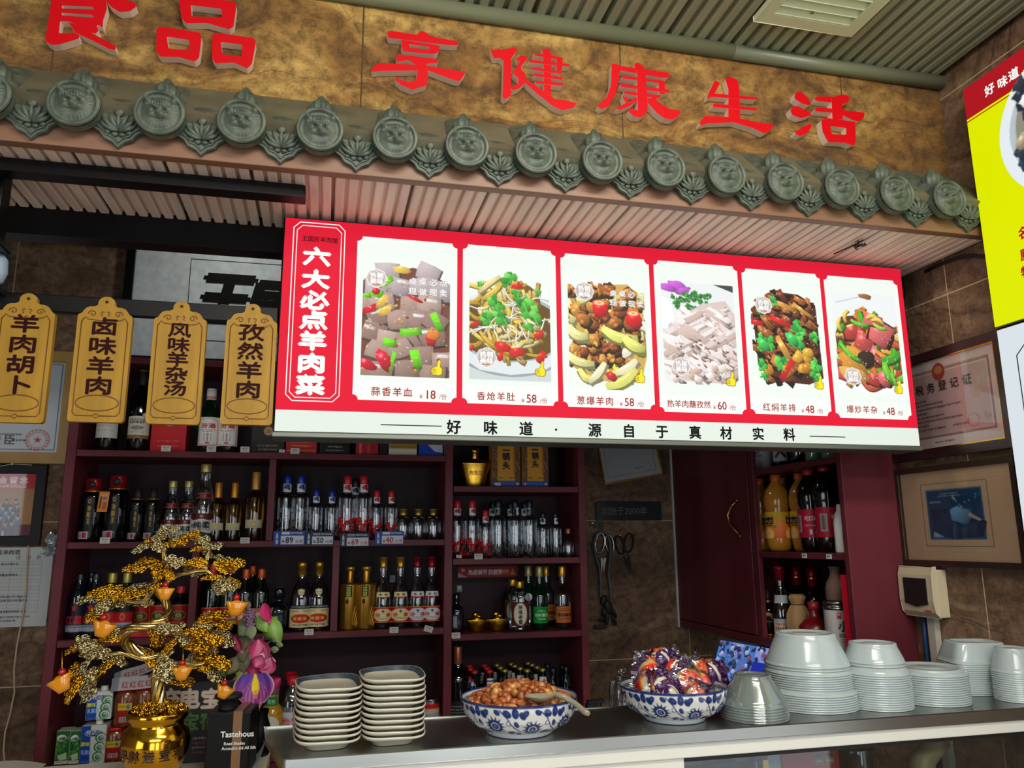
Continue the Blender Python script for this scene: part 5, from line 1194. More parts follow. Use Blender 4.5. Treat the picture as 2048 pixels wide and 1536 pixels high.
# beers on the low deck
DK = ZM['deck']
place(wine('wine_bottle', 'dark wine bottle with black neck at the back of the beer deck', m_blackm, '#16181a', wl2), 912, 1420, y2 + .08, DK + .0).scale = (.8, .8, .98)
place(wine('wine_bottle', 'dark wine bottle with copper foil neck beside the beers', m_copper, '#1c1e20', wl2), 915, 1420, y1 - .01, DK).scale = (.96, .96, .96)
for px, yy, kind, lb in ((949, y1 + .03, 'beer_red', 'red-capped beer with blue-red collar in front'), (941, y1 + .09, 'beer_red', 'red-capped beer second in the first file'), (939, y1 + .15, 'beer_red', 'red-capped beer third in the first file'),
 (979, y1 + .03, 'beer_orange', 'red-capped beer with orange stripes in front'), (974, y1 + .09, 'beer_orange', 'red-capped orange-striped beer behind its twin'), (969, y1 + .15, 'beer_orange', 'red-capped orange-striped beer at the back'),
 (1010, y1 + .03, 'beer_green', 'white-label beer in front, beside the orange-striped one'), (1001, y1 + .09, 'beer_green', 'white-label beer second in its file, left'), (994, y1 + .15, 'beer_green', 'white-label beer at the back of the left file'),
 (1055, y1 + .01, 'beer_green', 'white-label beer nearest the peanuts, centre file'), (1041, y1 + .06, 'beer_green', 'white-label beer behind the nearest one'), (1030, y1 + .115, 'beer_green', 'white-label beer third in the centre file'), (1023, y1 + .16, 'beer_green', 'white-label beer at the back of the centre file'),
 (1086, y1 + .01, 'beer_green', 'white-label beer in front of the last file'), (1075, y1 + .065, 'beer_green', 'white-label beer second in the last file'), (1065, y1 + .12, 'beer_green', 'white-label beer third in the last file'), (1057, y1 + .16, 'beer_green', 'white-label beer at the back of the last file'),
 (1107, y1 + .0, 'beer_dark', 'dark beer bottle beside the white-label ones'), (1096, y1 + .09, 'beer_dark', 'dark beer bottle standing behind its twin'), (1126, y1 + .05, 'beer_dark', 'dark beer bottle with brown cap near the panel'), (1133, y1 + .02, 'beer_dark', 'dark beer bottle against the shelf panel')):
 put(kind, px, 1400, yy, DK, lb, (.80, .80, 1), px * .7)
# price tags on the shelf edges
def tag_label(px, py, txt='', w_=.030, h_=.020, Y=YSH - .0015, lab='', rot=0):
 p = aty(px, py, Y); t = Canvas(60, 40, '#cfccc4'); t.rect(0, 0, 60, 3, '#c89a94'); t.rect(0, 37, 60, 40, '#c89a94'); t.scrib(10, 10, 50, 9, '#5a5a5a'); t.scrib(16, 24, 44, 7, '#8a8a8a')
 b = MB().box(-w_ / 2, w_ / 2, -.001, .001, -h_ / 2, h_ / 2); o = b.build('price_tag', m_paper, None, p, (0, rot, 0))
 tag(o, lab, 'price tag', 'small paper price tags on shelf edges')
 patch('tag_print', t, flat((-w_ / 2, -.0013, h_ / 2), (w_, 0, 0), (0, 0, -h_)), 14, 10, printed, o); return o
for px, py, lb, rt in ((332, 897, 'white paper tag under the red gift box', 0), (423, 898, 'pale paper tag under the first green bottle', 0), (490, 899, 'paper tag left of the black gift box', 0), (590, 902, 'paper tag below the crimson gift box', 0), (564, 902, 'torn paper tag below the shelf divider', .1),
 (210, 1081, 'paper tag under the tagged black bottle', 0), (490, 1081, 'paper tag under the tall golden bottle', 0), (408, 1080, 'crooked paper tag under the tall conical bottle', -.35), (552, 1266, 'paper tag beside the pink flower bud', 0), (618, 1264, 'paper tag under the shield-label bottles', 0),
 (788, 1260, 'paper tag under the second flared bottle', 0), (857, 1258, 'crumpled paper tag under the last flared bottle', .3), (996, 968, 'curled paper tag under the yellow cartons', 0), (957, 1113, 'paper tag under the clear bottles of the narrow shelf', 0), (918, 1113, 'torn bit of paper tag at the narrow shelf corner', .1), (912, 1271, 'paper tag under the dark square flask', 0)):
 sm = 'torn' in lb or 'curled' in lb
 tag_label(px, py, w_=.018 if sm else .028, h_=.010 if sm else .019, lab=lb, rot=rt)
# blue price cards
for (xa_, xb2, ya, yb), pr, dk, lb in (((547, 610, 1062, 1090), '89', 0, 'blue price card reading 89 under the blue-capped bottles'), ((611, 668, 1064, 1090), '50', 1, 'blue price card reading 50 touching the 89 card'), ((680, 739, 1069, 1090), '69', 1, 'navy price card reading 69 under the red-capped bottles'), ((750, 808, 1062, 1089), '40', 0, 'blue price card reading 40 near the squat bottles')):
 cv = Canvas(180, 78, '#1b3f9e' if not dk else '#1c2348'); cv.ell(20, 20, 5, 9, '#c8ccd4'); cv.rect(14, 24, 27, 72, '#c8ccd4'); cv.rect(16, 40, 25, 48, '#4a4a52'); cv.rect(46, 5, 92, 19, '#dfe3ea' if not dk else '#8a90a4'); cv.scrib(96, 8, 168, 9, '#dfe3ea')
 cv.rect(42, 26, 174, 74, '#d3d6da'); c = '#141a44' if pr in ('89', '50') else '#b01820'
 cv.text('¥', 50, 66, 22, c, .03); cv.text(pr, 68, 67, 46, c, .02); cv.text('元/瓶', 124, 66, 20, c)
 q = aty((xa_ + xb2) / 2, (ya + yb) / 2, YSH - .004); w_ = aty(xb2, ya, YSH - .004).x - aty(xa_, ya, YSH - .004).x; h_ = w_ * .45
 o = MB().box(-w_ / 2, w_ / 2, 0, .002, -h_ / 2, h_ / 2).build('price_card', mat('card_blue', '#1b3f9e', .4), None, q); tag(o, lb, 'price card', 'blue price cards')
 patch('card_print', cv, flat((-w_ / 2, -.0006, h_ / 2), (w_, 0, 0), (0, 0, -h_)), 62, 28, glossp, o)
# red sticker and tiny stickers on the back panel
yk = BK - .0115
def sticker(name, label, px0, px1, py0, py1, cv, nu, nv, cat='sticker', Y=yk, th=.0012):
 p0_, p1_ = aty(px0, py0, Y), aty(px1, py1, Y); w_ = p1_.x - p0_.x; h_ = p0_.z - p1_.z
 o = MB().box(0, w_, 0, th, -h_, 0).build(name, m_paper, None, (p0_.x, Y, p0_.z)); tag(o, label, cat)
 patch('print', cv, flat((0, -.0005, 0), (w_, 0, 0), (0, 0, -h_)), nu, nv, printed, o); return o
cv = Canvas(360, 56, '#a8202c'); cv.poly([(0, 30), (60, 56), (0, 56)], '#d89a9a'); cv.ell(30, 18, 13, 9, '#d8a878'); cv.text('免疫调节', 60, 40, 29, '#e8dcd8', .04); cv.text('抗疲劳', 182, 40, 29, '#e8dcd8', .04); cv.rect(270, 16, 308, 38, '#c8863a'); cv.poly([(314, 46), (330, 10), (348, 46)], '#c8863a')
sticker('red_sticker', 'red advertising strip stuck on the back panel above the golden ingots', 916, 1035, 1134, 1153, cv, 120, 20)
cv = Canvas(20, 24, '#8f9aa0'); cv.ell(10, 9, 5, 5, '#c8d0d4'); cv.scrib(4, 16, 16, 3, '#5a6468')
sticker('wall_sticker', 'tiny grey sticker on the back panel above the square flask', 914, 924, 1171, 1183, cv, 8, 10)
cv = Canvas(20, 24, '#a8b0b8'); cv.scrib(4, 6, 16, 4, '#5a6468'); cv.scrib(4, 14, 16, 4, '#5a6468')
sticker('wall_sticker', 'tiny pale sticker on the back panel between two flared bottle necks', 780, 790, 1151, 1164, cv, 8, 10)
# ================================================================ left: hanging bar, plaques, calligraphy board, framed papers
YP = 1.66
bar_z1 = aty(300, 601, YP + .02).z; bar_z0 = aty(300, 634, YP + .02).z
b = MB().box(-1.05, SX0 - .002, YP + .018, YP + .036, bar_z0, bar_z1)
hb = tag(b.build('hanging_bar', m_black, bevel=.002), 'black metal bar carrying the four wooden plaques, left of the red sign', 'metal bar')
xe = aty(612, 382, 1.53).x
t = thing('ceiling_track', 'black metal track fixed under the slatted soffit, ending above the red sign', 'metal track', (0, 0, 0))
MB().box(-1.2, xe, 1.505, 1.545, ZS - .028, ZS - .001).build('rail', m_black, t, bevel=.003)
MB().box(-1.2, xe + .001, 1.50, 1.508, ZS - .030, ZS - .022).build('lip', m_black, t)
t = thing('hanger_bracket', 'black upright bracket at the left edge joining the two black rails', 'bracket', (0, 0, 0))
x_ = aty(14, 400, 1.60).x
MB().box(x_ - .06, x_ + .006, 1.56, 1.60, 2.115, ZS - .001).build('upright', m_black, t, bevel=.002)
MB().box(x_ - .08, x_ + .014, 1.545, 1.615, 2.100, 2.116).build('foot_plate', m_black, t, bevel=.003)
MB().box(x_ - .03, x_ - .01, 1.60, YP + .02, bar_z1 - .01, 2.116).build('drop_arm', m_black, t)
b = MB(); p = aty(0, 535, 1.62); b.lathe([(.0005, .03), (.010, .028), (.018, .016), (.020, -.01), (.014, -.03), (.0005, -.034)], 20, (p.x - .006, p.y, p.z)); b.tube([(p.x - .006, p.y, p.z + .028), (p.x - .006, p.y, 2.0995)], .004)
tag(b.build('plastic_fitting', mat('blue_grey_plastic', '#8fa2b4', .4)), 'blue-grey rounded plastic fitting hanging at the left edge', 'plastic fitting')  # unidentified plastic object, not known to be a lamp
m_plq = mat('honey_wood', '#a27a28', .45, spec=.25, noise=.16, nscale=7, stretch=(7, 1, .7))
m_groove = mat('carved_groove', '#6a4210', .5); m_carve = mat('dark_red_carving', '#2c080b', .6, spec=.1)
PWD = .1015;
half = [(0, 2.70)] + [(.155 * math.sin(a), 2.555 + .150 * math.cos(a)) for a in np.linspace(.3, 1.75, 7)] + [(.17, 2.50), (.22, 2.475), (.30, 2.47), (.36, 2.44), (.40, 2.385), (.425, 2.33), (.455, 2.315), (.49, 2.29), (.5, 2.25), (.5, .07), (.485, .025), (.45, 0)]
outl = half + [(-x, z) for x, z in half[:0:-1]]
def groove(mb, pts, closed=False, r=.006):
 mb.tube([(x * PWD, -.0045, z * PWD) for x, z in pts], r * PWD * 1.6, 6, closed=closed)
def plaque(px, py, pb, chars, label):
 p = aty(px, py, YP); ztop = p.z + .0; zbot = aty(px - 12, pb, YP).z
 k = (ztop - zbot) / 2.70;
 t = thing('wooden_plaque', label, 'menu plaque', (p.x, YP, zbot), 0, 'wooden menu plaques on the black bar')
 b = MB(); b.prism(outl, lambda u, v, d: (u * PWD, d, v * k), -.004, .010, holes=[[(.028 * math.cos(-a), 2.585 + .028 * math.sin(-a)) for a in np.linspace(0, 2 * PI, 10)[:-1]]])
 b.build('board', m_plq, t, bevel=.0025)
 b = MB()
 sc = lambda pts: [(x, z * k / PWD) for x, z in pts]
 groove(b, sc([(-.42, 2.14), (-.42, .20), (-.36, .13), (-.06, .13)])); groove(b, sc([(.42, 2.14), (.42, .20), (.36, .13), (.06, .13)]))
 groove(b, sc([(-.42, 2.14), (-.36, 2.24), (-.30, 2.19), (-.06, 2.17)])); groove(b, sc([(.42, 2.14), (.36, 2.24), (.30, 2.19), (.06, 2.17)]))
 for zc_ in (2.17, .13): groove(b, sc([(-.06, zc_), (0, zc_ + .045), (.06, zc_), (0, zc_ - .045)]), True)
 groove(b, sc([(.385 * math.cos(a), .40 + .165 * math.sin(a)) for a in np.linspace(0, 2 * PI, 32)[:-1]]), True)
 for s in (-1, 1):
  groove(b, sc([(s * (.235 + .082 * (1 - q / 14) * math.cos(q * .62)), 2.315 + .075 * (1 - q / 14) * math.sin(q * .62)) for q in range(13)]))
  groove(b, sc([(s * .03 + .0, 2.35), (s * .06, 2.37), (s * .085, 2.335), (s * .05, 2.30), (s * .075, 2.27)]))
 b.build('carving', m_groove, t)
 b = MB(); n = len(chars); z0_, z1_ = .77, 2.05
 for i, ch in enumerate(chars):
  zc_ = z1_ - (z1_ - z0_) * i / (n - 1); s_ = (.375 if n == 4 else .315) * PWD
  b.text(ch, lambda u, v: (u - s_ * .5 * 1.42, -.0052, zc_ * k + v - s_ * .38), s_, bold=.03, sx=1.42)
 b.build('characters', m_carve, t)
 MB().lathe([(.0003, .010), (.0032, .010), (.0032, 0)], 10).build('hook', m_blackm, t, (0, .006, 2.585 * k), (PI / 2, 0, 0))
 return t
plaque(60, 588, 846, '羊肉胡卜', 'wooden plaque at the left edge, its last character two strokes')
plaque(216, 595, 845, '卤味羊肉', 'wooden plaque hanging in front of the gold certificate frame edge')
plaque(365, 604, 849, '风味羊杂汤', 'wooden plaque carrying five characters')
plaque(507, 609, 850, '孜然羊肉', 'wooden plaque touching the red sign')
# glass calligraphy board on the back wall
yb0 = YB - .001
L0 = aty(275, 470, 2.87).x; zt0 = aty(420, 470, 2.87).z; zb0 = aty(400, 722, 2.87).z
t = thing('calligraphy_board', 'black-framed grey glass board with black brush calligraphy behind the plaques', 'wall board', (0, 0, 0))
b = MB(); b.prism([(L0 - .03, zb0 - .02), (.52, zb0 - .02), (.52, zt0 + .03), (L0 - .03, zt0 + .03)], lambda u, v, d: (u, d, v), 2.865, yb0, holes=[[(L0, zb0 + .01), (.49, zb0 + .01), (.49, zt0), (L0, zt0)]])
b.build('frame', m_black, t, bevel=.003)
MB().box(L0, .49, 2.878, 2.885, zb0 + .01, zt0).build('glass_panel', mat('frosted_grey_glass', '#c2ccd0', .12, noise=.10, nscale=38, spec=.7), t)
b = MB(); q = aty(382, 517, 2.877); q2 = aty(382, 680, 2.877)
for r_ in ((q.x, q.x + .002, q2.z, q.z), (q.x, .40, q.z - .002, q.z), (q.x, .40, q2.z, q2.z + .002)): b.box(r_[0], r_[1], 2.8765, 2.878, r_[2], r_[3])
b.build('thin_border', m_ink, t)
b = MB()
for ch, px, py, s_ in (('王', 440, 596, .21), ('國', 545, 612, .21), ('民', 660, 615, .21)):
 p = aty(px, py, 2.876); b.text(ch, lambda u, v: (p.x + u - s_ / 2 + v * .22, 2.876, p.z + v - s_ * .38), s_, bold=.055)
b.build('calligraphy', m_ink, t)
# small round downlight over the board
t = thing('round_downlight', 'small round ceiling downlight in the dark recess above the calligraphy board', 'lamp', (-.33, 2.52, 2.80))
MB().lathe([(.05, -.001), (.055, -.008), (.042, -.010)], 24).build('ring', m_silver, t)
MB().lathe([(.0003, -.008), (.042, -.008)], 24).build('diffuser', mat('lamp_glow', '#fff4dd', .5, emit=9), t)
l = bpy.data.lights.new('downlight', 'AREA'); l.shape = 'DISK'; l.size = .08; l.energy = 1.6; l.color = (1, .96, .88)
lo = bpy.data.objects.new('downlight', l); COL.objects.link(lo); lo.location = (-.33, 2.52, 2.785)
def framed(name, label, P0, U, V, N, w_, h_, fw, fm, cv, nu, nv, depth=.018, fmat=None, inner=None, glass=True, matw=0, matm=None, cat='framed picture'):
 """a picture frame; P0 = outer top-left corner of the front, U right, V down, N towards the room"""
 U, V, N = Vector(U).normalized(), Vector(V).normalized(), Vector(N).normalized(); P0 = Vector(P0)
 t = thing(name, label, cat, P0)
 W = lambda u, v, d: U * u + V * v + N * d
 b = MB(); b.prism([(0, 0), (w_, 0), (w_, h_), (0, h_)], W, 0, -depth, holes=[[(fw, fw), (w_ - fw, fw), (w_ - fw, h_ - fw), (fw, h_ - fw)]]); b.build('frame', fm, t, bevel=min(.004, fw * .3))
 if inner:
  b = MB(); b.prism([(fw - .0015, fw - .0015), (w_ - fw + .0015, fw - .0015), (w_ - fw + .0015, h_ - fw + .0015), (fw - .0015, h_ - fw + .0015)], W, -.002, -.006, holes=[[(fw + .003, fw + .003), (w_ - fw - .003, fw + .003), (w_ - fw - .003, h_ - fw - .003), (fw + .003, h_ - fw - .003)]]); b.build('gilt_edge', inner, t)
 o = W(fw, fw, -.009); patch('picture', cv, flat(o, U * (w_ - 2 * fw), V * (h_ - 2 * fw)), nu, nv, printed, t)
 if glass:
  b = MB(); b.add([W(fw, fw, -.005), W(w_ - fw, fw, -.005), W(w_ - fw, h_ - fw, -.005), W(fw, h_ - fw, -.005)], [(3, 2, 1, 0)]); b.build('glass', glassy('picture_glass', '#ffffff', .035), t)
 return t
X_, Z_, NY, NX = (1, 0, 0), (0, 0, -1), (0, -1, 0), (-1, 0, 0)
# gold certificate
yc = YB - .022
p1 = aty(157, 704, yc); p2 = aty(134, 927, yc); hgt = p1.z - p2.z; xr_ = (p1.x + p2.x) / 2; wid = .52
cv = Canvas(520, int(520 * hgt / wid), '#c6cbcf'); Wc, Hc = cv.w, cv.h; cv.rect(0, 0, Wc, 5, '#c6a060')
cv.rect(6, 10, Wc - 12, 12, '#2b4a78'); cv.rect(Wc - 14, 10, Wc - 11, Hc - 10, '#2b4a78'); cv.rect(6, Hc - 13, Wc - 11, Hc - 10, '#2b4a78')
cv.scrib(Wc - 170, int(Hc * .13), Wc - 60, 6, '#7a7a7a'); cv.scrib(Wc - 230, int(Hc * .54), Wc - 50, 6, '#7a7a7a'); cv.scrib(Wc - 330, int(Hc * .70), Wc - 210, 6, '#7a7a7a'); cv.scrib(Wc - 260, int(Hc * .80), Wc - 130, 7, '#5a5a5a')
cv.text('刘俊臣', Wc - 290, int(Hc * .91), 44, '#20202a', sp=.1); cv.scrib(Wc - 165, int(Hc * .86), Wc - 110, 9, '#5a5a5a')
cx_, cy_ = Wc - 74, int(Hc * .865); cv.ell(cx_, cy_, 44, 44, '#c05050', ring=.06); cv.ell(cx_, cy_, 32, 32, '#c05050', ring=.05)
for k in range(18):
 a = k * PI / 9; cv.ell(cx_ + 37 * math.cos(a), cy_ + 37 * math.sin(a), 3, 3, '#c05050')
cv.poly([(cx_ + (15 if k % 2 == 0 else 6) * math.sin(k * PI / 5), cy_ - (15 if k % 2 == 0 else 6) * math.cos(k * PI / 5)) for k in range(10)], '#c03038')
framed('framed_certificate', 'certificate with a red round seal in a wide tan frame, behind the first plaque', (xr_ - wid, yc, p1.z), X_, Z_, NY, wid, hgt, .036, mat('tan_gilt_frame', '#a98448', .4, noise=.1), cv, 170, 130)
# group photograph
p1 = aty(93, 930, yc); p2 = aty(79, 1090, yc); hgt = p1.z - p2.z; xr_ = (p1.x + p2.x) / 2; wid = .42
cv = Canvas(380, int(380 * (hgt - .06) / (wid - .06)), '#9c7248'); Wc, Hc = cv.w, cv.h; cv.rect(0, 0, Wc, Hc * .24, '#b0242e'); cv.text('大会留念', Wc - 150, Hc * .15, 26, '#e8dcd8', .04, sp=.25); cv.text('2010年3月22日', Wc - 124, Hc * .225, 15, '#e8dcd8', .03)
cv.rect(0, Hc * .82, Wc, Hc, '#5a2030'); cv.rect(Wc - 140, Hc * .30, Wc - 122, Hc * .42, '#2a221c'); R = cv.rng
for row in range(5):
 for c in range(14):
  x = 20 + c * 25 + (12 if row % 2 else 0) + R.normal(0, 3); y = Hc * (.44 + .085 * row) + R.normal(0, 2)
  if x > Wc - 46: continue
  cl = ['#20242c', '#2c3446', '#44302c', '#5a5a60', '#a8a8a8', '#7a2c2a', '#2a5a8a'][R.integers(7)] if row < 4 else ['#20242c', '#2a2c34'][R.integers(2)]
  cv.blob(x, y + 17, 10, 14, cl, 0, 10, .1); cv.poly([(x - 2, y + 7), (x + 2, y + 7), (x, y + 15)], '#dcdcdc'); cv.ell(x, y, 5.5, 6.5, '#c49474'); cv.ell(x, y - 3, 5.5, 4.5, '#1c1614')
  if row == 4: cv.rect(x - 7, y + 26, x - 2, y + 50, '#b8b4b0' if c % 2 else '#22242c'); cv.rect(x + 2, y + 26, x + 7, y + 50, '#22242c');
framed('framed_photograph', 'group photograph with a red banner in a black frame below the tan certificate', (xr_ - wid, yc, p1.z), X_, Z_, NY, wid, hgt, .03, m_black, cv, 190, 100)
b = MB(); q1, q2, q3 = aty(-10, 935, yc - .006), aty(24, 928, yc - .006), aty(64, 930, yc - .006); b.tube([q1, q2, q3], .0012, 6); b.ball(q2, .004)
tag(b.build('hanging_string', mat('pale_string', '#c8c2b0', .8)), 'white string and nail above the black-framed group photograph', 'string')
# duty sheet
p1 = aty(108, 1094, YB - .004); p2 = aty(92, 1252, YB - .004); hgt = p1.z - p2.z; wid = .30; xr_ = (p1.x + p2.x) / 2
cv = Canvas(300, int(300 * hgt / wid), '#b9bcbc'); Wc, Hc = cv.w, cv.h; cv.text('王国民羊肉馆', 100, 22, 17, '#33343a', .02); cv.text('值班表', 190, 38, 15, '#55565c', sp=1.0)
for i in range(15): cv.rect(110, 44 + i * (Hc - 90) / 14, 270, 45 + i * (Hc - 90) / 14, '#8a8c90')
for x in (110, 142, 180, 212, 242, 270): cv.rect(x, 44, x + 1, Hc - 46, '#8a8c90')
for i in range(14): cv.scrib(116, 50 + i * (Hc - 90) / 14, 136, 7, '#6a6c74')
for i in (0, 3, 9, 10, 13): cv.scrib(150, 50 + i * (Hc - 90) / 14, 236 if i > 8 else 200, 8, '#4a4c58')
cv.scrib(90, Hc - 34, 250, 6, '#55565c'); cv.scrib(130, Hc - 22, 210, 6, '#55565c')
o = MB().box(0, wid, 0, .0015, -hgt, 0).build('duty_sheet', m_paper, None, (xr_ - wid, YB - .004, p1.z)); tag(o, 'white printed table sheet taped to the stone wall below the group photograph', 'paper sheet')
patch('sheet_print', cv, flat((0, -.0006, 0), (wid, 0, 0), (0, 0, -hgt)), 120, 100, printed, o)
b = MB(); pts = [aty(x, y, YB - .012) for x, y in ((58, 1084), (55, 1110), (52, 1180), (45, 1235), (34, 1290), (28, 1340), (29, 1385), (20, 1430), (10, 1465), (7, 1500), (11, 1540), (12, 1600))]
pp = []
for i in range(len(pts) - 1):
 for k in range(4): pp.append(pts[i].lerp(pts[i + 1], k / 4))
b.tube(pp, .0028, 8); tag(b.build('beige_string', mat('beige_cord', '#c0a888', .7)), 'beige cord hanging down the stone wall over the printed sheet', 'cord')
def crumple(name, label, c, sx, sz, m, seed, n=10, d=.012, cat='tape'):
 r = random.Random(seed); b = MB(); H = [[r.uniform(-1, 1) for _ in range(n + 1)] for _ in range(n + 1)]
 b.grid(lambda u, v: (c.x + (u - .5) * sx * (1 + .4 * H[0][int(v * n)]), c.y - d * abs(H[int(v * n)][int(u * n)]), c.z + (.5 - v) * sz * (1 + .2 * H[int(u * n)][0])), n, n, smooth=False)
 return tag(b.build(name, m), label, cat)
crumple('clear_tape', 'crumpled clear tape stuck beside the top of the drinks shelf sheet corner', aty(106, 1088, YB - .010), .042, .070, mat('crinkled_film', '#c8ccd0', .12, metal=.6), 3, d=.02)
# ================================================================ middle wall
ym = YB - .014
p = aty(1196, 878, ym); rot = math.radians(7.5); U = Vector((math.cos(rot), 0, math.sin(rot))); V = Vector((math.sin(rot), 0, -math.cos(rot)))
bl = aty(1210, 970, ym); br = aty(1327, 950, ym); U = (br - bl); wid = U.length; U.normalize(); V = Vector((U.z, 0, -U.x)); hgt = .30
cv = Canvas(200, int(200 * hgt / wid), '#a4a6a8'); Wc, Hc = cv.w, cv.h; cv.rect(14, 14, Wc - 14, 16, '#8a7a60'); cv.rect(14, Hc - 18, Wc - 14, Hc - 16, '#8a7a60'); cv.rect(14, 14, 16, Hc - 16, '#8a7a60'); cv.rect(Wc - 16, 14, Wc - 14, Hc - 16, '#8a7a60')
for q in (.42, .48): cv.scrib(30, int(Hc * q), 90, 6, '#4a4a4e')
cv.scrib(110, int(Hc * .86), 140, 5, '#5a5a5e'); cv.ell(158, int(Hc * .86), 13, 13, '#a88a8a', ring=.12)
framed('licence_certificate', 'tilted grey certificate in a thin gold frame above the black plaque', bl - V * hgt, U, V, NY, wid, hgt, .006, m_gold, cv, 70, 90, depth=.012, cat='framed certificate')
p1 = aty(1192, 1003, ym); p2 = aty(1324, 1041, ym); w_ = p2.x - p1.x; h_ = p1.z - p2.z
t = thing('black_plaque', 'small black plaque engraved with a founding year, above the scissors', 'plaque', p1)
MB().box(0, w_, 0, .013, -h_, 0).build('board', mat('black_lacquer', '#141a20', .25), t, bevel=.002)
b = MB(); b.text('创始于2000年', lambda u, v: (w_ * .08 + u, -.0006, -h_ * .66 + v), w_ * .125, bold=.015, sx=.92); b.build('engraving', mat('engraved_grey', '#5d574c', .6), t)
# scissors
def loop(cx, cy, rx, ry, rot=0, n=18, Y=ym):
 c, s = math.cos(rot), math.sin(rot)
 return [aty(cx + rx * math.cos(a) * c - ry * math.sin(a) * s, cy + rx * math.cos(a) * s + ry * math.sin(a) * c, Y) for a in np.linspace(0, 2 * PI, n + 1)[:-1]]
def scissors(label, hm, bm, loops, piv, tips, w):
 t = thing('scissors', label, 'scissors', (0, 0, 0))
 for lp in loops: MB().tube(loop(*lp), .0032, 8, closed=True).build('handle_loop', hm, t)
 for (x, y), st in zip(tips, ((-w, 0), (w, 0))):
  a = [aty(piv[0] + st[0] - 2, piv[1], ym), aty(piv[0] + st[0] + 4, piv[1], ym), aty(x, y, ym)]
  b = MB(); k = -.002 if st[0] < 0 else .0005; b.prism([(q.x, q.z) for q in a], lambda u, v, d: (u, ym + d, v), k, k + .002); b.build('blade', bm, t)
 MB().ball(aty(piv[0], piv[1] + 2, ym - .003), .004, .003, .004).build('pivot', m_silver, t)
 MB().tube([aty(loops[0][0], loops[0][1] - loops[0][3], YB), aty(loops[0][0], loops[0][1] - loops[0][3], ym - .006)], .0015, 6).build('wall_hook', m_silver, t)
scissors('chrome scissors hanging on the stone wall inside a grey strap', m_silver, m_steel, ((1200, 1086, 9, 20, .12), (1219, 1087, 8, 18, -.2)), (1206, 1116), ((1203, 1148), (1207, 1146)), 3)
scissors('black-handled scissors hanging right of the chrome pair', m_blackm, m_blackm, ((1240, 1090, 8, 19, -.25), (1258, 1086, 9, 19, .12)), (1252, 1112), ((1262, 1151), (1266, 1150)), 3)
t = thing('strap_bundle', 'black bundled straps hanging by a grey loop around the chrome scissors', 'strap', (0, 0, 0))
pts = [(1201, 1194), (1202, 1165), (1199, 1135), (1191, 1110), (1188, 1088), (1193, 1068), (1204, 1062), (1215, 1068), (1221, 1086), (1220, 1115), (1217, 1150), (1221, 1178), (1222, 1200)]
b = MB(); b.tube([aty(x, y, ym - .010) for x, y in pts], .0052, 8); b.build('grey_loop', mat('grey_rubber', '#54606a', .6), t)
rs = random.Random(4); b = MB(); c0 = aty(1212, 1205, ym - .012)
for x, y, rx, rz, a in ((1208, 1200, .014, .020, .3), (1217, 1214, .016, .026, -.3), (1226, 1222, .007, .030, -.5), (1214, 1236, .008, .030, .1), (1228, 1240, .007, .022, -.4), (1204, 1240, .014, .006, .2), (1209, 1224, .012, .016, 0)):
 p = aty(x, y, ym - .010); b.ball(p, rx, .008, rz, 10, 8, rot=Matrix.Rotation(a, 4, 'Y'))
p = aty(1203, 1252, ym - .010); b.box(p.x - .028, p.x + .022, p.y - .006, p.y + .004, p.z - .007, p.z + .005)
b.build('black_straps', m_blackm, t)
crumple('clear_tape', 'crinkled clear tape on the stone wall above the chrome scissors', aty(1192, 1050, YB - .003), .05, .022, mat('clear_film_grey', '#77736c', .12, metal=.4), 8, d=.008)
# ================================================================ right: mahogany wall cabinet
XC = 1.354; YC0 = 1.837; ZB = 1.217
cb = thing('wall_cabinet', 'mahogany wall cabinet with a closed door and open shelves of soft drinks', 'cabinet', (0, 0, 0))
ys0 = atx(1510, 1110, XC).y; ZCT = 2.12
MB().box(XC + .018, XR - .001, ys0 + .15, ys0 + .17, ZB + .024, ZCT).build('partition', m_wood, cb)
MB().box(XC, XR - .001, YC0, YC0 + .020, ZB, ZCT).build('end_panel', m_wood, cb, bevel=.0015)
MB().box(XC, XR - .001, YC0 + .02, YB - .001, ZB, ZB + .024).build('bottom_board', m_wood, cb, bevel=.0015)
MB().box(XC, XR - .001, YC0 + .02, YB - .001, ZCT, ZCT + .02).build('top_board', m_wood, cb)
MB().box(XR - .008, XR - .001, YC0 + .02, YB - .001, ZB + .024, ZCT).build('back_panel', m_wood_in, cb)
for z in (1.506, 1.768): MB().box(XC + .003, XR - .008, YC0 + .02, ys0 + .15, z - .018, z).build('shelf_board', m_wood, cb, bevel=.0015)
MB().box(XC, XC + .016, ys0 - .018, ys0 + .012, ZB + .024, ZCT).build('stile', m_wood, cb, bevel=.0015)
dr = MB().box(XC - .001, XC + .016, ys0 + .018, YB - .012, ZB + .027, ZCT).build('door', m_wood, cb, bevel=.002)
q = [atx(x, y, XC - .004) for x, y in ((1474, 1001), (1470, 1012), (1466, 1030), (1470, 1048), (1477, 1060), (1480, 1072))]
b = MB(); n = len(q)
b.tube([Vector((XC - .004 - .022 * math.sin(PI * i / (n - 1)), p.y, p.z)) for i, p in enumerate(q)], [.003, .0045, .005, .005, .0045, .003], 8); b.ball(q[0], .006); b.ball(q[-1], .006)
b.build('handle', mat('antique_brass', '#a8703a', .3, metal=.9), dr)
struct(MB().box(XC - .008, XC - .001, YB - .010, YB - .0005, ZB - .005, ZCT).build('trim_7', mat('white_caulk', '#b8b4b0', .7)))
def putx(o, px, py, X, Z, s=1):
 p = atx(px, py, X); o.location = (X, p.y, Z + .0008); o.scale = s if hasattr(s, '__len__') else (s,) * 3; return o
ZS0, ZS1, ZS2 = ZB + .024, 1.506, 1.768
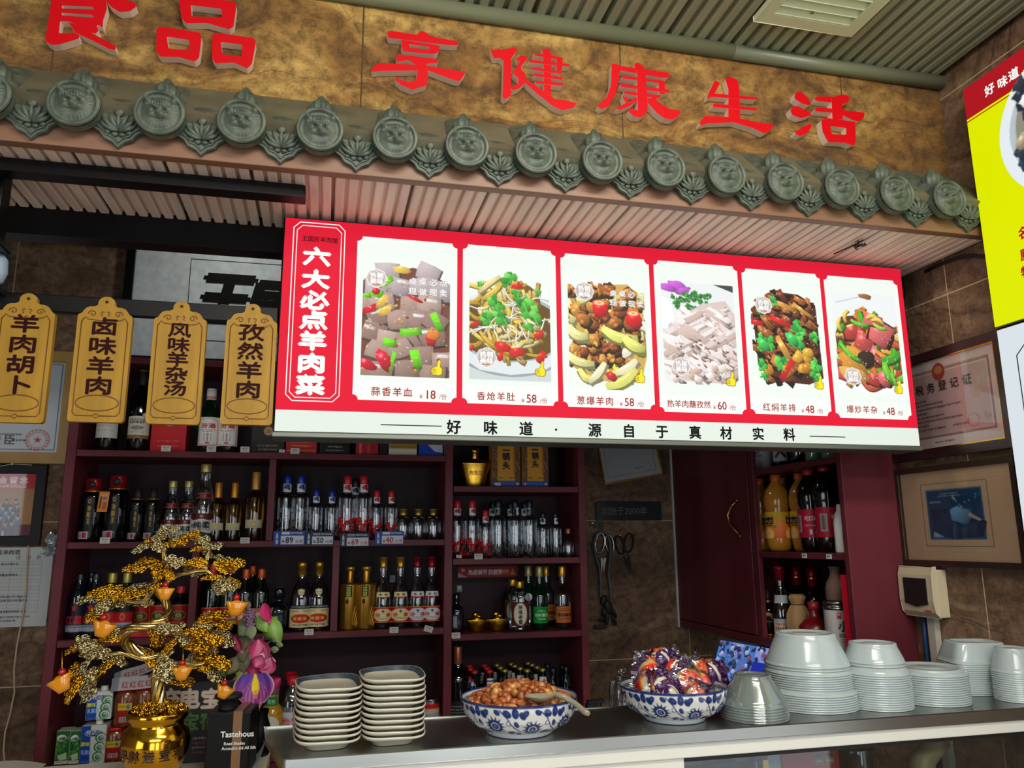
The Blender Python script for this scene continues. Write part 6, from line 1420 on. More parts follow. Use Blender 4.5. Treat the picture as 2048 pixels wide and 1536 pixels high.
# juice and cola
def soda(name, label, grp, liquid, capm, lab, s=1):
 t = thing(name, label, 'drink bottle', (0, 0, 0), 0, grp)
 MB().lathe([(.0005, .006), (.014, .0), (.024, .001), (.030, .010), (.033, .026), (.034, .045), (.0335, .115), (.031, .128), (.0345, .140), (.035, .165), (.031, .188), (.018, .210), (.0125, .218), (.0125, .236)], 28, fl=lambda a: .02 * math.cos(a * 5)).build('bottle_body', liquid, t)
 MB().lathe([(.0148, .222), (.015, .223), (.015, .240), (.0140, .241), (.0003, .241)], 24).build('cap', capm, t)
 patch('label', lab, cyl(.0352, .122, .040, -235, -35), 60, 40, glossp, t)
 KIDS[t.name] = [(c, kids(c)) for c in kids(t)]; return t
cv = Canvas(200, 110, '#e8b030')
for i in range(110): cv.rect(0, i, 200, i + 1, np.array([.90 - .05 * i / 110, .72 - .42 * i / 110, .14]))
for x0_ in (0, 110): cv.poly([(x0_ + 10, 18), (x0_ + 24, 26), (x0_ + 38, 20), (x0_ + 52, 26), (x0_ + 62, 16), (x0_ + 62, 50), (x0_ + 10, 50)], '#14161a'); cv.text('果粒橙', x0_ + 36, 44, 15, '#e8e0c8', align='c'); cv.scrib(x0_ + 16, 54, x0_ + 58, 6, '#3a2410'); cv.ell(x0_ + 34, 92, 30, 30, '#e8a040'); cv.ell(x0_ + 34, 92, 24, 24, '#f0c070'); [cv.line([(x0_ + 34, 92), (x0_ + 34 + 22 * math.cos(k), 92 + 22 * math.sin(k))], 2, '#e8a040') for k in range(7)]; cv.ell(x0_ + 68, 62, 8, 5, '#3a8a3a')
m_juice = mat('orange_juice', '#b87a2a', .15, spec=.6, coat=.3)
j0 = soda('juice_bottle', 'orange juice bottle nearest the cabinet door', 'orange juice bottles', m_juice, mat('orange_cap', '#c85a22', .4), cv); putx(j0, 1527, 1103, 1.410, ZS1, (1.12, 1.12, .98))
for px, X, lb in ((1561, 1.408, 'orange juice bottle in front, with the whole label showing'), (1609, 1.447, 'orange juice bottle next to the dark soft drinks'), (1574, 1.495, 'orange juice bottle behind the front pair, only its cap showing')):
 p = atx(px, 1103, X); dup(j0, (X, p.y, ZS1 + .0008), .5, lb, scale=(1.14, 1.14, 1) if X < 1.43 else 1)
cv = Canvas(200, 110, '#b41c34'); cv.rect(30, 24, 62, 88, '#c9bcc0'); [cv.rect(34 + i * 4, 28, 36 + i * 4, 84, '#3a2a2e') for i in range(6)]; cv.text('可口可乐', 80, 44, 20, '#e0c8cc', .04, vertical=False); cv.scrib(80, 60, 130, 8, '#d8a8b0'); cv.rect(100, 78, 112, 98, '#d8c8cc'); cv.text('可口可乐', 140, 60, 16, '#d8a8b0')
c0_ = soda('cola_bottle', 'dark cola bottle with red label beside the orange juice', 'cola bottles', mat('cola_dark', '#0d0807', .1, spec=.6, coat=.4), mat('cola_cap', '#b01c30', .4), cv); putx(c0_, 1628, 1103, 1.43, ZS1, (1.08, 1.08, 1.03))
p = atx(1661, 1103, 1.43); dup(c0_, (1.43, p.y, ZS1 + .0008), .8, 'dark cola bottle with red label near the end panel', scale=1.05)
t = thing('white_bottle', 'white plastic bottle half hidden at the end of the cola shelf', 'bottle', (0, 0, 0)); MB().lathe([(.0005, .001), (.022, 0), (.024, .004), (.0235, .085), (.018, .108), (.012, .118)], 24).build('bottle_body', m_white, t); MB().lathe([(.013, .112), (.0135, .113), (.0125, .132), (.0003, .133)], 20).build('cap', m_white, t); putx(t, 1690, 1103, 1.40, ZS1)
# top compartment
t = thing('porcelain_jar', 'white porcelain wine jar with a blue emblem on the top cabinet shelf', 'jar', (0, 0, 0))
MB().lathe([(.0005, .001), (.030, 0), (.034, .004), (.046, .05), (.050, .085), (.044, .115), (.020, .130), (.018, .15)], 32).build('jar_body', mat('white_porcelain', '#ccd2d8', .2, coat=.3), t)
cv = Canvas(90, 80, '#c6ccd4'); cv.ell(45, 36, 34, 32, '#1c2c5c'); cv.ell(45, 36, 27, 25, '#c6ccd4'); cv.text('酒', 45, 54, 42, '#1c2c5c', .05, align='c'); cv.rect(0, 74, 90, 77, '#1c2c5c'); patch('blue_emblem', cv, cyl(.0495, .100, .046, -190, -110, .0462), 30, 26, glossp, t); putx(t, 1521, 935, 1.43, ZS2)
t = bottle('top_shelf_bottle', 'clear bottle with white and black label beside the porcelain jar', 'bottle', None, SH(.028, .10, .19, .011), CAPC(.013, .17, .195), m_blackm, g_clear, [((lambda c: (c.text('人', 35, 52, 46, '#20242c', .06, align='c'), c)[1])(Canvas(70, 70, '#b8c0c4')), .0285, .0285, .085, .022, -190, -70, 22, 20)]); putx(t, 1564, 925, 1.44, ZS2)
t = bottle('top_shelf_bottle', 'dark squat bottle in the middle of the top cabinet shelf', 'bottle', None, SH(.036, .08, .16, .013), CAPC(.015, .14, .165), m_blackm, g_dark); putx(t, 1598, 918, 1.45, ZS2)
t = bottle('pale_green_bottle', 'pale green bottle on the top cabinet shelf, nearer the dark squat one', 'bottle', None, SH(.024, .09, .19, .011), CAPC(.013, .17, .195), m_wcap, glassy('pale_green_glass', '#a8d8b8', .08, body='#7ab890', bodymix=.6)); putx(t, 1627, 912, 1.44, ZS2); KIDS[t.name] = [(c, []) for c in kids(t)]
p = atx(1660, 908, 1.44); dup(t, (1.44, p.y, ZS2 + .0008), 0, 'pale green bottle on the top cabinet shelf, against the end panel')
# bottom compartment
t = thing('round_whisky_bottle', 'dark round bottle with copper collar and arched label in the cabinet corner', 'bottle', (0, 0, 0))
MB().lathe([(.0005, .001), (.026, 0), (.032, .004), (.033, .07), (.030, .092), (.014, .100), (.012, .118)], 28).build('bottle_body', g_dark, t)
MB().lathe([(.0135, .100), (.0150, .101), (.0150, .108), (.0135, .109)], 24).build('copper_collar', mat('bright_copper', '#e08a4a', .25, metal=.9), t); MB().lathe([(.0135, .109), (.0145, .112), (.014, .145), (.0003, .147)], 20).build('cap', m_blackm, t)
cv = Canvas(90, 60, '#0c0a0a'); cv.poly([(45 + 40 * math.cos(a), 54 + 44 * math.sin(a)) for a in np.linspace(PI, 2 * PI, 16)], '#c89a6a'); cv.poly([(45 + 26 * math.cos(a), 52 + 26 * math.sin(a)) for a in np.linspace(PI, 2 * PI, 16)], '#0c0a0a'); [cv.rect(14 + 10 * i, 22 - 0 * i, 18 + 10 * i, 30, '#0c0a0a') for i in range(6)]; patch('arched_label', cv, cyl(.0335, .078, .040, -170, -80), 26, 18, glossp, t)
MB().lathe([(.0335, .002), (.0335, .006)], 24).build('base_band', mat('bright_copper'), t); putx(t, 1540, 1274, 1.41, ZS0)
cv = Canvas(80, 60, '#b8a89c'); cv.rect(0, 0, 80, 12, '#8a9aa8'); cv.scrib(10, 16, 70, 12, '#b04a3a'); cv.scrib(8, 32, 72, 10, '#4a4038'); cv.scrib(8, 46, 72, 10, '#4a4038')
c2 = Canvas(50, 30, '#a8acb0')
t = bottle('slender_clear_bottle', 'slender clear bottle with flared red cap in the lower cabinet', 'bottle', None, CONE(.030, .062, .205, .012), [(.0125, .170), (.0135, .171), (.0165, .206), (.0190, .214), (.0003, .215)], m_redcap, g_clear, [(cv, .0305, .0305, .058, .012, -180, -60, 26, 18), (c2, .0215, .0255, .128, .104, -180, -70, 14, 8)]); putx(t, 1568, 1276, 1.41, ZS0, 1.02)
rs = random.Random(2); t = thing('cloth_bag', 'tan drawstring cloth bag with a gathered top behind the white tubs', 'cloth bag', (0, 0, 0))
b = MB(); b.lathe([(.0005, 0), (.026, .002), (.034, .02), (.037, .05), (.034, .078), (.024, .098), (.017, .106), (.022, .116), (.026, .128), (.018, .136), (.0005, .134)], 40, fl=lambda a: .05 * math.sin(a * 7) + .03 * math.sin(a * 13 + 1)); b.build('sack', mat('tan_cloth', '#a8845a', .85, noise=.1, bump=.3, bscale=200), t)
b = MB(); b.tube([(.0185 * math.cos(a), .0185 * math.sin(a), .106) for a in np.linspace(0, 2 * PI, 21)[:-1]], .0022, 6, closed=True); b.build('drawstring', mat('brown_string', '#6a4a2a', .8), t); putx(t, 1600, 1276, 1.425, ZS0, 1.0)
for px, X, lb in ((1602, 1.49, 'dark bottle with banded red cap behind the cloth bag'), (1634, 1.49, 'dark bottle with banded red cap behind the red flask')):
 o = bottle('banded_cap_bottle', lb, 'bottle', 'dark bottles with banded caps', SH(.030, .115, .20, .013), [(.0145, .150), (.015, .151), (.015, .182), (.0155, .183), (.0155, .212), (.014, .213)], m_redcap, g_dark); putx(o, px, 1276, X, ZS0); MB().lathe([(.0157, .180), (.0157, .184)], 20).build('cap_band', mat('bright_copper'), o)
t = thing('red_flask', 'round dark red ceramic flask with red stopper beside the cloth bag', 'flask', (0, 0, 0)); MB().lathe([(.0005, .001), (.026, 0), (.034, .006), (.046, .035), (.045, .052), (.030, .070), (.016, .078), (.013, .090), (.014, .104)], 32, fl=lambda a: .004 * math.sin(30 * a)).build('flask_body', mat('dark_red_glaze', '#6e1218', .2, coat=.4, bump=.3, bscale=300), t)
MB().lathe([(.0145, .100), (.0165, .101), (.0150, .122), (.0003, .123)], 20).build('stopper', mat('red_stopper', '#8a1c24', .45), t); putx(t, 1632, 1276, 1.405, ZS0)
t = thing('white_canister', 'white canister with silver lid and a black character near the end panel', 'canister', (0, 0, 0)); MB().lathe([(.0005, .001), (.034, 0), (.036, .003), (.036, .112)], 32).build('canister_body', mat('canister_white', '#b9b3b4', .4), t)
MB().lathe([(.0365, .110), (.038, .112), (.038, .117), (.0345, .119), (.0345, .124), (.036, .126), (.036, .131), (.033, .134), (.0003, .134)], 32).build('silver_lid', mat('dull_silver', '#8a8a88', .3, metal=1), t)
cv = Canvas(90, 130, '#b9b3b4'); cv.rect(22, 6, 40, 30, '#a8202c'); cv.rect(26, 10, 36, 16, '#d8c0c0'); cv.text('小', 46, 76, 44, '#16161a', .04, align='c'); cv.rect(26, 88, 74, 102, '#6a5a3a'); cv.scrib(28, 92, 72, 6, '#b0a488'); cv.scrib(30, 108, 60, 6, '#a04040'); cv.scrib(30, 118, 56, 6, '#a04040'); patch('canister_print', cv, cyl(.0364, .108, .020, -150, -60), 30, 44, printed, t); putx(t, 1681, 1300, 1.398, ZS0, 1.0)
pc = t.location
t = thing('clay_bottle', 'brown clay bottle vase standing on the white canister', 'bottle', (pc.x + .004, pc.y, pc.z + .1348)); MB().lathe([(.0005, .001), (.028, 0), (.030, .003), (.030, .030), (.026, .048), (.016, .064), (.013, .078), (.016, .087), (.018, .090), (.0165, .092), (.012, .088)], 32).build('bottle_body', mat('brown_clay', '#6b5044', .75, noise=.08), t)
t = thing('white_teapot', 'white porcelain pot half hidden behind the red flask', 'pot', (0, 0, 0)); MB().lathe([(.0005, .001), (.022, 0), (.030, .02), (.030, .05), (.020, .066), (.006, .072), (.006, .080), (.0003, .081)], 28).build('pot_body', mat('white_porcelain'), t); putx(t, 1664, 1276, 1.49, ZS0, 1.0); t.location.z += 0
MB().tube([(-.028, 0, .025), (-.045, 0, .035), (-.052, 0, .056)], [.006, .005, .004], 8).build('spout', mat('white_porcelain'), t, rot=(0, 0, .6))
b = MB(); p1, p2 = atx(1697, 1150, XC + .012), atx(1708, 1268, XC + .012); b.box(XC + .004, XC + .014, YC0 + .026, YC0 + .05, ZS0 + .001, p1.z)
tag(b.build('red_strip', mat('bright_red_card', '#c8142c', .4)), 'thin bright red card standing against the cabinet end panel', 'card')
for px, lb in ((1608, 'small white price tag on the cola shelf edge, nearer the juice'), (1657, 'small white price tag on the cola shelf edge, nearer the end panel')):
 p = atx(px, 1113, XC); b = MB().box(-.0012, 0, -.011, .011, -.0065, .0065); o = b.build('price_tag', m_paper, None, (XC + .0018, p.y, 1.497)); tag(o, lb, 'price tag', 'small paper price tags on shelf edges')
 cv = Canvas(40, 24, '#d0ccc4'); cv.scrib(6, 8, 34, 9, '#3a3a3a'); patch('tag_print', cv, flat((-.0016, .011, .0065), (0, -.022, 0), (0, 0, -.013)), 12, 8, printed, o)
# ================================================================ right wall: frames, breaker box, light boxes, cables
xw = XR - .022
za_, zb_ = 2.024, 1.748; ya_, yb_ = 1.845, 1.442
hgt = za_ - zb_; wid = ya_ - yb_
cv = Canvas(440, int(440 * hgt / wid), '#dccbc6'); Wc, Hc = cv.w, cv.h
for i in range(3): cv.rect(30 + i * 3, 34 + i * 3, Wc - 30 - i * 3, 36 + i * 3, '#8a5a54'); cv.rect(30 + i * 3, Hc - 40 - i * 3, Wc - 30 - i * 3, Hc - 38 - i * 3, '#8a5a54'); cv.rect(30 + i * 3, 34, 32 + i * 3, Hc - 38, '#8a5a54'); cv.rect(Wc - 32 - i * 3, 34, Wc - 30 - i * 3, Hc - 38, '#8a5a54')
cv.rect(42, 48, Wc - 42, Hc - 50, '#c8a8a6'); cv.ell(215, 46, 26, 30, '#a8463a'); cv.ell(215, 40, 16, 14, '#c88a5a'); cv.text('税务登记证', 110, 108, 36, '#33241c', .03, sp=.35)
for i in range(8): cv.scrib(70, 132 + i * 14, 150 + 70 * (i % 3), 7, '#5a4644')
cv.ell(Wc - 110, Hc - 74, 22, 22, '#c86a64', ring=.1); cv.scrib(Wc - 190, Hc - 72, Wc - 130, 8, '#6a4a48'); cv.scrib(170, Hc - 24, 250, 6, '#5a4644')
framed('framed_certificate', 'pink bordered certificate with an emblem in a dark frame on the side wall', (xw, ya_, za_), (0, -1, 0), Z_, NX, wid, hgt, .022, mat('dark_plum_frame', '#2a161a', .3), cv, 170, 116, inner=m_gold, cat='framed certificate')
za_, zb_ = 1.728, 1.475; ya_, yb_ = 1.838, 1.450; hgt = za_ - zb_; wid = ya_ - yb_
cv = Canvas(440, int(440 * hgt / wid), '#d6b695'); Wc, Hc = cv.w, cv.h
for i in range(0, Wc, 4): cv.rect(i, 0, i + 1, Hc, '#bb9b7c', .6)
for i in range(0, Hc, 4): cv.rect(0, i, Wc, i + 1, '#bb9b7c', .6)
x0_, y0_, x1_, y1_ = 105, 60, 325, Hc - 66
for d_, c_ in ((20, '#4a5a66'), ): [cv.rect(*r, c_) for r in ((x0_ - d_, y0_ - d_, x1_ + d_, y0_ - d_ + 2), (x0_ - d_, y1_ + d_, x1_ + d_, y1_ + d_ + 2), (x0_ - d_, y0_ - d_, x0_ - d_ + 2, y1_ + d_), (x1_ + d_, y0_ - d_, x1_ + d_ + 2, y1_ + d_))]
cv.rect(x0_, y0_, x1_, y1_, '#3f6f8e'); cv.rect(x0_ + 5, y0_ + 5, x1_ - 5, y1_ - 5, '#1e466c')
R = cv.rng; cv.blob(x0_ + 120, y1_ - 40, 110, 40, '#183a5e', 0, 18, .08, noise=.02); cv.blob(x0_ + 130, y0_ + 84, 46, 24, '#6a9cc0', .15, noise=.05)
cv.poly([(x0_ + 110, y0_ + 20), (x0_ + 136, y0_ + 62), (x0_ + 150, y0_ + 64), (x0_ + 104, y0_ + 30)], '#a8a49c'); cv.poly([(x0_ + 165, y0_ + 76), (x0_ + 212, y0_ + 100), (x0_ + 200, y0_ + 104), (x0_ + 160, y0_ + 88)], '#c0a890'); cv.poly([(x0_ + 14, y1_ - 8), (x0_ + 60, y1_ - 8), (x0_ + 20, y1_ - 26)], '#8ab4cc')
for k in range(9): cv.rect(x0_ + 16 + k * 9, y0_ + 62, x0_ + 20 + k * 9, y0_ + 74 + R.integers(34), '#0e2036');
for k in range(4): cv.ell(x0_ + 150 + R.random() * 50, y0_ + 20 + R.random() * 30, 4, 4, '#7aa4c0', .7)
cv.scrib(x0_ + 14, y0_ + 38, x0_ + 60, 6, '#9ab8cc'); cv.scrib(x0_ + 60, y0_ + 12, x0_ + 130, 5, '#8aa8bc'); cv.scrib(x0_ + 50, y0_ + 20, x0_ + 140, 5, '#8aa8bc')
framed('framed_print', 'blue print on woven tan matting in a silver-brown frame below the certificate', (xw, ya_, za_), (0, -1, 0), Z_, NX, wid, hgt, .014, mat('bronze_frame', '#5a4a42', .25, metal=.8), cv, 190, 120)
# breaker box
t = thing('breaker_box', 'yellowed plastic breaker box with a dark window beside the mahogany cabinet', 'breaker box', (0, 0, 0))
x0_ = 1.494; y0_, y1_ = 1.712, 1.828; z0_, z1_ = 1.348, 1.472
m_bk = mat('yellowed_plastic', '#c2b496', .45, noise=.06, nscale=6)
MB().box(x0_ + .012, XR - .001, y0_, y1_ - .012, z0_, z1_ - .006).build('housing', m_bk, t, bevel=.003)
dr = MB(); n = 12
prof = [(x0_ + .012, z1_), (x0_ + .004, z1_), (x0_ - .002, z1_ - .02), (x0_ - .003, z0_ + .04), (x0_ + .002, z0_ + .012), (x0_ + .012, z0_)]
dr.prism(prof, lambda u, v, d: (u, d, v), y0_ - .002, y1_); dr = dr.build('door', m_bk, t, bevel=.002)
b = MB(); b.prism([(y0_ + .018, z0_ + .032), (y0_ + .058, z0_ + .024), (y1_ - .018, z0_ + .032), (y1_ - .018, z1_ - .028), (y0_ + .018, z1_ - .028)], lambda u, v, d: (d, u, v), x0_ - .0045, x0_ + .001); b.build('window', mat('smoked_plastic', '#1c1a1e', .12), dr)
b = MB().box(x0_ - .0012, x0_ + .004, y0_ + .012, y0_ + .034, z0_ + .013, z0_ + .018); b.build('red_mark', mat('faded_red', '#a04a3a', .6), dr)
for yy_, c_, nm, lb in ((1.765, '#bab6ac', 'cable_duct', 'white cable duct running down below the breaker box'), (1.795, '#1e4a86', 'blue_cable', 'blue cable running down beside the white cable duct')):
 b = MB(); (b.box(XR - .018, XR - .001, yy_ - .012, yy_ + .012, .95, z0_ - .001) if nm == 'cable_duct' else b.tube([(XR - .012, yy_, z0_ - .002), (XR - .008, yy_ + .006, 1.28), (XR - .008, yy_ + .004, .95)], .005, 8)); tag(b.build(nm, mat(nm, c_, .5)), lb, 'cable')
# yellow light box
xl0 = 1.478
m_ylw = mat('lit_yellow', '#dbe600', .3, emit=.74); m_lred = mat('lit_red', '#c81c28', .3, emit=.5)
t = thing('yellow_light_box', 'tall yellow backlit menu box with red heading on the side wall', 'light box', (0, 0, 0))
yr = 1.415; yl = .75; zt_ = 2.622; zm_ = 2.016
MB().box(xl0 + .004, XR - .001, yl, yr, zm_, zt_).build('case', mat('box_edge_grey', '#4a4a3a', .4), t, bevel=.002)
zr = atx(1945, 233, xl0).z
MB().box(xl0, xl0 + .0035, yl + .003, yr - .003, zm_ + .003, zr).build('yellow_face', m_ylw, t)
MB().box(xl0, xl0 + .0035, yl + .003, yr - .003, zr, zt_ - .003).build('red_heading', m_lred, t)
MB().box(xl0 - .0006, xl0, yl + .003, yr - .003, zr - .008, zr - .0055).build('red_rule', m_lred, t)
b = MB(); SPX = lambda y, z: (lambda u, v: (xl0 - .001, y - u, z + v))
for ch, px, py in (('好', 1979, 180), ('味', 2005, 165), ('道', 2027, 149)):
 p = atx(px, py, xl0); b.text(ch, lambda u, v: (xl0 - .001, p.y - u + .013, p.z + v - .010), .028, bold=.03)
b.build('heading_characters', m_signwhite, t)
b = MB()
for ch, px, py in (('名', 2046, 465), ('廚', 2050, 507), ('特', 2052, 543)):
 p = atx(px, py, xl0); b.text(ch, lambda u, v: (xl0 - .001, p.y - u + .012, p.z + v - .012), .030, bold=.03)
b.build('red_characters', m_lred, t)
cv = Canvas(240, 240, '#dbe600'); cv.ell(120, 120, 118, 118, '#e6eef2'); cv.ell(124, 116, 102, 96, '#b8c2c8'); cv.ell(128, 112, 94, 88, '#8f8a78'); R = cv.rng
for k in range(60): cv.blob(40 + R.random() * 160, 30 + R.random() * 150, 16, 12, ['#1c2634', '#2c3644', '#c8c2a8', '#a89a7a', '#dfe4e6'][k % 5 if k > 22 else k % 2], R.random() * 3, noise=.12, spec=.3)
p = atx(1999, 300, xl0); w_ = .34; patch('bowl_photo', cv, flat((xl0 - .0012, p.y, p.z + w_ / 2), (0, -w_, 0), (0, 0, -w_)), 120, 120, vc('backlit_photo'), t)
o = [c for c in kids(t) if c.name.startswith('bowl_photo')][0]
# trim the square print to the round bowl
me = o.data; import bmesh as _bm
bm_ = _bm.new(); bm_.from_mesh(me); cy_, cz_ = p.y - w_ / 2, p.z
_bm.ops.delete(bm_, geom=[f for f in bm_.faces if math.hypot(f.calc_center_median().y - cy_, f.calc_center_median().z - cz_) > w_ * .492], context='FACES'); bm_.to_mesh(me); bm_.free()
t = thing('white_light_box', 'white backlit panel with thin blue outline under the yellow light box', 'light box', (0, 0, 0))
MB().box(xl0 + .004, XR - .001, yl, yr - .004, 1.50, zm_ - .004).build('case', mat('box_edge_grey'), t, bevel=.002)
MB().box(xl0, xl0 + .0035, yl + .003, yr - .007, 1.503, zm_ - .007).build('white_face', mat('lit_cool_white', '#dce6ec', .3, emit=.68), t)
b = MB(); pts = [(yr - .05, 1.55), (yr - .05, zm_ - .075), (yr - .09, zm_ - .04), (yl + .05, zm_ - .04)]
for (a0, c0__), (a1, c1__) in zip(pts, pts[1:]): b.tube([(xl0 - .0005, a0, c0__), (xl0 - .0005, a1, c1__)], .0012, 4)
b.build('blue_outline', mat('navy_line', '#1c2a4a', .5), t)
# cables under the soffit
b = MB()
for k in range(3):
 pts = [atx(x, y + k * 2, XR - .006) for x, y in ((1850, 541), (1880, 526), (1915, 514), (1945, 509), (1978, 512), (1990, 510))]; b.tube(pts, .0022, 6)
tag(b.build('black_cables', m_blackm), 'black cables clipped along the side wall under the soffit', 'cable')
b = MB(); q = [atz(x, y, ZS - .006) for x, y in ((1668, 508), (1690, 498), (1706, 491), (1716, 487), (1726, 480))]; b.tube(q, .0018, 6)
for k in range(9):
 c = q[3]; a = k * .7; b.tube([c + Vector((.012 * math.cos(a + i), .016 * math.sin(a * 1.7 + i), -.004 * (k % 3))) for i in np.linspace(0, 2.4, 6)], .0014, 5)
tag(b.build('cable_coil', m_blackm), 'small coil of black wire sticking out of the soffit slats', 'cable')
# ================================================================ front counter and what stands on it
ZK = 1.20; kf = .8537
yf = 1.418; ybk = 1.645; xk0 = atz(569, 1511, ZK).x; xk1 = XR - .004
ct = thing('front_counter', 'narrow steel-topped serving counter with a white front board', 'counter', (0, 0, 0))
lz = aty(1180, 1501, yf).z
b = MB(); b.prism([(xk0, yf), (xk1, yf), (xk1, ybk), (xk0 - .045, ybk)], lambda u, v, d: (u, v, d), lz, ZK); b.build('steel_top', m_steel, ct, bevel=.003)
wz = aty(1180, 1533, yf).z
MB().box(xk0 + .01, xk1, yf + .004, yf + .022, wz, lz - .0005).build('white_board', mat('cream_white_board', '#dcdad0', .35), ct, bevel=.002)
xg = aty(1372, 1515, yf).x
MB().box(xk0 + .01, xg, yf + .010, yf + .026, .02, wz - .001).build('front_panel', mat('cream_white_board'), ct)
MB().box(xg, xk1, yf + .012, yf + .016, .42, wz - .001).build('glass_front', glassy('showcase_glass', '#e8eeee', .05), ct)
MB().box(xg, xk1, yf + .010, yf + .018, wz - .008, wz - .001).build('black_strip', m_blackm, ct)
MB().box(xk0, xg, ybk - .02, ybk - .004, .02, lz - .0005).build('back_board', m_white, ct)
MB().box(xg, xk1, yf + .018, ybk, .97, .985).build('inner_shelf', m_steel, ct)
MB().box(xg, xk1, yf + .018, ybk, .02, .42).build('plinth', m_white, ct)
def atk(x, y): return atz(x, y, ZK)
# plates: rounded square dishes, cream outside, blue-grey glaze towards the rim
def sq(r, z, n=48, e=3.6, wav=0):
 out = []
 for i in range(n):
  a = 2 * PI * i / n; c, s = math.cos(a), math.sin(a); f = (abs(c) ** e + abs(s) ** e) ** (-1 / e)
  out.append((r * f * c, r * f * s, z + wav * math.sin(2 * a + .6) + wav * .5 * math.cos(4 * a)))
 return out
def rings(mb, rs, m=None, close0=True, close1=True):
 n = len(rs[0]); vs = [p for r in rs for p in r]
 fs = [(j * n + i, j * n + (i + 1) % n, (j + 1) * n + (i + 1) % n, (j + 1) * n + i) for j in range(len(rs) - 1) for i in range(n)]
 if close0: fs.append(tuple(range(n))[::-1])
 if close1: fs.append(tuple((len(rs) - 1) * n + i for i in range(n)))
 mb.add(vs, fs, True, m)
HP = .0575
m_cream = mat('cream_glaze', '#c9c4b2', .18, coat=.3, noise=.04, nscale=30); m_bglz = mat('blue_grey_glaze', '#4f6270', .15, coat=.4, col2='#24303a', nscale=40); m_cen = mat('cream_centre_glaze', '#bdb6a2', .12, coat=.3)
pl = thing('square_plate', 'x', 'plate', (0, 0, 0), 0, 'stacked square plates on the counter')
b = MB(); rings(b, [sq(HP * .62, 0), sq(HP * .64, .001), sq(HP * .66, .006), sq(HP * .90, .012), sq(HP * .985, .0155, wav=.0008), sq(HP, .0185, wav=.0012), sq(HP * .985, .0198, wav=.0012), sq(HP * .965, .0195, wav=.0012)], close1=False); b.build('dish_body', m_cream, pl)
b = MB(); rings(b, [sq(HP * .965, .0195, wav=.0012), sq(HP * .92, .0170, wav=.0006), sq(HP * .84, .0125)], close0=False, close1=False); b.build('glazed_rim', m_bglz, pl)
b = MB(); rings(b, [sq(HP * .84, .0125), sq(HP * .74, .0092), sq(HP * .3, .0082)], close0=False); b.build('glazed_centre', m_cen, pl)
KIDS[pl.name] = [(c, []) for c in kids(pl)]
first = True
SY = 1.35
for si, (px, py, n, rz, nm) in enumerate(((652, 1497, 10, .07, 'left plate stack beside the flowers'), (784, 1487, 11, .03, 'right plate stack nearer the peanut bowl'))):
 c = atk(px, py); c.y = 1.498
 for k in range(n):
  pos = 'topmost plate of the ' if k == n - 1 else ('bottom plate of the ' if k == 0 else '%s plate up in the ' % ('second third fourth fifth sixth seventh eighth ninth tenth'.split()[k - 1]))
  lb = 'cream square plate, ' + pos + nm
  L = (c.x + random.uniform(-.001, .001), c.y + random.uniform(-.001, .001), ZK + .0006 + k * .0094); r_ = rz + random.uniform(-.03, .03)
  if first: pl.location = L; pl.rotation_euler = (0, 0, r_); pl.scale = (1, SY, 1); pl['label'] = lb; first = False
  else: dup(pl, L, r_, lb, scale=(1, SY, 1))
# blue and white bowls
def porcelain_outer():
 cv = Canvas(1440, 150, '#d9d9d4'); B1, B2 = '#1a2c66', '#2a4690'
 cv.rect(0, 0, 1440, 6, B1)
 for k in range(9):
  x = k * 160 + 30; y = 72 if k % 2 else 86
  for q in range(14):
   a = q * PI / 7; cv.poly([(x + 26 * math.cos(a - .22), y + 22 * math.sin(a - .22)), (x + 48 * math.cos(a), y + 40 * math.sin(a)), (x + 26 * math.cos(a + .22), y + 22 * math.sin(a + .22))], B1)
  cv.ell(x, y, 31, 26, B1); cv.ell(x, y, 20, 17, '#cfd2d6', ring=.25); cv.ell(x, y, 6, 6, '#cfd2d6', ring=.4)
  cv.line([(x + 26, 18 + 8 * math.sin(k)), (x + 56, 40), (x + 80, 74), (x + 112, 96)], 4, B1)
  for dx, dy, rx, ry, rt in ((56, 24, 18, 12, .5), (88, 22, 13, 18, -.2), (116, 30, 16, 11, .8), (66, 106, 18, 12, -.4), (100, 116, 14, 10, .2), (92, 62, 14, 9, 1.0), (-34, 24, 16, 11, -.6), (16, 20, 14, 9, .4), (56, 134, 16, 8, 0), (-6, 136, 16, 8, 0)):
   cv.ell(x + dx, y * 0 + dy, rx, ry, B1, rot=rt); cv.ell(x + dx + 2, dy - 2, rx * .4, ry * .4, B2, rot=rt)
  cv.line([(x + 60 + 9 * math.cos(a), 58 + 9 * math.sin(a)) for a in np.linspace(0, 4.4, 9)], 3, B1); cv.line([(x - 20 + 8 * math.cos(a), 60 + 8 * math.sin(a)) for a in np.linspace(2, 6.4, 9)], 3, B1)
 return cv
def porcelain_inner():
 cv = Canvas(1440, 60, '#d6d6d2'); B1 = '#1a2c66'; cv.rect(0, 0, 1440, 4, B1); cv.rect(0, 48, 1440, 50, B1)
 for k in range(48):
  x = k * 30 + 12; cv.ell(x, 26, 9, 8, B1); cv.ell(x, 26, 3, 3, '#d6d6d2'); cv.line([(x + 9, 16), (x + 15, 26), (x + 21, 36)], 3, B1); cv.line([(x + 21, 16), (x + 15, 26), (x + 9, 36)], 3, B1)
 return cv
po, pi_ = porcelain_outer(), porcelain_inner()
m_porc = vc('printed_porcelain', .12, spec=.6, coat=.5); m_pw = mat('white_porcelain', '#ccd2d8', .2, coat=.3)
def interp(prof, t):
 L = [0]
 for p, q in zip(prof, prof[1:]): L.append(L[-1] + math.hypot(q[0] - p[0], q[1] - p[1]))
 t = np.asarray(t) * L[-1]; return np.interp(t, L, [p[0] for p in prof]), np.interp(t, L, [p[1] for p in prof])
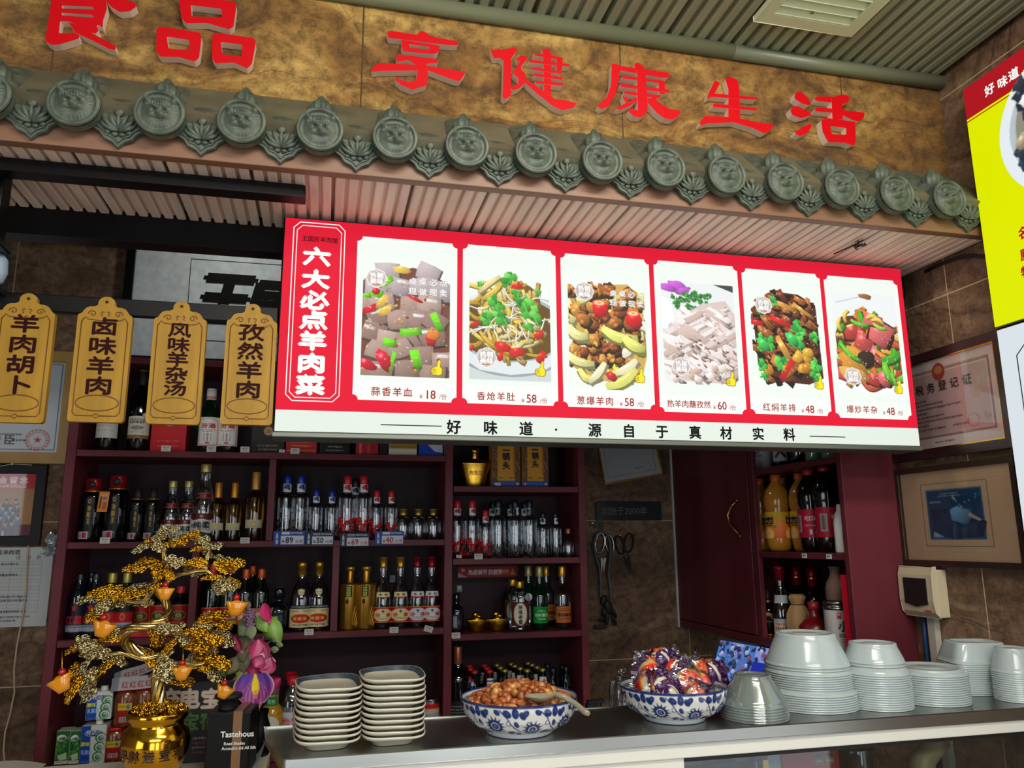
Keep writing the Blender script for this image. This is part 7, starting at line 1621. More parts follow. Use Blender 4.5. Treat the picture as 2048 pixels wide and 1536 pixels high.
def bowl(label, px, py, R, H, group):
 c = atk(px, py); t = thing('porcelain_bowl', label, 'bowl', (c.x, c.y, ZK + .0008), .4, group)
 out = [(R, H), (R * .985, H * .80), (R * .93, H * .52), (R * .84, H * .32), (R * .70, H * .18), (R * .58, H * .12)]
 def P(u, v):
  r, z = interp(out, v); a = 2 * PI * u; return r * np.cos(a), r * np.sin(a), z
 patch('outer_glaze', po, P, 480, 52, m_porc, t)
 inn = [(R * .985, H), (R * .97, H * .82), (R * .93, H * .62)]
 def Q(u, v):
  r, z = interp(inn, v); a = 2 * PI * u; return r * np.cos(a), r * np.sin(a), z
 patch('inner_glaze', pi_, Q, 480, 22, m_porc, t, flip=True)
 MB().lathe([(R * .93, H * .62), (R * .8, H * .38), (R * .5, H * .25), (.0004, H * .23)], 48).build('bowl_inside', m_pw, t)
 MB().lathe([(R, H - .0005), (R * .993, H + .0012), (R * .985, H - .0005)], 64).build('blue_rim', mat('cobalt_rim', '#1a2c66', .15, coat=.4), t)
 MB().lathe([(R * .585, H * .14), (R * .57, .002), (R * .55, 0), (R * .50, 0), (R * .46, H * .1)], 48).build('foot_ring', m_pw, t)
 return t, c
rb = (atk(1157, 1448) - atk(922, 1448)).length / 2 * .955
bw1, c1 = bowl('blue and white porcelain bowl holding roasted peanuts', 1039, 1463, rb, .063, 'blue and white porcelain bowls')
bw2, c2 = bowl('blue and white porcelain bowl holding purple wrapped eggs', 1349, 1437, rb * .975, .063, 'blue and white porcelain bowls')
# peanuts, each one its own
pn = []
for v in range(4):
 r = random.Random(v); b = MB(); ph = r.random() * 6
 vs = []; fs = []; sg_, rg = 12, 9
 for j in range(rg + 1):
  a = PI * j / rg
  for i in range(sg_):
   q = 2 * PI * i / sg_; k = 1 + .07 * math.sin(3 * a + ph) + .05 * math.sin(2 * q + ph * 2)
   vs.append((.0066 * k * math.sin(a) * math.cos(q), .0066 * k * math.sin(a) * math.sin(q), .0090 * math.cos(a) * (1 + .08 * math.sin(ph))))
 for j in range(rg):
  for i in range(sg_): fs.append((j * sg_ + i, (j + 1) * sg_ + i, (j + 1) * sg_ + (i + 1) % sg_, j * sg_ + (i + 1) % sg_))
 b.add(vs, fs, True); me_name = 'peanut'
 m_ = mat('peanut_skin_%d' % v, ('#a0582a', '#8c451f', '#b26a34', '#c08a4a')[v], .28, noise=.3, nscale=130, bump=.25, bscale=260, coat=.25)
 o = b.build('peanut', m_); pn.append(o)
r = random.Random(11); placed = []
for o in pn: o['category'] = 'peanut'; o['group'] = 'roasted peanuts in the bowl'; o['label'] = 'reddish brown roasted peanut in the heaped porcelain bowl'
cnt = 0; tries = 0
while cnt < 230 and tries < 40000:
 tries += 1; rad = rb * .86 * math.sqrt(r.random()); a = r.random() * 2 * PI
 lay = r.random()
 hz = .063 * .86 + .030 * (1 - (rad / (rb * .88)) ** 2) - (0 if lay < .72 else .008)
 p = Vector((c1.x + rad * math.cos(a), c1.y + rad * math.sin(a), ZK + hz + r.uniform(-.0015, .0015)))
 if any((p - q).length < .0112 for q in placed): continue
 placed.append(p); s = pn[cnt % 4 if cnt >= 4 else cnt]
 if cnt < 4: o = s
 else:
  s = pn[r.choice((0, 0, 1, 1, 2, 3))]; o = s.copy(); COL.objects.link(o)
 o.location = p; o.rotation_euler = (r.uniform(0, 3), r.uniform(0, 3), r.uniform(0, 6)); k = r.uniform(.85, 1.15); o.scale = (k, k, k); cnt += 1
# heap under the visible nuts
b = MB(); b.lathe([(rb * .88, .045), (rb * .7, .057), (rb * .4, .068), (.0005, .071)], 32)
tag(b.build('peanut_heap', mat('peanut_skin_0'), None, (c1.x, c1.y, ZK)), 'mass of peanuts underneath the visible ones in the bowl', 'peanuts', kind='stuff')
# ladle resting on the rim
t = thing('ceramic_spoon', 'grey-cream ceramic spoon lying across the peanut bowl rim', 'spoon', (0, 0, 0))
ps = [atz(x, y, z) for x, y, z in ((1085, 1398, ZK + .074), (1105, 1388, ZK + .078), (1128, 1394, ZK + .073), (1152, 1408, ZK + .063), (1170, 1424, ZK + .056), (1177, 1427, ZK + .055))]
m_sp = mat('spoon_glaze', '#8f8a74', .2, coat=.4)
MB().tube(ps[1:], [.0058, .0052, .0050, .0056, .004], 10).build('handle', m_sp, t)
p = ps[0]; b = MB()
def sp(u, v):
 a = 2 * PI * u; rr = .021 * math.sin(v * PI / 2); return (p.x + .012 + rr * math.cos(a) * 1.35 - .016, p.y + rr * math.sin(a), p.z + .010 * (math.sin(v * PI / 2)) ** 2 - .004)
b.grid(sp, 24, 8); b.build('scoop', m_sp, t)
# wrapped eggs
m_film = glassy('clear_film', '#ffffff', .10, .08); m_purp = mat('purple_foil', '#3f1250', .22, spec=.7, coat=.4, noise=.25, nscale=60)
def egg_proto(v):
 r = random.Random(v + 20); t = thing('wrapped_egg', 'x', 'wrapped egg', (0, 0, 0), 0, 'purple wrapped eggs in the bowl')
 cv = Canvas(160, 100, '#cfc9ae'); R = np.random.default_rng(v)
 cv.rect(0, 0, 160, 100, '#d2ccb4')
 for x0_ in (80,):
  cv.blob(x0_, 52, 40, 34, '#c9a83a', 0, 22, .08, noise=.05); cv.blob(x0_, 52, 36, 29, '#d8571e', 0, 22, .1, noise=.08); cv.blob(x0_, 50, 31, 24, '#cc1a18', 0, 22, .1, noise=.06); cv.text(('卤蛋', '乡巴', '香卤')[v % 3], x0_, 62, 26, '#d8742a', .03, align='c')
 cv.rect(0, 0, 22, 100, '#3f1250'); cv.rect(138, 0, 160, 100, '#3f1250'); cv.rect(2, 20, 18, 80, '#c8c4b0') if v == 1 else None
 def P(u, w):
  th = 2 * PI * u; ph = PI * (.02 + .96 * w); k = .0225
  return k * np.sin(ph) * np.sin(th) * -1.0, -k * np.sin(ph) * np.cos(th) * -1.0, k * 1.22 * np.cos(ph)
 patch('egg', cv, P, 48, 30, vc('egg_print', .2, spec=.6, coat=.5), t)
 b = MB(); n = 18
 H = [[r.uniform(-1, 1) for _ in range(n + 1)] for _ in range(n + 1)]
 def W(u, w):
  x = (u - .5) * .070; z = (w - .5) * .060; d = math.hypot(x / .036, z / .030)
  return (x, .006 + .004 * H[int(w * n)][int(u * n)] - (.012 * (d - .6) if d > .6 else 0) + .010 * math.sin(x * 160) * max(0, d - .6), z)
 b.grid(W, n, n, smooth=False); b.build('purple_wrapper', m_purp, t)
 b = MB()
 def F(u, w):
  x = (u - .5) * .080; z = (w - .5) * .068; d = math.hypot(x / .036, z / .032); e = max(0, 1 - d * d)
  return (x + .002 * H[int(w * n)][0], -.0215 * math.sqrt(e) - .003 + .004 * H[int(u * n)][int(w * n)] * min(1, d), z)
 b.grid(F, n, n); b.build('clear_film', m_film, t)
 b = MB(); lg = Canvas(40, 26, '#b8441e'); lg.rect(3, 3, 37, 23, '#c85a20'); lg.text('乡巴', 20, 19, 14, '#e8c060', .03, align='c')
 patch('brand_mark', lg, flat((-.012, -.004, .033), (.020, 0, .002), (0, .001, -.011)), 14, 10, glossp, t)
 KIDS[t.name] = [(c, []) for c in kids(t)]; return t
EG = [egg_proto(v) for v in range(3)]; used = [False] * 3
for i, (px, py, dY, v, rx, ry, rz, s, lb) in enumerate((
 (1299, 1350, .015, 0, -.30, .35, .1, 1.05, 'wrapped egg at the top left of the heap, red print facing out'),
 (1342, 1340, .03, 1, -.45, -.6, -.2, .95, 'wrapped egg at the top middle with red lettering and a white end'),
 (1372, 1368, -.018, 2, -.35, 1.1, .1, 1.18, 'largest looking wrapped egg in the middle, red oval print facing out'),
 (1398, 1342, .03, 0, -.3, .9, .5, .85, 'wrapped egg at the top right with a blue glint'),
 (1402, 1372, -.008, 1, -.3, .5, .6, .95, 'wrapped egg on the right beside the bowl rim, print turned left'),
 (1292, 1376, -.014, 1, -.2, 1.3, -1.9, .95, 'wrapped egg on the left showing its barcode side'),
 (1320, 1373, -.024, 2, -.2, 1.4, -2.6, .95, 'wrapped egg in front left with crumpled purple foil'),
 (1392, 1392, -.042, 0, -.2, -1.2, .2, .85, 'wrapped egg at the front rim with a strip of red print'),
 (1340, 1392, -.042, 1, -.1, .4, 3.0, .82, 'wrapped egg at the front rim, back of its purple foil'),
 (1420, 1350, .04, 2, -.4, .2, 2.6, 1.0, 'wrapped egg at the back right, foil fin upright'),
 (1320, 1326, .04, 0, -.5, .2, 2.9, 1.0, 'wrapped egg at the back, foil fin with orange mark upright'))):
 p = aty(px, py, c2.y + dY)
 if not used[v]: o = EG[v]; used[v] = True; o.location = p; o['label'] = lb
 else: o = dup(EG[v], p, None, lb)
 o.rotation_euler = (rx, ry, rz); o.scale = (s, s, s)
# upturned takeaway tubs
m_tub = mat('milky_plastic', '#b4c0c0', .22, spec=.55, sub=.0, coat=.2, trans=.0); m_tub2 = glassy('clear_tub_plastic', '#dfe6e4', .10, .1, body='#aab4b0', bodymix=.30)
m_tub3 = glassy('milky_tub_plastic', '#d4dcdc', .05, .18, body='#c0cccd', bodymix=.72)
def tub(name, r_top, r_rim, h, m, square=False, ribs=True):
 t = thing(name, 'x', 'plastic tub', (0, 0, 0), 0, None)
 if square:
  def rr(r, z): return [(x * 1.28, y, z) for x, y, z in sq(r, z, 40, 6)]
  b = MB(); rings(b, [rr(r_rim * 1.04, 0), rr(r_rim * 1.04, .002), rr(r_rim, .0026), rr(r_rim * .98, .010), rr(r_top * 1.04, h - .006), rr(r_top, h - .001), rr(r_top * .97, h), rr(r_top * .80, h), rr(r_top * .77, h - .003)], close0=False)
  b.build('tub_wall', m, t)
 else:
  pr = [(r_rim * 1.035, 0), (r_rim * 1.04, .0018), (r_rim * 1.01, .0024), (r_rim, .007)]
  for k in range(1, 9):
   f = k / 9; r_ = r_rim + (r_top - r_rim) * f; pr.append((r_, .007 + (h - .012) * f))
  pr += [(r_top * 1.01, h - .004), (r_top, h - .001), (r_top * .97, h), (r_top * .84, h), (r_top * .80, h - .003), (r_top * .45, h - .003), (r_top * .42, h - .0015), (.0005, h - .0015)]
  MB().lathe(pr, 48).build('tub_wall', m, t)
 KIDS[t.name] = [(c, []) for c in kids(t)]; return t
words = 'second third fourth fifth sixth seventh eighth ninth tenth eleventh twelfth thirteenth fourteenth fifteenth sixteenth seventeenth eighteenth nineteenth twentieth twenty-first twenty-second twenty-third twenty-fourth twenty-fifth'.split()
def stack(proto, c, z0, n, pitch, desc, grp, rz=0, start=0, scale=1, total=None):
 for k in range(n):
  j = start + k; tot = total or n
  pos = 'bottom one' if j == 0 else ('topmost one' if j == tot - 1 else words[j - 1] + ' from the bottom')
  L = (c.x + random.uniform(-.0001, .0001), c.y + random.uniform(-.0001, .0001), z0 + k * pitch)
  lb = '%s, %s' % (desc, pos)
  if proto.get('label') == 'x': proto.location = L; proto.rotation_euler = (0, 0, rz); proto['label'] = lb; proto['group'] = grp; proto.scale = (scale,) * 3
  else: dup(proto, L, rz, lb, grp, scale)
 return z0 + (n - 1) * pitch
def zat(px, py, Y): return aty(px, py, Y).z
def pxr(cx, w, Y): return (aty(cx + w / 2, 1400, Y) - aty(cx - w / 2, 1400, Y)).length / 2 * .95
E0 = ZK + .0008
# first: clear little bowls
c = atk(1511, 1432); c.y = 1.482; c.x *= .992
ra = pxr(1511, 128, c.y) / 1.05; tb = tub('clear_bowl', ra * .56, ra, .055, m_tub2)
stack(tb, c, E0, 6, .0052, 'clear plastic bowl in the smallest stack by the eggs', 'clear bowls in the smallest stack', total=6)
# second: tall stack in three widths
c = atk(1622, 1420); c = Vector((c.x * 1.553 / c.y, 1.553, 0)); Y = c.y
ra = pxr(1622, 172, Y) / 1.05
t1 = tub('milky_tub', ra * .90, ra, .012, m_tub3); D1 = 'milky tub of the tallest stack'
n1, n2, n3 = 8, 8, 2
zt = stack(t1, c, E0, n1, .0045, D1, 'milky tubs in the tallest stack', total=18)
zb2 = zat(1622, 1389, Y - ra); t2 = tub('milky_tub', ra * .72, ra * .92, .03, m_tub3)
zt2 = stack(t2, c, E0 + n1 * .0045 + .002, n2, .0045, D1, 'milky tubs in the tallest stack', start=n1, total=18)
ztop = zat(1613, 1264, Y); zb3 = zt2 + .0095; t3 = tub('milky_tub', ra * .66, ra * .90, ztop - zb3 - .006, m_tub3)
stack(t3, c, zb3, n3, .006, D1, 'milky tubs in the tallest stack', start=n1 + n2, total=18)
# third
c = atk(1756, 1411); Y = c.y; ra = pxr(1757, 122, Y) / 1.05; D2 = 'milky tub of the second tallest round stack'
t1 = tub('milky_tub', ra * .80, ra, .025, m_tub3); zt = stack(t1, c, E0, 16, .0045, D2, 'milky tubs in the second tallest round stack', total=18)
ztop = zat(1742, 1278, Y) - .006; t2 = tub('milky_tub', ra * .70, ra * .88, ztop - zt - .022, m_tub3); stack(t2, c, zt + .016, 2, .006, D2, 'milky tubs in the second tallest round stack', start=16, total=18)
# fourth, low and wide
c = atk(1864, 1401); Y = c.y; ra = pxr(1868, 128, Y) / 1.05; ztop = zat(1868, 1327, Y); t1 = tub('milky_tub', ra * .93, ra, .012, m_tub3)
n = int((ztop - .012 - E0) / .0045) + 1; stack(t1, c, E0, n, .0045, 'milky tub of the low wide round stack', 'milky tubs in the low wide round stack')
# fifth, rectangular
c = atk(1966, 1388); Y = c.y; c = Vector((1.470, 1.578, 0)); Y = c.y; hw = pxr(1958, 112, Y) / 1.36; ztop = zat(1950, 1280, Y - .02); t1 = tub('rectangular_tub', hw * .78, hw, .045, m_tub3, True)
n = int((ztop - .045 - E0) / .0044) + 1; stack(t1, c, E0, n, .0044, 'rectangular milky tub of the stack next to the side wall', 'rectangular milky tubs', rz=-.25)
c = Vector((1.478, 1.480, 0)); t1 = tub('milky_tub', .034, .044, .05, m_tub3); ztop = zat(2040, 1290, c.y); n = int((ztop - .05 - E0) / .0045) + 1
stack(t1, c, E0, n, .0045, 'milky tub of the stack cut off by the picture edge', 'milky tubs at the picture edge')
# back worktop, monitor, jar
MBw = thing('back_worktop', 'low dark worktop along the stone wall behind the counter', 'worktop', (0, 0, 0))
MB().box(.90, XR - .002, 2.30, YB - .002, .885, .915).build('top', m_steel, MBw); MB().box(.90, XR - .002, 2.32, YB - .002, .02, .884).build('base', m_blackm, MBw)
q = [aty(x, y, Y_) for x, y, Y_ in ((1441, 1280, 2.42), (1539, 1297, 2.30), (1527, 1352, 2.30), (1424, 1343, 2.42))]
t = thing('monitor', 'small monitor showing nine blue-tinted camera views under the cabinet', 'monitor', (0, 0, 0))
O = q[0]; U = q[1] - q[0]; V = (q[3] - q[0]) * 1.35
cv = Canvas(240, 160, '#1c2f6a'); R = cv.rng
for j in range(2):
 for i in range(4):
  x0_, y0_ = i * 60, j * 56; cv.rect(x0_, y0_, x0_ + 59, y0_ + 55, ['#4a7ad0', '#7f8fe0', '#3f7fd0', '#8f9ae8', '#2f7ad0', '#4a78c0', '#5a70c8', '#0a28a8'][j * 4 + i])
  if j * 4 + i == 7: continue
  for k in range(9): cv.quad(x0_ + R.random() * 50 + 4, y0_ + R.random() * 46 + 4, 18, 8 + 14 * R.random(), R.random() * 3, ['#10204a', '#1a2c5c', '#a8b4f0', '#203048', '#8a4a6a'][k % 5], noise=.2)
for k in range(40): cv.line([(R.random() * 178, 4 + R.random() * 100)] + [(R.random() * 178, 4 + R.random() * 100)] * 0 + [(R.random() * 178, R.random() * 100)], 1, '#b8c4f8', .25)
cv.rect(0, 112, 240, 160, '#3a68c0'); [cv.quad(R.random() * 230, 116 + R.random() * 40, 26, 12, R.random(), ['#10204a', '#6a8ae0', '#203a7a'][k % 3], noise=.2) for k in range(24)]
cv.scrib(84, 6, 130, 5, '#e0e4f0')
patch('screen', cv, flat(O, U, V), 120, 80, vc('screen_glow', .2, emit=.6), t)
N = U.cross(V).normalized(); N = -N if N.y < 0 else N
b = MB(); e = .06
b.prism([(-e, -e), (1 + e, -e), (1 + e, 1 + e), (-e, 1 + e)], lambda u, v, d: O + U * u + V * v + N * d, .001, .018); b.build('bezel', m_blackm, t, bevel=.002)
mid = O + U * .5 + V * 1.0 + N * .012
MB().tube([mid, Vector((mid.x, mid.y, .93))], .012, 10).build('stand_neck', m_blackm, t); MB().lathe([(.0005, .012), (.05, .010), (.055, 0)], 24, (mid.x, mid.y, .9158)).build('stand_foot', m_blackm, t)
p = aty(1243, 1345, 2.55); t = thing('glass_jar', 'dim glass jar with a knobbed lid behind the egg bowl', 'jar', (p.x, 2.55, .9158)); H = p.z - .9158
MB().lathe([(.0005, .002), (.040, 0), (.044, .004), (.044, H - .050), (.038, H - .036), (.036, H - .030)], 28).build('jar_body', g_pet, t)
MB().lathe([(.040, H - .032), (.044, H - .028), (.040, H - .018), (.012, H - .010), (.008, H - .002), (.015, H + .006), (.015, H + .014), (.0003, H + .016)], 28).build('lid', g_pet, t)
p = aty(1193, 1404, 2.50); b = MB(); b.box(p.x - .030, p.x + .024, 2.49, 2.51, p.z - .003, p.z + .007); b.box(p.x - .034, p.x + .004, 2.49, 2.512, .9158, p.z - .0035); b.tube([(p.x + .014, 2.498, .9158), (p.x + .014, 2.498, p.z - .003)], .003, 6)
tag(b.build('black_holder', m_blackm), 'small black holder standing on the worktop at the end of the drinks shelf', 'holder')
# seen through the glass below the counter
zi = .9858
def inner(px, Y): return aty(px, 1515, Y).x
x0_, x1_ = inner(1566, 1.49), inner(1678, 1.49); t = thing('red_gift_carton', 'red carton with small window pictures inside the glass showcase', 'carton', (x0_, 1.49, zi))
MB().box(0, x1_ - x0_, 0, .07, 0, .145).build('carton', mat('carton_red', '#b01420', .4), t, bevel=.001)
cv = Canvas(120, 140, '#b01420')
for j in range(4):
 for i in range(2): cv.rect(66 + i * 24, 6 + j * 30, 86 + i * 24, 30 + j * 30, '#7a6a58'); cv.rect(69 + i * 24, 10 + j * 30, 83 + i * 24, 14 + j * 30, '#2a2018'); cv.rect(69 + i * 24, 20 + j * 30, 83 + i * 24, 24 + j * 30, '#b8a890')
patch('print', cv, flat((.001, -.0006, .144), (x1_ - x0_ - .002, 0, 0), (0, 0, -.142)), 50, 56, printed, t)
x0_, x1_ = inner(1535, 1.50), inner(1563, 1.50); tag(MB().box(0, x1_ - x0_ - .001, 0, .06, 0, .14).build('grey_carton', mat('pale_grey_card', '#9aa8b0', .5), None, (x0_, 1.50, zi), bevel=.001), 'pale grey carton beside the red carton in the showcase', 'carton')
t = bottle('showcase_bottle', 'dark glass bottle with a gold tag inside the showcase', 'bottle', None, SH(.020, .085, .15, .009), CAPC(.011, .13, .152), m_blackm, g_dark); t.location = (inner(1510, 1.50), 1.50, zi)
MB().box(.004, .016, -.022, -.0205, .105, .135).build('gold_tag', m_gold, t)
tag(MB().box(0, .05, 0, .05, 0, .13).build('dark_carton', mat('dark_brown_card', '#1c1614', .5), None, (inner(1428, 1.50), 1.50, zi), bevel=.001), 'dark carton behind the glass at the left end of the showcase', 'carton')
t = thing('glass_cylinder', 'clear ribbed plastic jar beside the red carton in the showcase', 'jar', (inner(1715, 1.52), 1.525, zi)); b = MB(); b.lathe([(.0005, .001), (.035, 0)] + [(.036 + .0012 * (k % 2), .006 + .006 * k) for k in range(22)] + [(.030, .142), (.0005, .144)], 28); b.build('jar_body', glassy('smoky_plastic', '#6a7480', .12, body='#2a3038', bodymix=.4), t)
pts = [aty(1838, 1545, 1.52), aty(1845, 1520, 1.52), aty(1862, 1500, 1.52), aty(1885, 1484, 1.53)]
b = MB(); b.tube([(pts[0].x, pts[0].y, zi + .001), (pts[0].x, pts[0].y, zi + .03), *pts[1:]], [.028, .028, .026, .023, .017], 14)
tag(b.build('curved_horn', mat('pale_horn', '#a8946a', .4, noise=.15, nscale=20)), 'pale curved horn standing inside the showcase beside the side wall', 'horn')
# ================================================================ left foreground: low counter, gold wire tree, flowers, black tin
ZL = 1.06
lw = thing('low_counter', 'cream low counter in the bottom left corner carrying the gold tree', 'counter', (0, 0, 0))
yb1 = atz(540, 1502, ZL).y; yb1 = 2.06
m_lowc = mat('cream_laminate', '#c9c3b0', .4)
MB().box(-1.2, xk0 - .055, 1.46, yb1, ZL - .03, ZL).build('top', m_lowc, lw, bevel=.004)
MB().box(-1.2, xk0 - .06, 1.48, yb1 - .02, .02, ZL - .031).build('base', m_white, lw)
t = thing('white_tray', 'white plastic tray edge curving up beside the black tin', 'tray', (0, 0, 0))
p = atz(502, 1532, ZL); b = MB()
b.grid(lambda u, v: (p.x - .02 + .055 * u, p.y - .10 + .16 * v, ZL + .0012 + .075 * u ** 3), 12, 6); b.grid(lambda u, v: (p.x - .02 + .055 * u, p.y - .10 + .16 * v, ZL + .0005 + .073 * u ** 3), 12, 6)
b.build('tray_shell', m_white, t)
p = atz(30, 1535, ZL); b = MB(); b.grid(lambda u, v: (p.x - .10 + .16 * u, p.y - .05 + .06 * v, ZL + .001 + .012 * math.sin(u * PI) * (.6 + .4 * v)), 12, 5)
tag(b.build('folded_cloth', mat('pale_cloth', '#b8b2a4', .85)), 'pale folded cloth lying in the bottom left corner', 'cloth')
# gold wire money tree
YT = 1.86
pc = aty(308, 1535, YT); zpot = ZL + .0008
tr = thing('gold_wire_tree', 'gold and silver wire bonsai with hanging ingots in a golden bowl pot', 'ornamental tree', (0, 0, 0))
m_gw = mat('gold_wire', '#e2b234', .22, metal=1); m_sw = mat('silver_wire', '#cdbf92', .25, metal=1); m_trunk = mat('twisted_gold_wire', '#b98f3c', .28, metal=1, bump=.6, bscale=120, stretch=(1, 1, .2))
sx_ = lambda px, py, dy=0: aty(px, py, YT + dy)
wpx = (sx_(374, 1450) - sx_(238, 1450)).length / 2
rim = sx_(308, 1420).z - zpot
b = MB(); b.lathe([(.0005, 0), (wpx * .66, 0), (wpx * .68, .004), (wpx * .68, rim * .10), (wpx * .60, rim * .13), (wpx * .80, rim * .22), (wpx, rim * .46), (wpx * 1.02, rim * .58), (wpx * .95, rim * .74), (wpx * .80, rim * .80), (wpx * .80, rim * .86), (wpx * .90, rim * .90), (wpx * .92, rim * .98), (wpx * .86, rim), (wpx * .80, rim * .93), (.0005, rim * .93)], 48, (pc.x, YT, zpot))
pot = b.build('pot', mat('polished_gold', '#e0a52e', .12, metal=1), tr)
b = MB()
for k, ch in enumerate('招财进宝满'):
 a0 = math.radians(-142 + 26 * k); rr_ = wpx * 1.035
 b.text(ch, lambda u, v: (pc.x + rr_ * math.cos(a0 + (u - .012) / rr_), YT + rr_ * math.sin(a0 + (u - .012) / rr_), zpot + rim * .40 + v), .024, bold=.03)
b.build('pot_characters', mat('dark_engraving', '#3a2408', .5), pot)
b = MB(); r = random.Random(3)
for k in range(110):
 a = r.random() * 6.28; q = wpx * .78 * math.sqrt(r.random()); c = Vector((pc.x + q * math.cos(a), YT + q * math.sin(a), zpot + rim * .95 + .022 * (1 - (q / wpx) ** 2)))
 ax = Matrix.Rotation(r.random() * 3, 3, 'Z') @ Matrix.Rotation(r.uniform(.4, 1.5), 3, 'X'); b.tube([c + ax @ Vector((.006 * math.cos(t_), .006 * math.sin(t_), 0)) for t_ in np.linspace(0, 2 * PI, 8)[:-1]], .0013, 4, closed=True)
b.build('moss_curls', m_gw, tr)
# trunk of twisted strands
tp = [(322, 1425, .00), (318, 1392, 0), (316, 1356, 0), (320, 1326, .01), (300, 1311, .02), (272, 1302, .02), (252, 1286, .01), (249, 1268, -.01), (264, 1256, -.02), (300, 1250, -.02), (328, 1240, -.01), (338, 1222, .01), (330, 1200, .02), (316, 1184, .02), (310, 1168, .01), (318, 1152, 0), (334, 1166 - 30, -.01), (330, 1120, 0), (326, 1098, 0)]
def smooth(P, n=5):
 out = []
 for i in range(len(P) - 1):
  p0, p1, p2, p3 = P[max(i - 1, 0)], P[i], P[i + 1], P[min(i + 2, len(P) - 1)]
  for k in range(n):
   t_ = k / n; out.append(.5 * ((2 * p1) + (p2 - p0) * t_ + (2 * p0 - 5 * p1 + 4 * p2 - p3) * t_ * t_ + (3 * p1 - p0 - 3 * p2 + p3) * t_ ** 3))
 return out + [P[-1]]
def strands(name, pts, r0, r1, ns=6, tw=1.2, parent=None):
 P = smooth([sx_(*q) for q in pts]); n = len(P); b = MB()
 for k in range(ns):
  q = []
  for i, p in enumerate(P):
   T = (P[min(i + 1, n - 1)] - P[max(i - 1, 0)]).normalized(); X = T.cross(Vector((0, 1, .01))).normalized(); Yv = T.cross(X); rr_ = r0 + (r1 - r0) * i / (n - 1); a = 2 * PI * k / ns + tw * i * .25
   q.append(p + (X * math.cos(a) + Yv * math.sin(a)) * rr_ * .62)
  b.tube(q, [(r0 + (r1 - r0) * i / (n - 1)) * .52 for i in range(n)], 6, m=k % 2)
 return b.build(name, [m_trunk, m_sw], parent or tr)
trunk = strands('trunk', tp, .0135, .005, 6)
br = []
for pts in ([(318, 1310, 0), (290, 1318, -.01), (262, 1312, -.02), (238, 1306, -.03), (215, 1310, -.03)], [(312, 1172, .01), (290, 1200, 0), (262, 1204, -.01), (236, 1196, -.02), (210, 1196, -.02)], [(332, 1166, 0), (352, 1152, -.01), (376, 1146, -.02), (408, 1140, -.02), (424, 1150, -.02)],
   [(330, 1236, 0), (350, 1262, -.01), (390, 1262, -.02), (430, 1276, -.02)], [(320, 1330, 0), (350, 1326, -.01), (385, 1330, -.02), (410, 1325, -.02)], [(330, 1120, 0), (345, 1130, 0), (300, 1132, -.01), (280, 1138, -.01)], [(410, 1140, -.02), (414, 1118, -.02), (420, 1100, -.02)], [(320, 1350, 0), (300, 1352, -.02), (330, 1362, -.03)]):
 strands('branch', pts, .0052, .0026, 4)
def leaf_mesh(seed, m):
 """a pad of small beaded loops"""
 r = random.Random(seed); b = MB()
 for k in range(46):
  u, v = r.uniform(-1, 1), r.uniform(-1, 1)
  if u * u + v * v > 1: continue
  c = Vector((u * .019, v * .012 , .0045 * (1 - u * u - v * v) + r.uniform(-.001, .001)))
  ax = Matrix.Rotation(r.random() * 3.1, 3, 'Z') @ Matrix.Rotation(r.uniform(-.5, .5), 3, 'X'); R_ = r.uniform(.0026, .0036)
  b.tube([c + ax @ Vector((R_ * math.cos(t_), R_ * math.sin(t_), 0)) for t_ in np.linspace(0, 2 * PI, 7)[:-1]], .0011, 4, closed=True)
 for s in range(3): b.tube([(-.022, 0, -.001), (0, .006 * (s - 1), .001), (.019, .004 * (s - 1), 0)], .0009, 4)
 b.grid(lambda u, v: ((u - .5) * .036 * math.sin(PI * max(.12, min(.88, v))), (v - .5) * .023, -.0005), 8, 6)
 o = b.build('leaf_spray', m, tr); return o
LG = [leaf_mesh(1, m_gw), leaf_mesh(2, m_gw)]; LS = [leaf_mesh(3, m_sw), leaf_mesh(4, m_sw)]
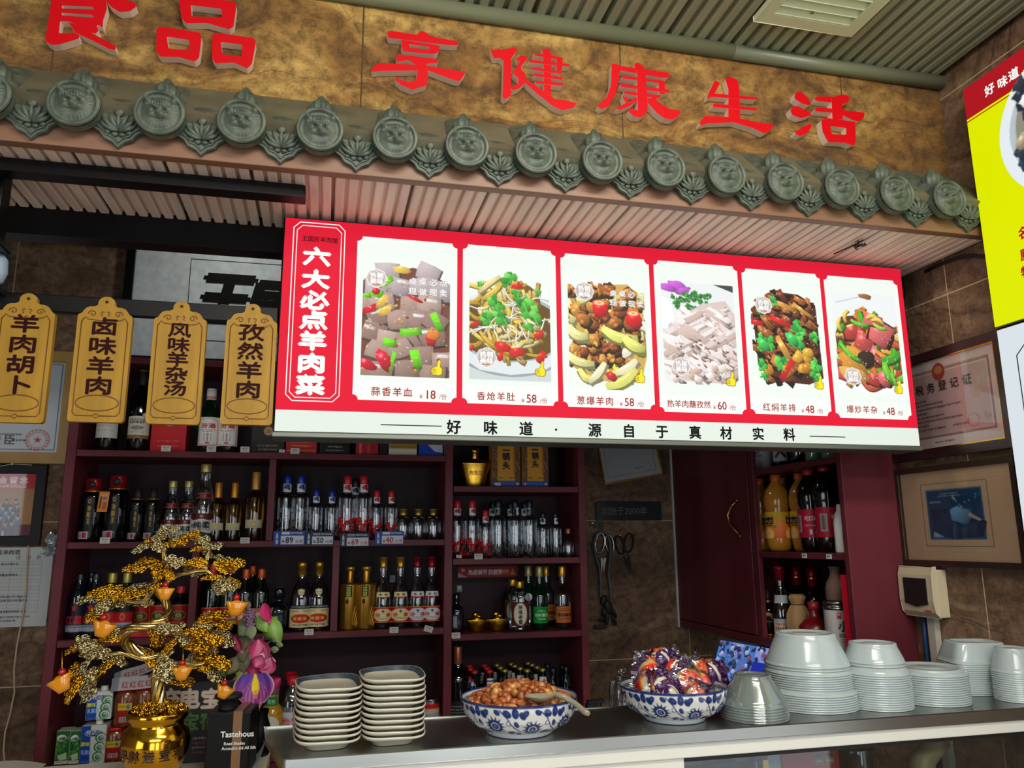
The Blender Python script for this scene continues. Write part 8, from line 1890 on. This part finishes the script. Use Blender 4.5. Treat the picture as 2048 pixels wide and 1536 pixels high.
leaves = [  # px, py, kind, roll, scale
 (330, 1062, 's', .1, 1.0), (345, 1058, 's', -.2, .9), (318, 1075, 's', .3, .9), (352, 1076, 's', 0, 1.0), (384, 1070, 'g', -.25, 1.1), (402, 1080, 's', .1, 1.1), (362, 1086, 'g', -.3, 1), (338, 1090, 'g', .1, 1.1), (318, 1094, 's', .5, 1), (296, 1088, 'g', -.35, 1.1), (280, 1098, 's', -.4, 1.0), (306, 1080, 'g', -.2, .9),
 (404, 1098, 'g', .0, 1.2), (428, 1094, 's', -.1, 1.2), (416, 1108, 's', .6, .7), (448, 1120, 's', .2, 1.2), (470, 1128, 'g', .1, 1.2), (446, 1134, 'g', .3, 1.1), (462, 1136, 'g', 0, 1.), (270, 1138, 'g', -.05, 1.2), (284, 1128, 's', -.15, 1.2), (292, 1122, 'g', -.2, .9), (318, 1130, 'g', .4, 1.2), (332, 1140, 'g', .8, 1.1), (312, 1146, 'g', 1.2, 1), (350, 1124, 's', .1, 1.2), (378, 1128, 'g', -.1, 1.2), (398, 1126, 'g', .2, 1), (388, 1140, 's', .2, 1.2), (402, 1144, 's', -.3, 1.1), (338, 1150, 'g', .9, .8),
 (424, 1156, 'g', .1, 1.1), (446, 1168, 's', .2, 1.3), (462, 1176, 's', .1, 1.1), (470, 1164, 'g', .6, .9), (438, 1180, 's', .5, 1),
 (290, 1180, 's', -.3, 1.3), (306, 1176, 'g', -.4, 1.1), (268, 1176, 's', -.35, 1.2), (272, 1190, 'g', -.3, 1.2), (250, 1188, 'g', -.2, 1.2), (222, 1184, 'g', 0, 1.3), (196, 1186, 'g', -.2, 1.1), (176, 1198, 's', -.5, 1.3), (214, 1198, 'g', .1, 1.2), (238, 1206, 's', -.2, 1.3), (206, 1214, 's', -.6, 1.1), (190, 1228, 'g', -.8, 1.1), (270, 1204, 's', .1, 1.2), (290, 1206, 's', .3, 1.0),
 (232, 1268, 's', .6, 1.1), (222, 1276, 'g', .2, 1.1), (212, 1262, 's', .1, .8), (315, 1266, 'g', .9, 1.3), (330, 1258, 's', .2, 1.2), (352, 1256, 's', -.1, 1.1), (310, 1280, 'g', 1.2, 1.1),
 (366, 1276, 's', .5, 1.3), (392, 1266, 'g', .1, 1.3), (386, 1288, 'g', .3, 1.3), (412, 1258, 'g', -.2, 1.1), (400, 1248, 's', -.1, .9), (428, 1280, 'g', .3, 1.2), (444, 1272, 's', .2, 1.2), (452, 1286, 's', .4, 1.2), (420, 1236, 'g', -.2, 1.3), (440, 1232, 'g', .1, 1.3), (416, 1246, 's', .2, 1.2), (446, 1252, 'g', .5, 1.1),
 (172, 1288, 's', .3, 1.3), (152, 1296, 'g', -.5, 1.1), (186, 1296, 'g', .2, 1.3), (200, 1306, 's', .3, 1.2), (178, 1306, 's', .5, 1.2), (226, 1318, 's', .2, 1.3), (238, 1326, 's', .5, 1.0), (176, 1326, 's', -.7, 1.2), (162, 1340, 's', -.8, 1.), (146, 1346, 'g', -.9, 1.2), (206, 1340, 'g', -.7, 1.4), (178, 1352, 's', -.8, 1.2), (148, 1378, 'g', -.9, 1.4), (178, 1380, 's', -1.2, 1.4),
 (338, 1296, 'g', -.9, 1.2), (330, 1312, 's', -.6, 1.1), (306, 1322, 'g', .5, 1.2), (336, 1336, 's', .4, 1.3), (328, 1356, 's', .2, 1.2), (398, 1298, 'g', .1, 1.3), (418, 1300, 's', .3, 1.1), (420, 1318, 'g', .1, 1.4), (440, 1326, 'g', .2, 1.3), (388, 1322, 's', .3, 1.2), (424, 1340, 's', .6, 1.3), (406, 1332, 'g', .2, 1.1), (364, 1364, 'g', .3, 1.4), (430, 1352, 's', .8, 1.1)]
r = random.Random(9); used_l = set()
for k, (px, py, kd, roll, s) in enumerate(leaves[:98]):
 src = (LG if kd == 'g' else LS)[k % 2]
 if src.name in used_l: o = src.copy(); COL.objects.link(o)
 else: o = src; used_l.add(src.name)
 o.location = sx_(px, py, r.uniform(-.045, .03)); o.rotation_euler = (r.uniform(.35, 1.0), roll + r.uniform(-.2, .2), r.uniform(-.3, .3)); o.scale = (s, s, s)
m_amb = mat('amber_resin', '#d88a10', .15, spec=.7, coat=.4, sub=.1); m_bead = mat('red_bead', '#a80c1c', .15, coat=.5)
for px, py, top, s, rz in ((330, 1192 - 5, 1160, .9, 0), (206, 1258, 1220, 1.15, .3), (122, 1368, 1300, 1.15, -.5), (472, 1216, 1180, 1.1, .1), (364, 1346, 1296, 1.0, 0), (448, 1384, 1345, .9, .4)):
 p = sx_(px, py, -.05); b = MB(); b.M = Matrix.Translation(p) @ Matrix.Rotation(rz, 4, 'Y') @ Matrix.Scale(s, 4)
 b.lathe([(.0005, -.014), (.008, -.014), (.011, -.006), (.018, .010), (.0165, .012), (.010, .004), (.0085, .010), (.005, .014), (.0005, .015)], 20, sy=.7, fl=lambda a: .18 * math.cos(2 * a)); o = b.build('ingot_charm', m_amb, tr)
 b = MB(); b.ball((p.x, p.y, p.z + .020 * s), .0065 * s, seg=12); b.build('red_bead', m_bead, o)
 b = MB(); q = sx_(px + 2, top, -.045); b.tube([q, q.lerp(p, .5) + Vector((.001, 0, 0)), p + Vector((0, 0, .012))], .0010, 5); b.build('charm_thread', m_gw, o)
# black tin with lid and ribbon
YX = 1.855
pa, pb = atz(404, 1526, ZL), atz(498, 1520, ZL);
xa_, xb2 = aty(408, 1500, YX).x, aty(500, 1500, YX).x; zt_ = aty(450, 1425, YX).z; w_ = xb2 - xa_
tn = thing('black_tin', 'black square tin with brown ribbon and pale lettering beside the gold pot', 'tin', ((xa_ + xb2) / 2, YX, ZL + .0008), -.10)
h_ = zt_ - ZL
MB().box(-w_ / 2, w_ / 2, 0, w_ * .95, 0, h_).build('tin_body', m_black, tn, bevel=.004)
MB().lathe([(.020, 0), (.020, .020), (.028, .021), (.030, .026), (.028, .030), (.0005, .031)], 28, (-.012, w_ * .45, h_)).build('round_lid', m_blackm, tn)
b = MB(); b.box(w_ * .10, w_ * .30, -.0016, -.0006, 0.0, h_ + .001); b.box(w_ * .10, w_ * .30, -.0016, w_ * .96, h_ + .0004, h_ + .0014); b.build('ribbon', mat('brown_ribbon', '#7d5638', .4), tn)
b = MB(); b.text('Tastehous', lambda u, v: (u - w_ * .16, -.0022, h_ * .62 + v), .0165, bold=.025); b.text('Road Shades', lambda u, v: (u - w_ * .08, -.0022, h_ * .50 + v), .0085, bold=.02); b.text('Accoutre aid All Silk', lambda u, v: (u - w_ * .12, -.0022, h_ * .43 + v), .0085, bold=.02); b.build('tin_lettering', m_paper, tn)
# power-bank notice board
YQ = 2.0
q0, q1 = aty(368, 1366, YQ), aty(502, 1500, YQ); t = thing('notice_board', 'black notice board with rounded cream characters behind the gold pot and tin', 'sign', (q0.x, YQ, ZL + .0008)); w_ = q1.x - q0.x; h_ = q0.z - ZL
MB().box(-.05, w_, 0, .008, 0, h_).build('panel', m_blackm, t, bevel=.002)
b = MB()
for ch, px in (('充', 341), ('电', 379), ('宝', 422)):
 p = aty(px, 1398, YQ); b.text(ch, lambda u, v: (p.x - q0.x + u - .023, -.001, p.z - ZL + v - .017), .046, bold=.05)
b.build('large_characters', mat('cream_print', '#c9b4a4', .5), t)
b = MB(); p = aty(404, 1442, YQ); b.text('宝宿', lambda u, v: (p.x - q0.x + u - .045, -.001, p.z - ZL + v - .016), .040, bold=.03); b.build('green_characters', mat('green_print', '#3f6a2e', .5), t)
cv = Canvas(80, 70, '#131416'); [cv.scrib(6, 6 + 14 * i, 70, 7, '#7a3a36' if i % 2 else '#8a8a88') for i in range(4)]; p = aty(382, 1472, YQ); patch('small_print', cv, flat((p.x - q0.x, -.0012, p.z - ZL), (.06, 0, 0), (0, 0, -.05)), 26, 22, printed, t)
# artificial orchid spray
fl = thing('orchid_spray', 'artificial orchid spray with purple, yellow-throated bloom standing behind the black tin', 'flowers', (0, 0, 0))
YF2 = 2.03
fx = lambda px, py, dy=0: aty(px, py, YF2 + dy)
m_stem = mat('stem_green', '#5a5c34', .6); m_leafg = mat('leaf_green', '#5f8a34', .5, col2='#3f6428', nscale=30); m_leafp = mat('pale_leaf', '#8f9c74', .6, col2='#5f6a4a', nscale=30); m_dusk = mat('dusky_leaf', '#5a4a3a', .6, col2='#6a6a4a', nscale=25)
vz = MB(); p = fx(522, 1420); vz.lathe([(.0005, .001), (.022, 0), (.026, .01), (.024, .06), (.016, .085), (.019, .10)], 24, (p.x, YF2, ZL + .0008)); vz.build('vase', m_black, fl)
b = MB()
base = Vector((p.x, YF2, ZL + .09))
for pts in ([(506, 1380), (514, 1330), (522, 1290), (535, 1250), (545, 1215)], [(500, 1380), (492, 1340), (488, 1290), (492, 1230), (494, 1200)], [(510, 1390), (528, 1370), (530, 1330)], [(498, 1385), (474, 1350), (462, 1332)], [(520, 1300), (545, 1280), (560, 1282)]):
 b.tube(smooth([base if pts[0][1] > 1360 else fx(*pts[0]), *[fx(*q) for q in pts]], 3), .0022, 6)
b.build('stems', m_stem, fl)
def petal_mesh(name, cv, c, U, V, wav, cup, nu=24, nv=24, shape=None, parent=fl, lab=None):
 U = Vector(U); V = Vector(V); N = U.cross(V).normalized(); L = (U.length + V.length) / 2
 def P(u, v):
  a = (u - .5) * 2; s = np.sin(PI * np.clip(v, .0, 1)) ** .55 * (.55 + .45 * v) if shape is None else shape(v)
  x = a * s; y = v - .5
  d = cup * L * (a * a * s + (v - .6) ** 2) + wav * L * np.sin(a * 14) * np.abs(a * s) ** 2 + wav * L * np.sin(v * 3 + a * 11) * v ** 4
  yy = y + .04 * np.cos(a * 12) * v ** 6 - .18 * a * a * v
  return tuple(c[k] + U[k] * x * .5 + V[k] * yy + N[k] * d for k in range(3))
 return patch(name, cv, P, nu, nv, vc('petal', .5, spec=.3), parent, label=lab)
cv = Canvas(120, 120, '#7a2a78')
for i in range(120):
 t_ = i / 120; cv.rect(0, i, 120, i + 1, np.array([.34 + .30 * t_, .24 - .06 * t_, .62 - .18 * t_]))
for k in range(17):
 a = (k - 8) / 8; cv.line([(60 + 8 * a, 6), (60 + 40 * a, 60), (60 + 64 * a, 118)], [1, 3, 5], '#c88ab8' if k % 2 else '#5a1c64', .55)
cv.poly([(54, 0), (66, 0), (72, 40), (68, 70), (52, 70), (48, 40)], '#e0c81c'); cv.poly([(54, 56), (66, 56), (66, 84), (54, 84)], '#d8883a', .8)
cv.rect(0, 114, 120, 120, '#d8bca0'); cv.rect(0, 0, 3, 120, '#d8bca0'); cv.rect(117, 0, 120, 120, '#d8bca0')
petal_mesh('purple_bloom', cv, fx(511, 1383, -.07), (.088, -.01, .004), (.004, -.02, -.072), .05, -.25, 40, 40, shape=lambda v: .35 + .65 * np.sin(PI * np.clip(v * .86 + .10, 0, 1)) ** .8, lab='purple petal with yellow and orange throat')
def pink(c1_, c2_, edge):
 cv = Canvas(80, 80, c1_); [cv.line([(40 + 2 * (k - 6), 0), (40 + 7 * (k - 6), 80)], 2.5, c2_, .7) for k in range(13)]; cv.rect(0, 74, 80, 80, edge); return cv
pk = pink('#b83a6a', '#e0a8c0', '#e8c0d0'); pk2 = pink('#8a1c48', '#c04a78', '#e0a8b8'); pk3 = pink('#d84a86', '#b8306a', '#e070a0')
for nm, cvx, px, py, w_, h_, a, dy in (('pink_petal', pk, 524, 1305, .058, .062, .3, -.03), (pk and 'pink_petal', pk, 534, 1335, .055, .045, -.3, -.03), ('pink_petal', pk, 512, 1300, .045, .050, -.5, -.02), ('pink_petal', pk2, 510, 1342, .034, .045, .2, -.04), ('pink_petal', pk2, 545, 1368, .042, .040, -1.0, -.04), ('pink_petal', pk, 536, 1320, .05, .04, 1.4, -.02), ('pink_bud', pk3, 537, 1228, .034, .050, .3, -.01), ('pink_petal', pk2, 478, 1290, .026, .045, .5, 0), ('pink_petal', pk, 520, 1318, .04, .035, 2.6, -.05)):
 petal_mesh(nm, cvx, fx(px, py, dy), (w_ * math.cos(a), -.004, w_ * math.sin(a)), (h_ * math.sin(a), -.012, -h_ * math.cos(a)), .05, -.45 if nm == 'pink_petal' else -.9, 16, 16)
def leaf(name, px, py, w_, h_, a, m, dy=0, cup=.3):
 c = fx(px, py, dy); U = Vector((math.cos(a), -.2, math.sin(a))) * w_; V = Vector((math.sin(a), -.25, -math.cos(a))) * h_; N = U.cross(V).normalized()
 b = MB(); b.grid(lambda u, v: c + U * (u - .5) * math.sin(PI * min(.97, max(.04, v))) ** .7 + V * (v - .5) + N * (cup * w_ * ((u - .5) ** 2 * 2 + (v - .5) ** 2)), 8, 10); b.build(name, m, fl)
leaf('green_leaf', 540, 1258, .046, .070, .5, mat('bright_leaf', '#7aa046', .45), -.02, .7); leaf('green_leaf', 522, 1248, .028, .045, .6, mat('bright_leaf'), -.02)
for px, py, w_, a, m in ((494, 1316, .034, 0, m_leafp), (482, 1312, .026, .5, m_dusk), (500, 1302, .024, .2, m_leafp), (464, 1330, .032, -.4, m_dusk), (484, 1332, .030, .3, m_dusk), (484, 1350, .030, .2, mat('lime_leaf', '#8a9a3e', .5)), (476, 1362, .026, -.5, mat('lime_leaf')), (498, 1346, .026, .5, m_leafg), (498, 1236, .030, .3, m_dusk), (488, 1248, .030, -.3, m_dusk), (500, 1262, .028, .2, m_leafp), (484, 1262, .024, .8, m_leafp), (448, 1340, .026, -.9, m_leafg), (524, 1310, .026, .9, m_leafg), (516, 1330, .034, -.6, m_leafg), (532, 1332, .022, .2, m_leafp), (494, 1210, .018, .2, m_dusk), (548, 1280, .012, .9, m_leafp), (558, 1290, .014, 1.2, m_leafp), (548, 1300, .016, 1.5, m_leafp), (555, 1272, .010, .1, m_leafp), (490, 1280, .034, -.2, m_dusk), (500, 1290, .030, .3, m_dusk)):
 leaf('small_leaf', px, py, w_, w_ * 1.25, a, m, random.uniform(-.03, .01))
r = random.Random(12); b = MB()
for k in range(90):
 c = fx(501 + r.gauss(0, 5), 1240 + r.uniform(-22, 24), -.015); b.ball(c, .0028, seg=6, rings=4)
b.build('lilac_tuft', mat('lilac_florets', '#7a5a78', .7), fl)
# ---------------------------------------------------------------- things on the shelf's lowest deck
DK_ = ZSH['deck'] + .0008
def carton(name, label, px0, px1, py0, Y, z, d, paint, W=120, tilt=0, cap=None, grp=None, side='#c9ccc8'):
 a_, c_ = aty(px0, (py0), Y), aty(px1, py0, Y); w_ = c_.x - a_.x; h_ = a_.z - z
 t = thing(name, label, 'carton', ((a_.x + c_.x) / 2, Y, z), tilt, grp)
 MB().box(-w_ / 2, w_ / 2, 0, d, 0, h_).build('carton_body', mat('carton_side_' + side.strip('#'), side, .4), t, bevel=.0015)
 cv = Canvas(W, int(W * h_ / w_), '#d8dcd8'); paint(cv); patch('front_print', cv, flat((-w_ / 2 + .001, -.0007, h_ - .001), (w_ - .002, 0, 0), (0, 0, -h_ + .002)), 44, int(44 * h_ / w_), glossp, t)
 if cap: MB().lathe([(.010, 0), (.010, .012), (.0005, .013)], 20, (w_ * .12, d * .35, h_)).build('screw_cap', m_white, t)
 return t, h_
def milk(cv):
 H = cv.h; cv.poly([(0, 0), (44, 0), (50, H), (0, H)], '#1c4aa8'); cv.ell(62, H * .20, 46, H * .09, '#d8dcd8'); cv.ell(62, H * .20, 43, H * .08, '#16347a'); cv.text('完达山', 62, H * .235, 27, '#dfe4ea', .03, align='c')
 cv.text('原味', 22, H * .52, 22, '#d8d83a', .05, align='c'); cv.text('乳酸菌', 4, H * .74, 24, '#a8c4e8', .02, sx=.8); cv.scrib(10, int(H * .93), 80, 6, '#6a8ac0')
 for k in range(3):
  cx_, cy_ = 96 - 4 * k, H * (.32 + .25 * k); cv.ell(cx_, cy_, 27, 25, '#2a7a4a'); cv.ell(cx_ + 3, cy_ + 1, 22, 20, '#d8dcd8'); cv.ell(cx_ + 2, cy_ + 3, 15, 13, '#2a7a4a'); cv.ell(cx_ + 5, cy_ + 1, 9, 8, '#d8dcd8'); cv.ell(cx_ + 4, cy_ + 3, 5, 4, '#2a7a4a')
y0_ = 2.655
t1, h1 = carton('milk_carton', 'blue and white drink carton with green swirls, the lower of two', 164, 214, 1452, y0_, DK_, .06, milk, cap=True, grp='blue and white drink cartons')
carton('milk_carton', 'blue and white drink carton with green swirls, leaning on top of the lower one', 176, 226, 1384, y0_ + .002, DK_ + h1 + .0142, .06, milk, tilt=.12, cap=True, grp='blue and white drink cartons')
def greenbox(cv):
 H = cv.h; cv.rect(0, 0, 120, H, '#2f6a34'); [cv.blob(cv.rng.random() * 120, H * (.2 + .6 * cv.rng.random()), 26, 18, ['#3f8a3a', '#1f5a2c', '#5a9a48'][k % 3], cv.rng.random() * 3, noise=.06) for k in range(26)]
 cv.blob(50, H * .22, 46, H * .11, '#c9d4c8', 0, 16, .06); cv.text('优酸', 50, H * .27, 30, '#1f4a3a', .03, align='c'); cv.poly([(20, H * .74), (100, H * .66), (110, H * .86), (40, H * .9)], '#b8d0a8'); cv.rect(0, H * .9, 120, H, '#c9d0c4'); cv.scrib(10, int(H * .93), 80, 6, '#5a6a5a')
carton('green_carton', 'green leafy drink carton at the deck corner beside the side panel', 114, 142, 1462, y0_ + .02, DK_, .05, greenbox, grp='green leafy drink cartons', side='#b8c4b4'); carton('green_carton', 'green leafy drink carton between its twin and the milk carton', 142, 164, 1462, y0_ + .015, DK_, .05, greenbox, grp='green leafy drink cartons', side='#b8c4b4')
m_jam = mat('amber_preserve', '#7a3c14', .2, noise=.35, nscale=60, coat=.5)
def jar(label, px, py0, Y, z, lab=True):
 top = aty(px, py0, Y).z; H = top - z; t = thing('preserve_jar', label, 'jar', (aty(px, 1480, Y).x, Y, z), 0, 'red-lidded amber jars'); R_ = .032
 MB().lathe([(.0005, .001), (R_ * .92, 0), (R_, .004), (R_, H * .80), (R_ * .86, H * .87), (R_ * .84, H * .9)], 28, fl=lambda a: .012 * math.cos(8 * a)).build('jar_body', m_jam, t)
 MB().lathe([(R_ * .90, H * .885), (R_ * .93, H * .89), (R_ * .93, H * .985), (R_ * .88, H), (.0005, H)], 28).build('lid', mat('jar_lid_red', '#b01822', .3), t)
 if lab:
  cv = Canvas(80, 90, '#a81c20'); cv.rect(0, 0, 80, 32, '#d8b82c'); cv.rect(50, 8, 66, 26, '#3a7ab0'); cv.scrib(6, 12, 44, 7, '#5a4a10'); cv.rect(14, 62, 66, 84, '#c8c4c0'); [cv.rect(18 + 5 * i, 64, 20 + 5 * i, 82, '#2a2a2a') for i in range(9)]; patch('jar_label', cv, cyl(R_ * 1.012, H * .62, H * .10, -120, -48), 22, 26, glossp, t)
 return H
hj = jar('amber jar with red lid and label, below on the deck beside the milk carton', 230, 1452, y0_ + .035, DK_)
jar('amber jar with red lid and label, stacked above the lower jar', 246, 1374, y0_ + .035, DK_ + hj + .0008);
hj2 = jar('amber jar with red lid hidden low behind the gold pot', 283, 1452, y0_ + .035, DK_); jar('amber jar with red lid and no label in view, beside the stacked labelled one', 283, 1370, y0_ + .035, DK_ + hj2 + .0008, False)
pz = DK_ + hj + .0008 + (aty(246, 1374, y0_ + .035).z - DK_ - hj) + .002
for (qx, qz, a, lb) in ((.0, 0, .30, 'silver packet with red print fanned on the jar lids, upper one'), (.0, 0, .06, 'silver packet with red print lying flat on the jar lids, lower one')):
 p = aty(222, 1372, y0_); zz = max(pz, p.z); up = a > .2
 cv = Canvas(180, 44, '#c4c0c0'); cv.rect(0, 0, 24, 44, '#8a9098'); [cv.text('红', 34 + 26 * i, 36, 24, '#a83a40', .02) for i in range(5)]
 o = thing('packet', lb, 'packet', (p.x, y0_ + (.03 if up else .005), zz + (.016 if up else .0015)), 0, 'silver packets on the jars')
 o.rotation_euler = (math.radians(40 if up else 62), -a, 0)
 b = MB(); b.grid(lambda u, v: ((u) * .150, (v - .5) * .040, .002 * math.sin(u * 9)), 14, 4); b.grid(lambda u, v: ((u) * .150, (v - .5) * .040, -.0025 + .002 * math.sin(u * 9)), 14, 4); b.build('foil', m_silver, o)
 patch('packet_print', cv, lambda u, v: (u * .150, (.5 - v) * .040, .002 * np.sin(u * 9) + .0006), 60, 14, glossp, o)
# juice, water, can at the deck's right side
def deckx(px, Y): return aty(px, 1480, Y).x
cv = Canvas(90, 150, '#cfd0c4'); cv.poly([(0, 0), (90, 0), (90, 26), (0, 26)], '#c8922a'); cv.ell(45, 40, 42, 40, '#cfd0c4'); cv.text('东方树', 45, 46, 18, '#2a6a5a', .02, vertical=True); cv.ell(48, 108, 18, 16, '#b8a05a'); cv.line([(48, 108), (56, 146)], 4, '#3a7a4a'); [cv.ell(40 + 18 * k, 134, 12, 6, '#3a8a4a', rot=.4 - k) for k in range(2)]; cv.blob(38, 78, 12, 5, '#3a5a7a', .8)
c2 = Canvas(60, 40, '#1c7a4a'); c2.text('东方', 30, 28, 20, '#c8e0cc', .02, align='c')
t = bottle('juice_bottle', 'yellow juice bottle with green collar and flower label below the purple bloom', 'drink bottle', None, [(.028, 0), (.030, .004), (.030, .100), (.024, .118), (.0165, .126), (.0165, .165)], [(.0165, .150), (.0175, .151), (.0175, .185), (.0005, .186)], mat('silver_cap', '#a8aca4', .3, metal=.7), mat('yellow_juice', '#b8861c', .15, coat=.4), [(cv, .0304, .0304, .098, .012, -150, -45, 30, 44), (c2, .0172, .0205, .146, .120, -150, -45, 16, 12)]); t.location = (deckx(541, y0_), y0_, DK_); t.scale = (1.12,) * 3
cv = Canvas(90, 60, '#c4c8cc'); cv.rect(0, 40, 90, 60, '#b02a30'); cv.text('怡宝', 45, 32, 24, '#b02a30', .02, align='c')
w0 = bottle('water_bottle', 'clear water bottle with red cap beside the plate stack', 'drink bottle', 'clear water bottles with red caps', [(.028, 0), (.031, .004), (.031, .05), (.0295, .055), (.031, .06), (.031, .095), (.030, .11), (.024, .135), (.014, .150), (.0125, .170)], [(.0145, .158), (.015, .159), (.015, .180), (.0005, .181)], m_rcap, g_pet, [(cv, .0314, .0314, .094, .03, -170, -10, 24, 16)]); w0.location = (deckx(580, y0_ + .03), y0_ + .03, DK_); w0.scale = (1.2,) * 3
dup(w0, (deckx(577, y0_ + .11), y0_ + .11, DK_), .4, 'clear water bottle with red cap in the second row behind its twin', scale=1.2)
cv = Canvas(60, 80, '#b83a5c'); cv.scrib(8, 14, 52, 9, '#e0b8c4'); cv.scrib(8, 40, 52, 9, '#e0b8c4'); cv.rect(4, 60, 40, 66, '#d8a8b8')
t = bottle('pink_bottle', 'pink-labelled bottle half hidden between the black tin and juice bottle', 'drink bottle', None, [(.024, 0), (.026, .004), (.026, .10), (.018, .12), (.012, .13), (.012, .15)], CAPC(.014, .14, .158), m_wcap, mat('pink_plastic', '#a84a64', .3), [(cv, .0264, .0264, .095, .01, -150, -30, 20, 26)]); t.location = (deckx(508, y0_ + .03), y0_ + .03, DK_)
cv = Canvas(120, 110, '#a8a8a4'); cv.rect(0, 0, 120, 24, '#b01c24'); cv.rect(0, 20, 120, 28, '#c8a04a'); [cv.line([(0, 70 + 9 * k), (50, 44 + 9 * k), (120, 38 + 9 * k)], 3, '#5a6068') for k in range(3)]; cv.scrib(40, 84, 90, 12, '#5a4a3a')
p = aty(861, 1397, y0_); H = p.z - DK_
t = thing('beer_can', 'beer can with red top band just right of the plate stacks', 'can', (p.x, y0_, DK_)); MB().lathe([(.0005, .001), (.024, .001), (.0285, .010), (.0285, H - .012), (.025, H - .001), (.0255, H), (.0245, H), (.0235, H - .003), (.0005, H - .003)], 32).build('can_body', m_silver, t); patch('can_print', cv, cyl(.0289, H - .012, H - .09, -175, -5), 36, 34, glossp, t)
p = aty(878, 1426, y0_ + .02); t = thing('red_can', 'red can mostly hidden behind the beer can and counter', 'can', (p.x - .012, y0_ + .03, DK_)); H = p.z - DK_; MB().lathe([(.0005, .001), (.020, .001), (.022, .006), (.022, H - .006), (.019, H), (.0005, H - .002)], 28).build('can_body', m_red, t)
